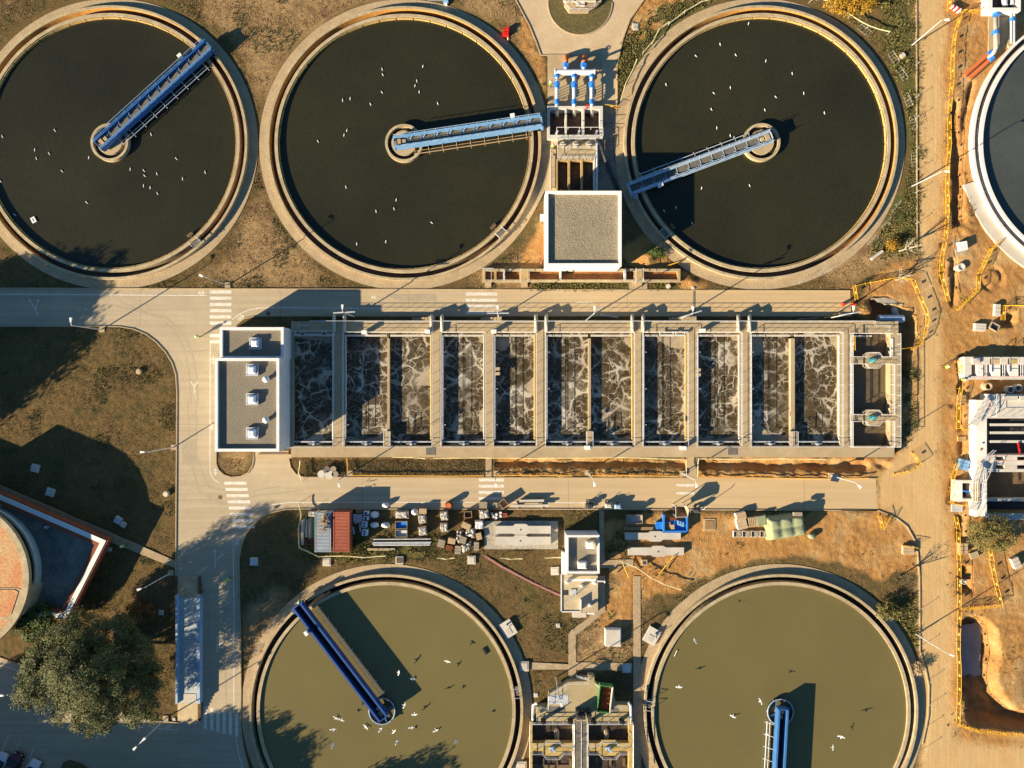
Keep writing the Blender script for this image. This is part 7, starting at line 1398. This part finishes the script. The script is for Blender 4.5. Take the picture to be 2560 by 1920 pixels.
make_car(5, 1908, R_(65), car_w, 'white parked car cut off by the bottom left corner'); make_car(42, 1908, R_(68), car_r, 'dark red parked car between two white cars'); make_car(86, 1926, R_(68), car_w, 'white parked car right of the dark red one')
struct('grass_island', MB().prism(W([(150, 1925), (160, 1905), (175, 1899), (205, 1908), (228, 1925), (240, 1990), (150, 1990)]), -.1, .2), gm, 'small rounded planting island at the bottom left')
OB = thing('office_building', 'long building just outside the bottom left of the picture', 'building', P(-100, 2090)); MB().box(P(-700, 0).x, P(0, 2190).y, -.2, P(130, 0).x, P(0, 2015).y, 9.0).build('wall', white, OB); MB().box(P(-705, 0).x, P(0, 2195).y, 9.001, P(133, 0).x, P(0, 2011).y, 9.3).build('roof', gravel_g, OB)

# ---------------------------------------------------------------- people
def person_mesh():
    V = [(0, 0, .95), (0, 0, 1.15), (0, 0, 1.38), (0, 0, 1.50), (0, .02, 1.62), (.19, 0, 1.40), (.30, .05, 1.14), (.32, .20, .94), (-.19, 0, 1.40), (-.30, -.02, 1.14), (-.31, -.10, .92), (.10, 0, .90), (.12, .14, .50), (.12, .10, .08), (-.10, 0, .90), (-.12, -.10, .50), (-.12, -.22, .08), (.12, .24, .05), (-.12, -.08, .05)]
    E = [(0, 1), (1, 2), (2, 3), (3, 4), (2, 5), (5, 6), (6, 7), (2, 8), (8, 9), (9, 10), (0, 11), (11, 12), (12, 13), (0, 14), (14, 15), (15, 16), (13, 17), (16, 18)]
    Rr = [.15, .14, .16, .06, .10, .075, .055, .045, .075, .055, .045, .09, .07, .05, .09, .07, .05, .045, .045]
    me = bpy.data.meshes.new('p'); me.from_pydata(V, E, []); o = bpy.data.objects.new('p', me); C.objects.link(o); md = o.modifiers.new('s', 'SKIN'); o.modifiers.new('u', 'SUBSURF').levels = 1
    for i, v in enumerate(me.skin_vertices[0].data): v.radius = (Rr[i], Rr[i]*.8); v.use_root = i == 0
    dg = bpy.context.evaluated_depsgraph_get(); r = bpy.data.meshes.new_from_object(o.evaluated_get(dg)); bpy.data.objects.remove(o); return r
pm_ = person_mesh(); pm_.materials.append(cloth); pp = None
vest = MB(); vest.tube([(0, 0, .92), (0, 0, 1.15), (0, 0, 1.40), (0, 0, 1.47)], [.21, .20, .23, .12], 12); vest.tube([(.17, 0, 1.40), (.31, .05, 1.16)], [.11, .08], 8); vest.tube([(-.17, 0, 1.40), (-.31, -.02, 1.16)], [.11, .08], 8)
helm = MB(); helm.ball((0, .02, 1.70), .14, .16, .11, 12, 7); helm.cyl((0, .05), .19, 1.665, 1.68, 14)
for k, (x, y, rz, lab, vm_, hm) in enumerate(((502, 842, 2.6, 'person in hi-vis walking on the zebra crossing by the building', hivis, white), (577, 1444, 0, 'person in hi-vis walking down the shaded road', hivis, hivis), (318, 1361, .5, 'person in hi-vis on the narrow path beside the red trimmed building', hivis, white), (756, 1498, 2, 'person in hi-vis at the outer end of the deep blue bridge', hivis, white), (1376, 217, 1, 'person in hi-vis beside the pump pipes', hivis, white), (1381, 371, 0, 'person in hi-vis on the steps beside the dark channels', hivis, white), (2356, 917, 1.2, 'person in hi-vis walking on the sandy road', hivis, white), (2396, 949, 3, 'person in hi-vis standing beside the yellow barriers at the trench', hivis, white), (2437, 1107, 1, 'person in hi-vis crouching group left of the basin, upper one', hivis, white), (2433, 1121, 4, 'person in orange beside the white basin wall', orange, orange), (11, 1493, 1, 'person in white on the orange stained roof', white, white))):
    p = P(x, y); p.z = {3: .07, 4: .16, 10: 6.4}.get(k, .05 if x < 600 else gz(x, y))
    t = thing('person', lab, 'person', p, rz, 'people at work'); o = bpy.data.objects.new('body', pm_); C.objects.link(o); o.parent = t
    vest.build('vest', vm_, t, True, smooth=True); helm.build('helmet', hm, t, True, smooth=True)
# ---------------------------------------------------------------- gulls
def gull_mesh(fly):
    mb = MB(); mb.tube([(-.26, 0, .06), (-.16, 0, .07), (0, 0, .09), (.12, 0, .10), (.18, 0, .15), (.24, 0, .17), (.29, 0, .16)], [.03, .06, .10, .085, .055, .05, .012], 9); mb.add([(-.22, -.05, .08), (-.22, .05, .08), (-.36, .09, .06), (-.36, -.09, .06)], [(0, 1, 2, 3), (3, 2, 1, 0)])
    if fly:
        for s in (-1, 1): mb.add([(.12, s*.05, .12), (-.12, s*.05, .11), (-.06, s*.32, .22), (.16, s*.30, .24), (-.10, s*.66, .14), (.02, s*.62, .17)], [(0, 1, 2, 3), (3, 2, 1, 0), (3, 2, 4, 5), (5, 4, 2, 3)])
    me = mb.mesh('gull'); me.materials.append(feather); return me
gf, gl = gull_mesh(False), gull_mesh(True)
tl = [(0, 0), (640, 0), (1280, 0), (1920, 0), (0, 480), (640, 480), (1280, 480), (1920, 480), (0, 960), (640, 960), (1280, 960), (1920, 960), (0, 1440), (640, 1440), (1280, 1440), (1920, 1440)]
sit = {0: [(475, 1125), (22, 1178), (303, 1293), (316, 1367), (426, 1326), (537, 1478), (770, 1360), (1307, 1160), (1524, 1370), (1128, 1461), (1244, 1473), (1250, 1518), (1358, 1500), (1243, 1604), (1300, 1620), (1580, 1543), (1774, 1487), (5, 1563)], 4: [(750, 90), (1362, 12), (130, 197)],
  1: [(1090, 597), (1095, 645), (1443, 573), (1390, 700), (1375, 740), (1411, 793), (1088, 797), (815, 852), (750, 865), (990, 900), (1570, 893), (787, 1126), (762, 1166), (536, 1221), (778, 1616)], 5: [(1213, 67), (1193, 144), (1038, 165), (1517, 265), (1123, 427), (872, 447)],
  2: [(2043, 204), (1797, 383), (1588, 484), (1932, 476), (2193, 526), (1330, 731), (1886, 757), (1742, 805), (1722, 945), (2183, 950), (1769, 1105), (1885, 1171), (1920, 1190), (1747, 1270), (2052, 1603), (1638, 1625)], 3: [(208, 635), (65, 838), (308, 806), (486, 975)], 6: [(1415, 134), (1313, 162), (1555, 268), (1590, 523), (1884, 629)]}
nm = {0: 'upper left', 4: 'upper left', 1: 'upper middle', 5: 'upper middle', 2: 'upper right', 3: 'upper right', 6: 'upper right'}
for k, l in sit.items():
    for x, y in l:
        p = P(tl[k][0]+x/3.456, tl[k][1]+y/3.456, .2); o = bpy.data.objects.new('gull', gf); C.objects.link(o); o.location = p; o.rotation_euler = (0, 0, random.uniform(1.2, 2.4)); o.scale = (.72,)*3
        tag(o, 'white gull floating on the dark water of the %s tank' % nm[k], 'gull', 'gulls on the %s tank' % nm[k])
fly = {13: [(1655, 735), (1357, 885), (1235, 833), (1280, 1115), (1373, 1195), (690, 1225), (740, 1240), (668, 1325), (665, 1465), (950, 1303), (1077, 1325), (1193, 1340), (1342, 1308), (1555, 1332), (1216, 1433), (1732, 1428)], 14: [(1580, 560), (1443, 957), (1908, 1210), (2145, 1083), (2200, 1365)], 15: [(632, 1388), (555, 1478)]}
for k, l in fly.items():
    for i, (x, y) in enumerate(l):
        z = random.uniform(1.5, 4.0) if (i*7+k) % 4 else .5; p = P(tl[k][0]+x/3.456, tl[k][1]+y/3.456, z); o = bpy.data.objects.new('gull', gl); C.objects.link(o); o.location = p; o.rotation_euler = (random.uniform(-.5, .5), random.uniform(-.2, .2), random.uniform(0, 6.28)); o.scale = (.8,)*3
        tag(o, 'white gull flying over the olive water of the lower %s tank' % ('left' if k == 13 else 'right'), 'gull', 'gulls over the lower %s tank' % ('left' if k == 13 else 'right'))

for g_ in ('upper left', 'upper middle', 'upper right', 'lower left', 'lower right'):
    l = sorted([o for o in bpy.data.objects if o.name.startswith('gull') and g_ in o.get('group', '')], key=lambda o: o.location.x/(H-o.location.z))
    for k, o in enumerate(l): o['label'] = '%s, %s from the left' % (o['label'].split(',')[0], ORD[k])
for o in bpy.data.objects:
    if o.name.startswith('agave'): o['label'] = 'spiky agave below the small white building, %s' % {'agave': 'topmost', 'agave.001': 'rightmost', 'agave.002': 'lowest'}[o.name]

for k, (x, y) in enumerate(((2287, 165), (2287, 245), (2287, 297), (2287, 375), (2287, 428), (2287, 482), (2287, 560), (2303, 1520), (2302, 1580), (2306, 1612), (2318, 1700), (2322, 1760), (2316, 1815), (2310, 1870))):
    c = P(x, y); t = thing('fence_post', 'thin wire fence post beside the sandy road, %s from the top' % ORD[k], 'fence post', c, 0, 'thin posts beside the sandy road'); MB().tube([(c.x, c.y, -.1), (c.x, c.y, 1.25)], .03, 6).build('post', galv, t); MB().tube([(c.x, c.y, 1.2), (c.x-.25, c.y+.1, 1.3)], .025, 5).build('wire_arm', galv, t)  # thin posts of a wire fence along the kerb
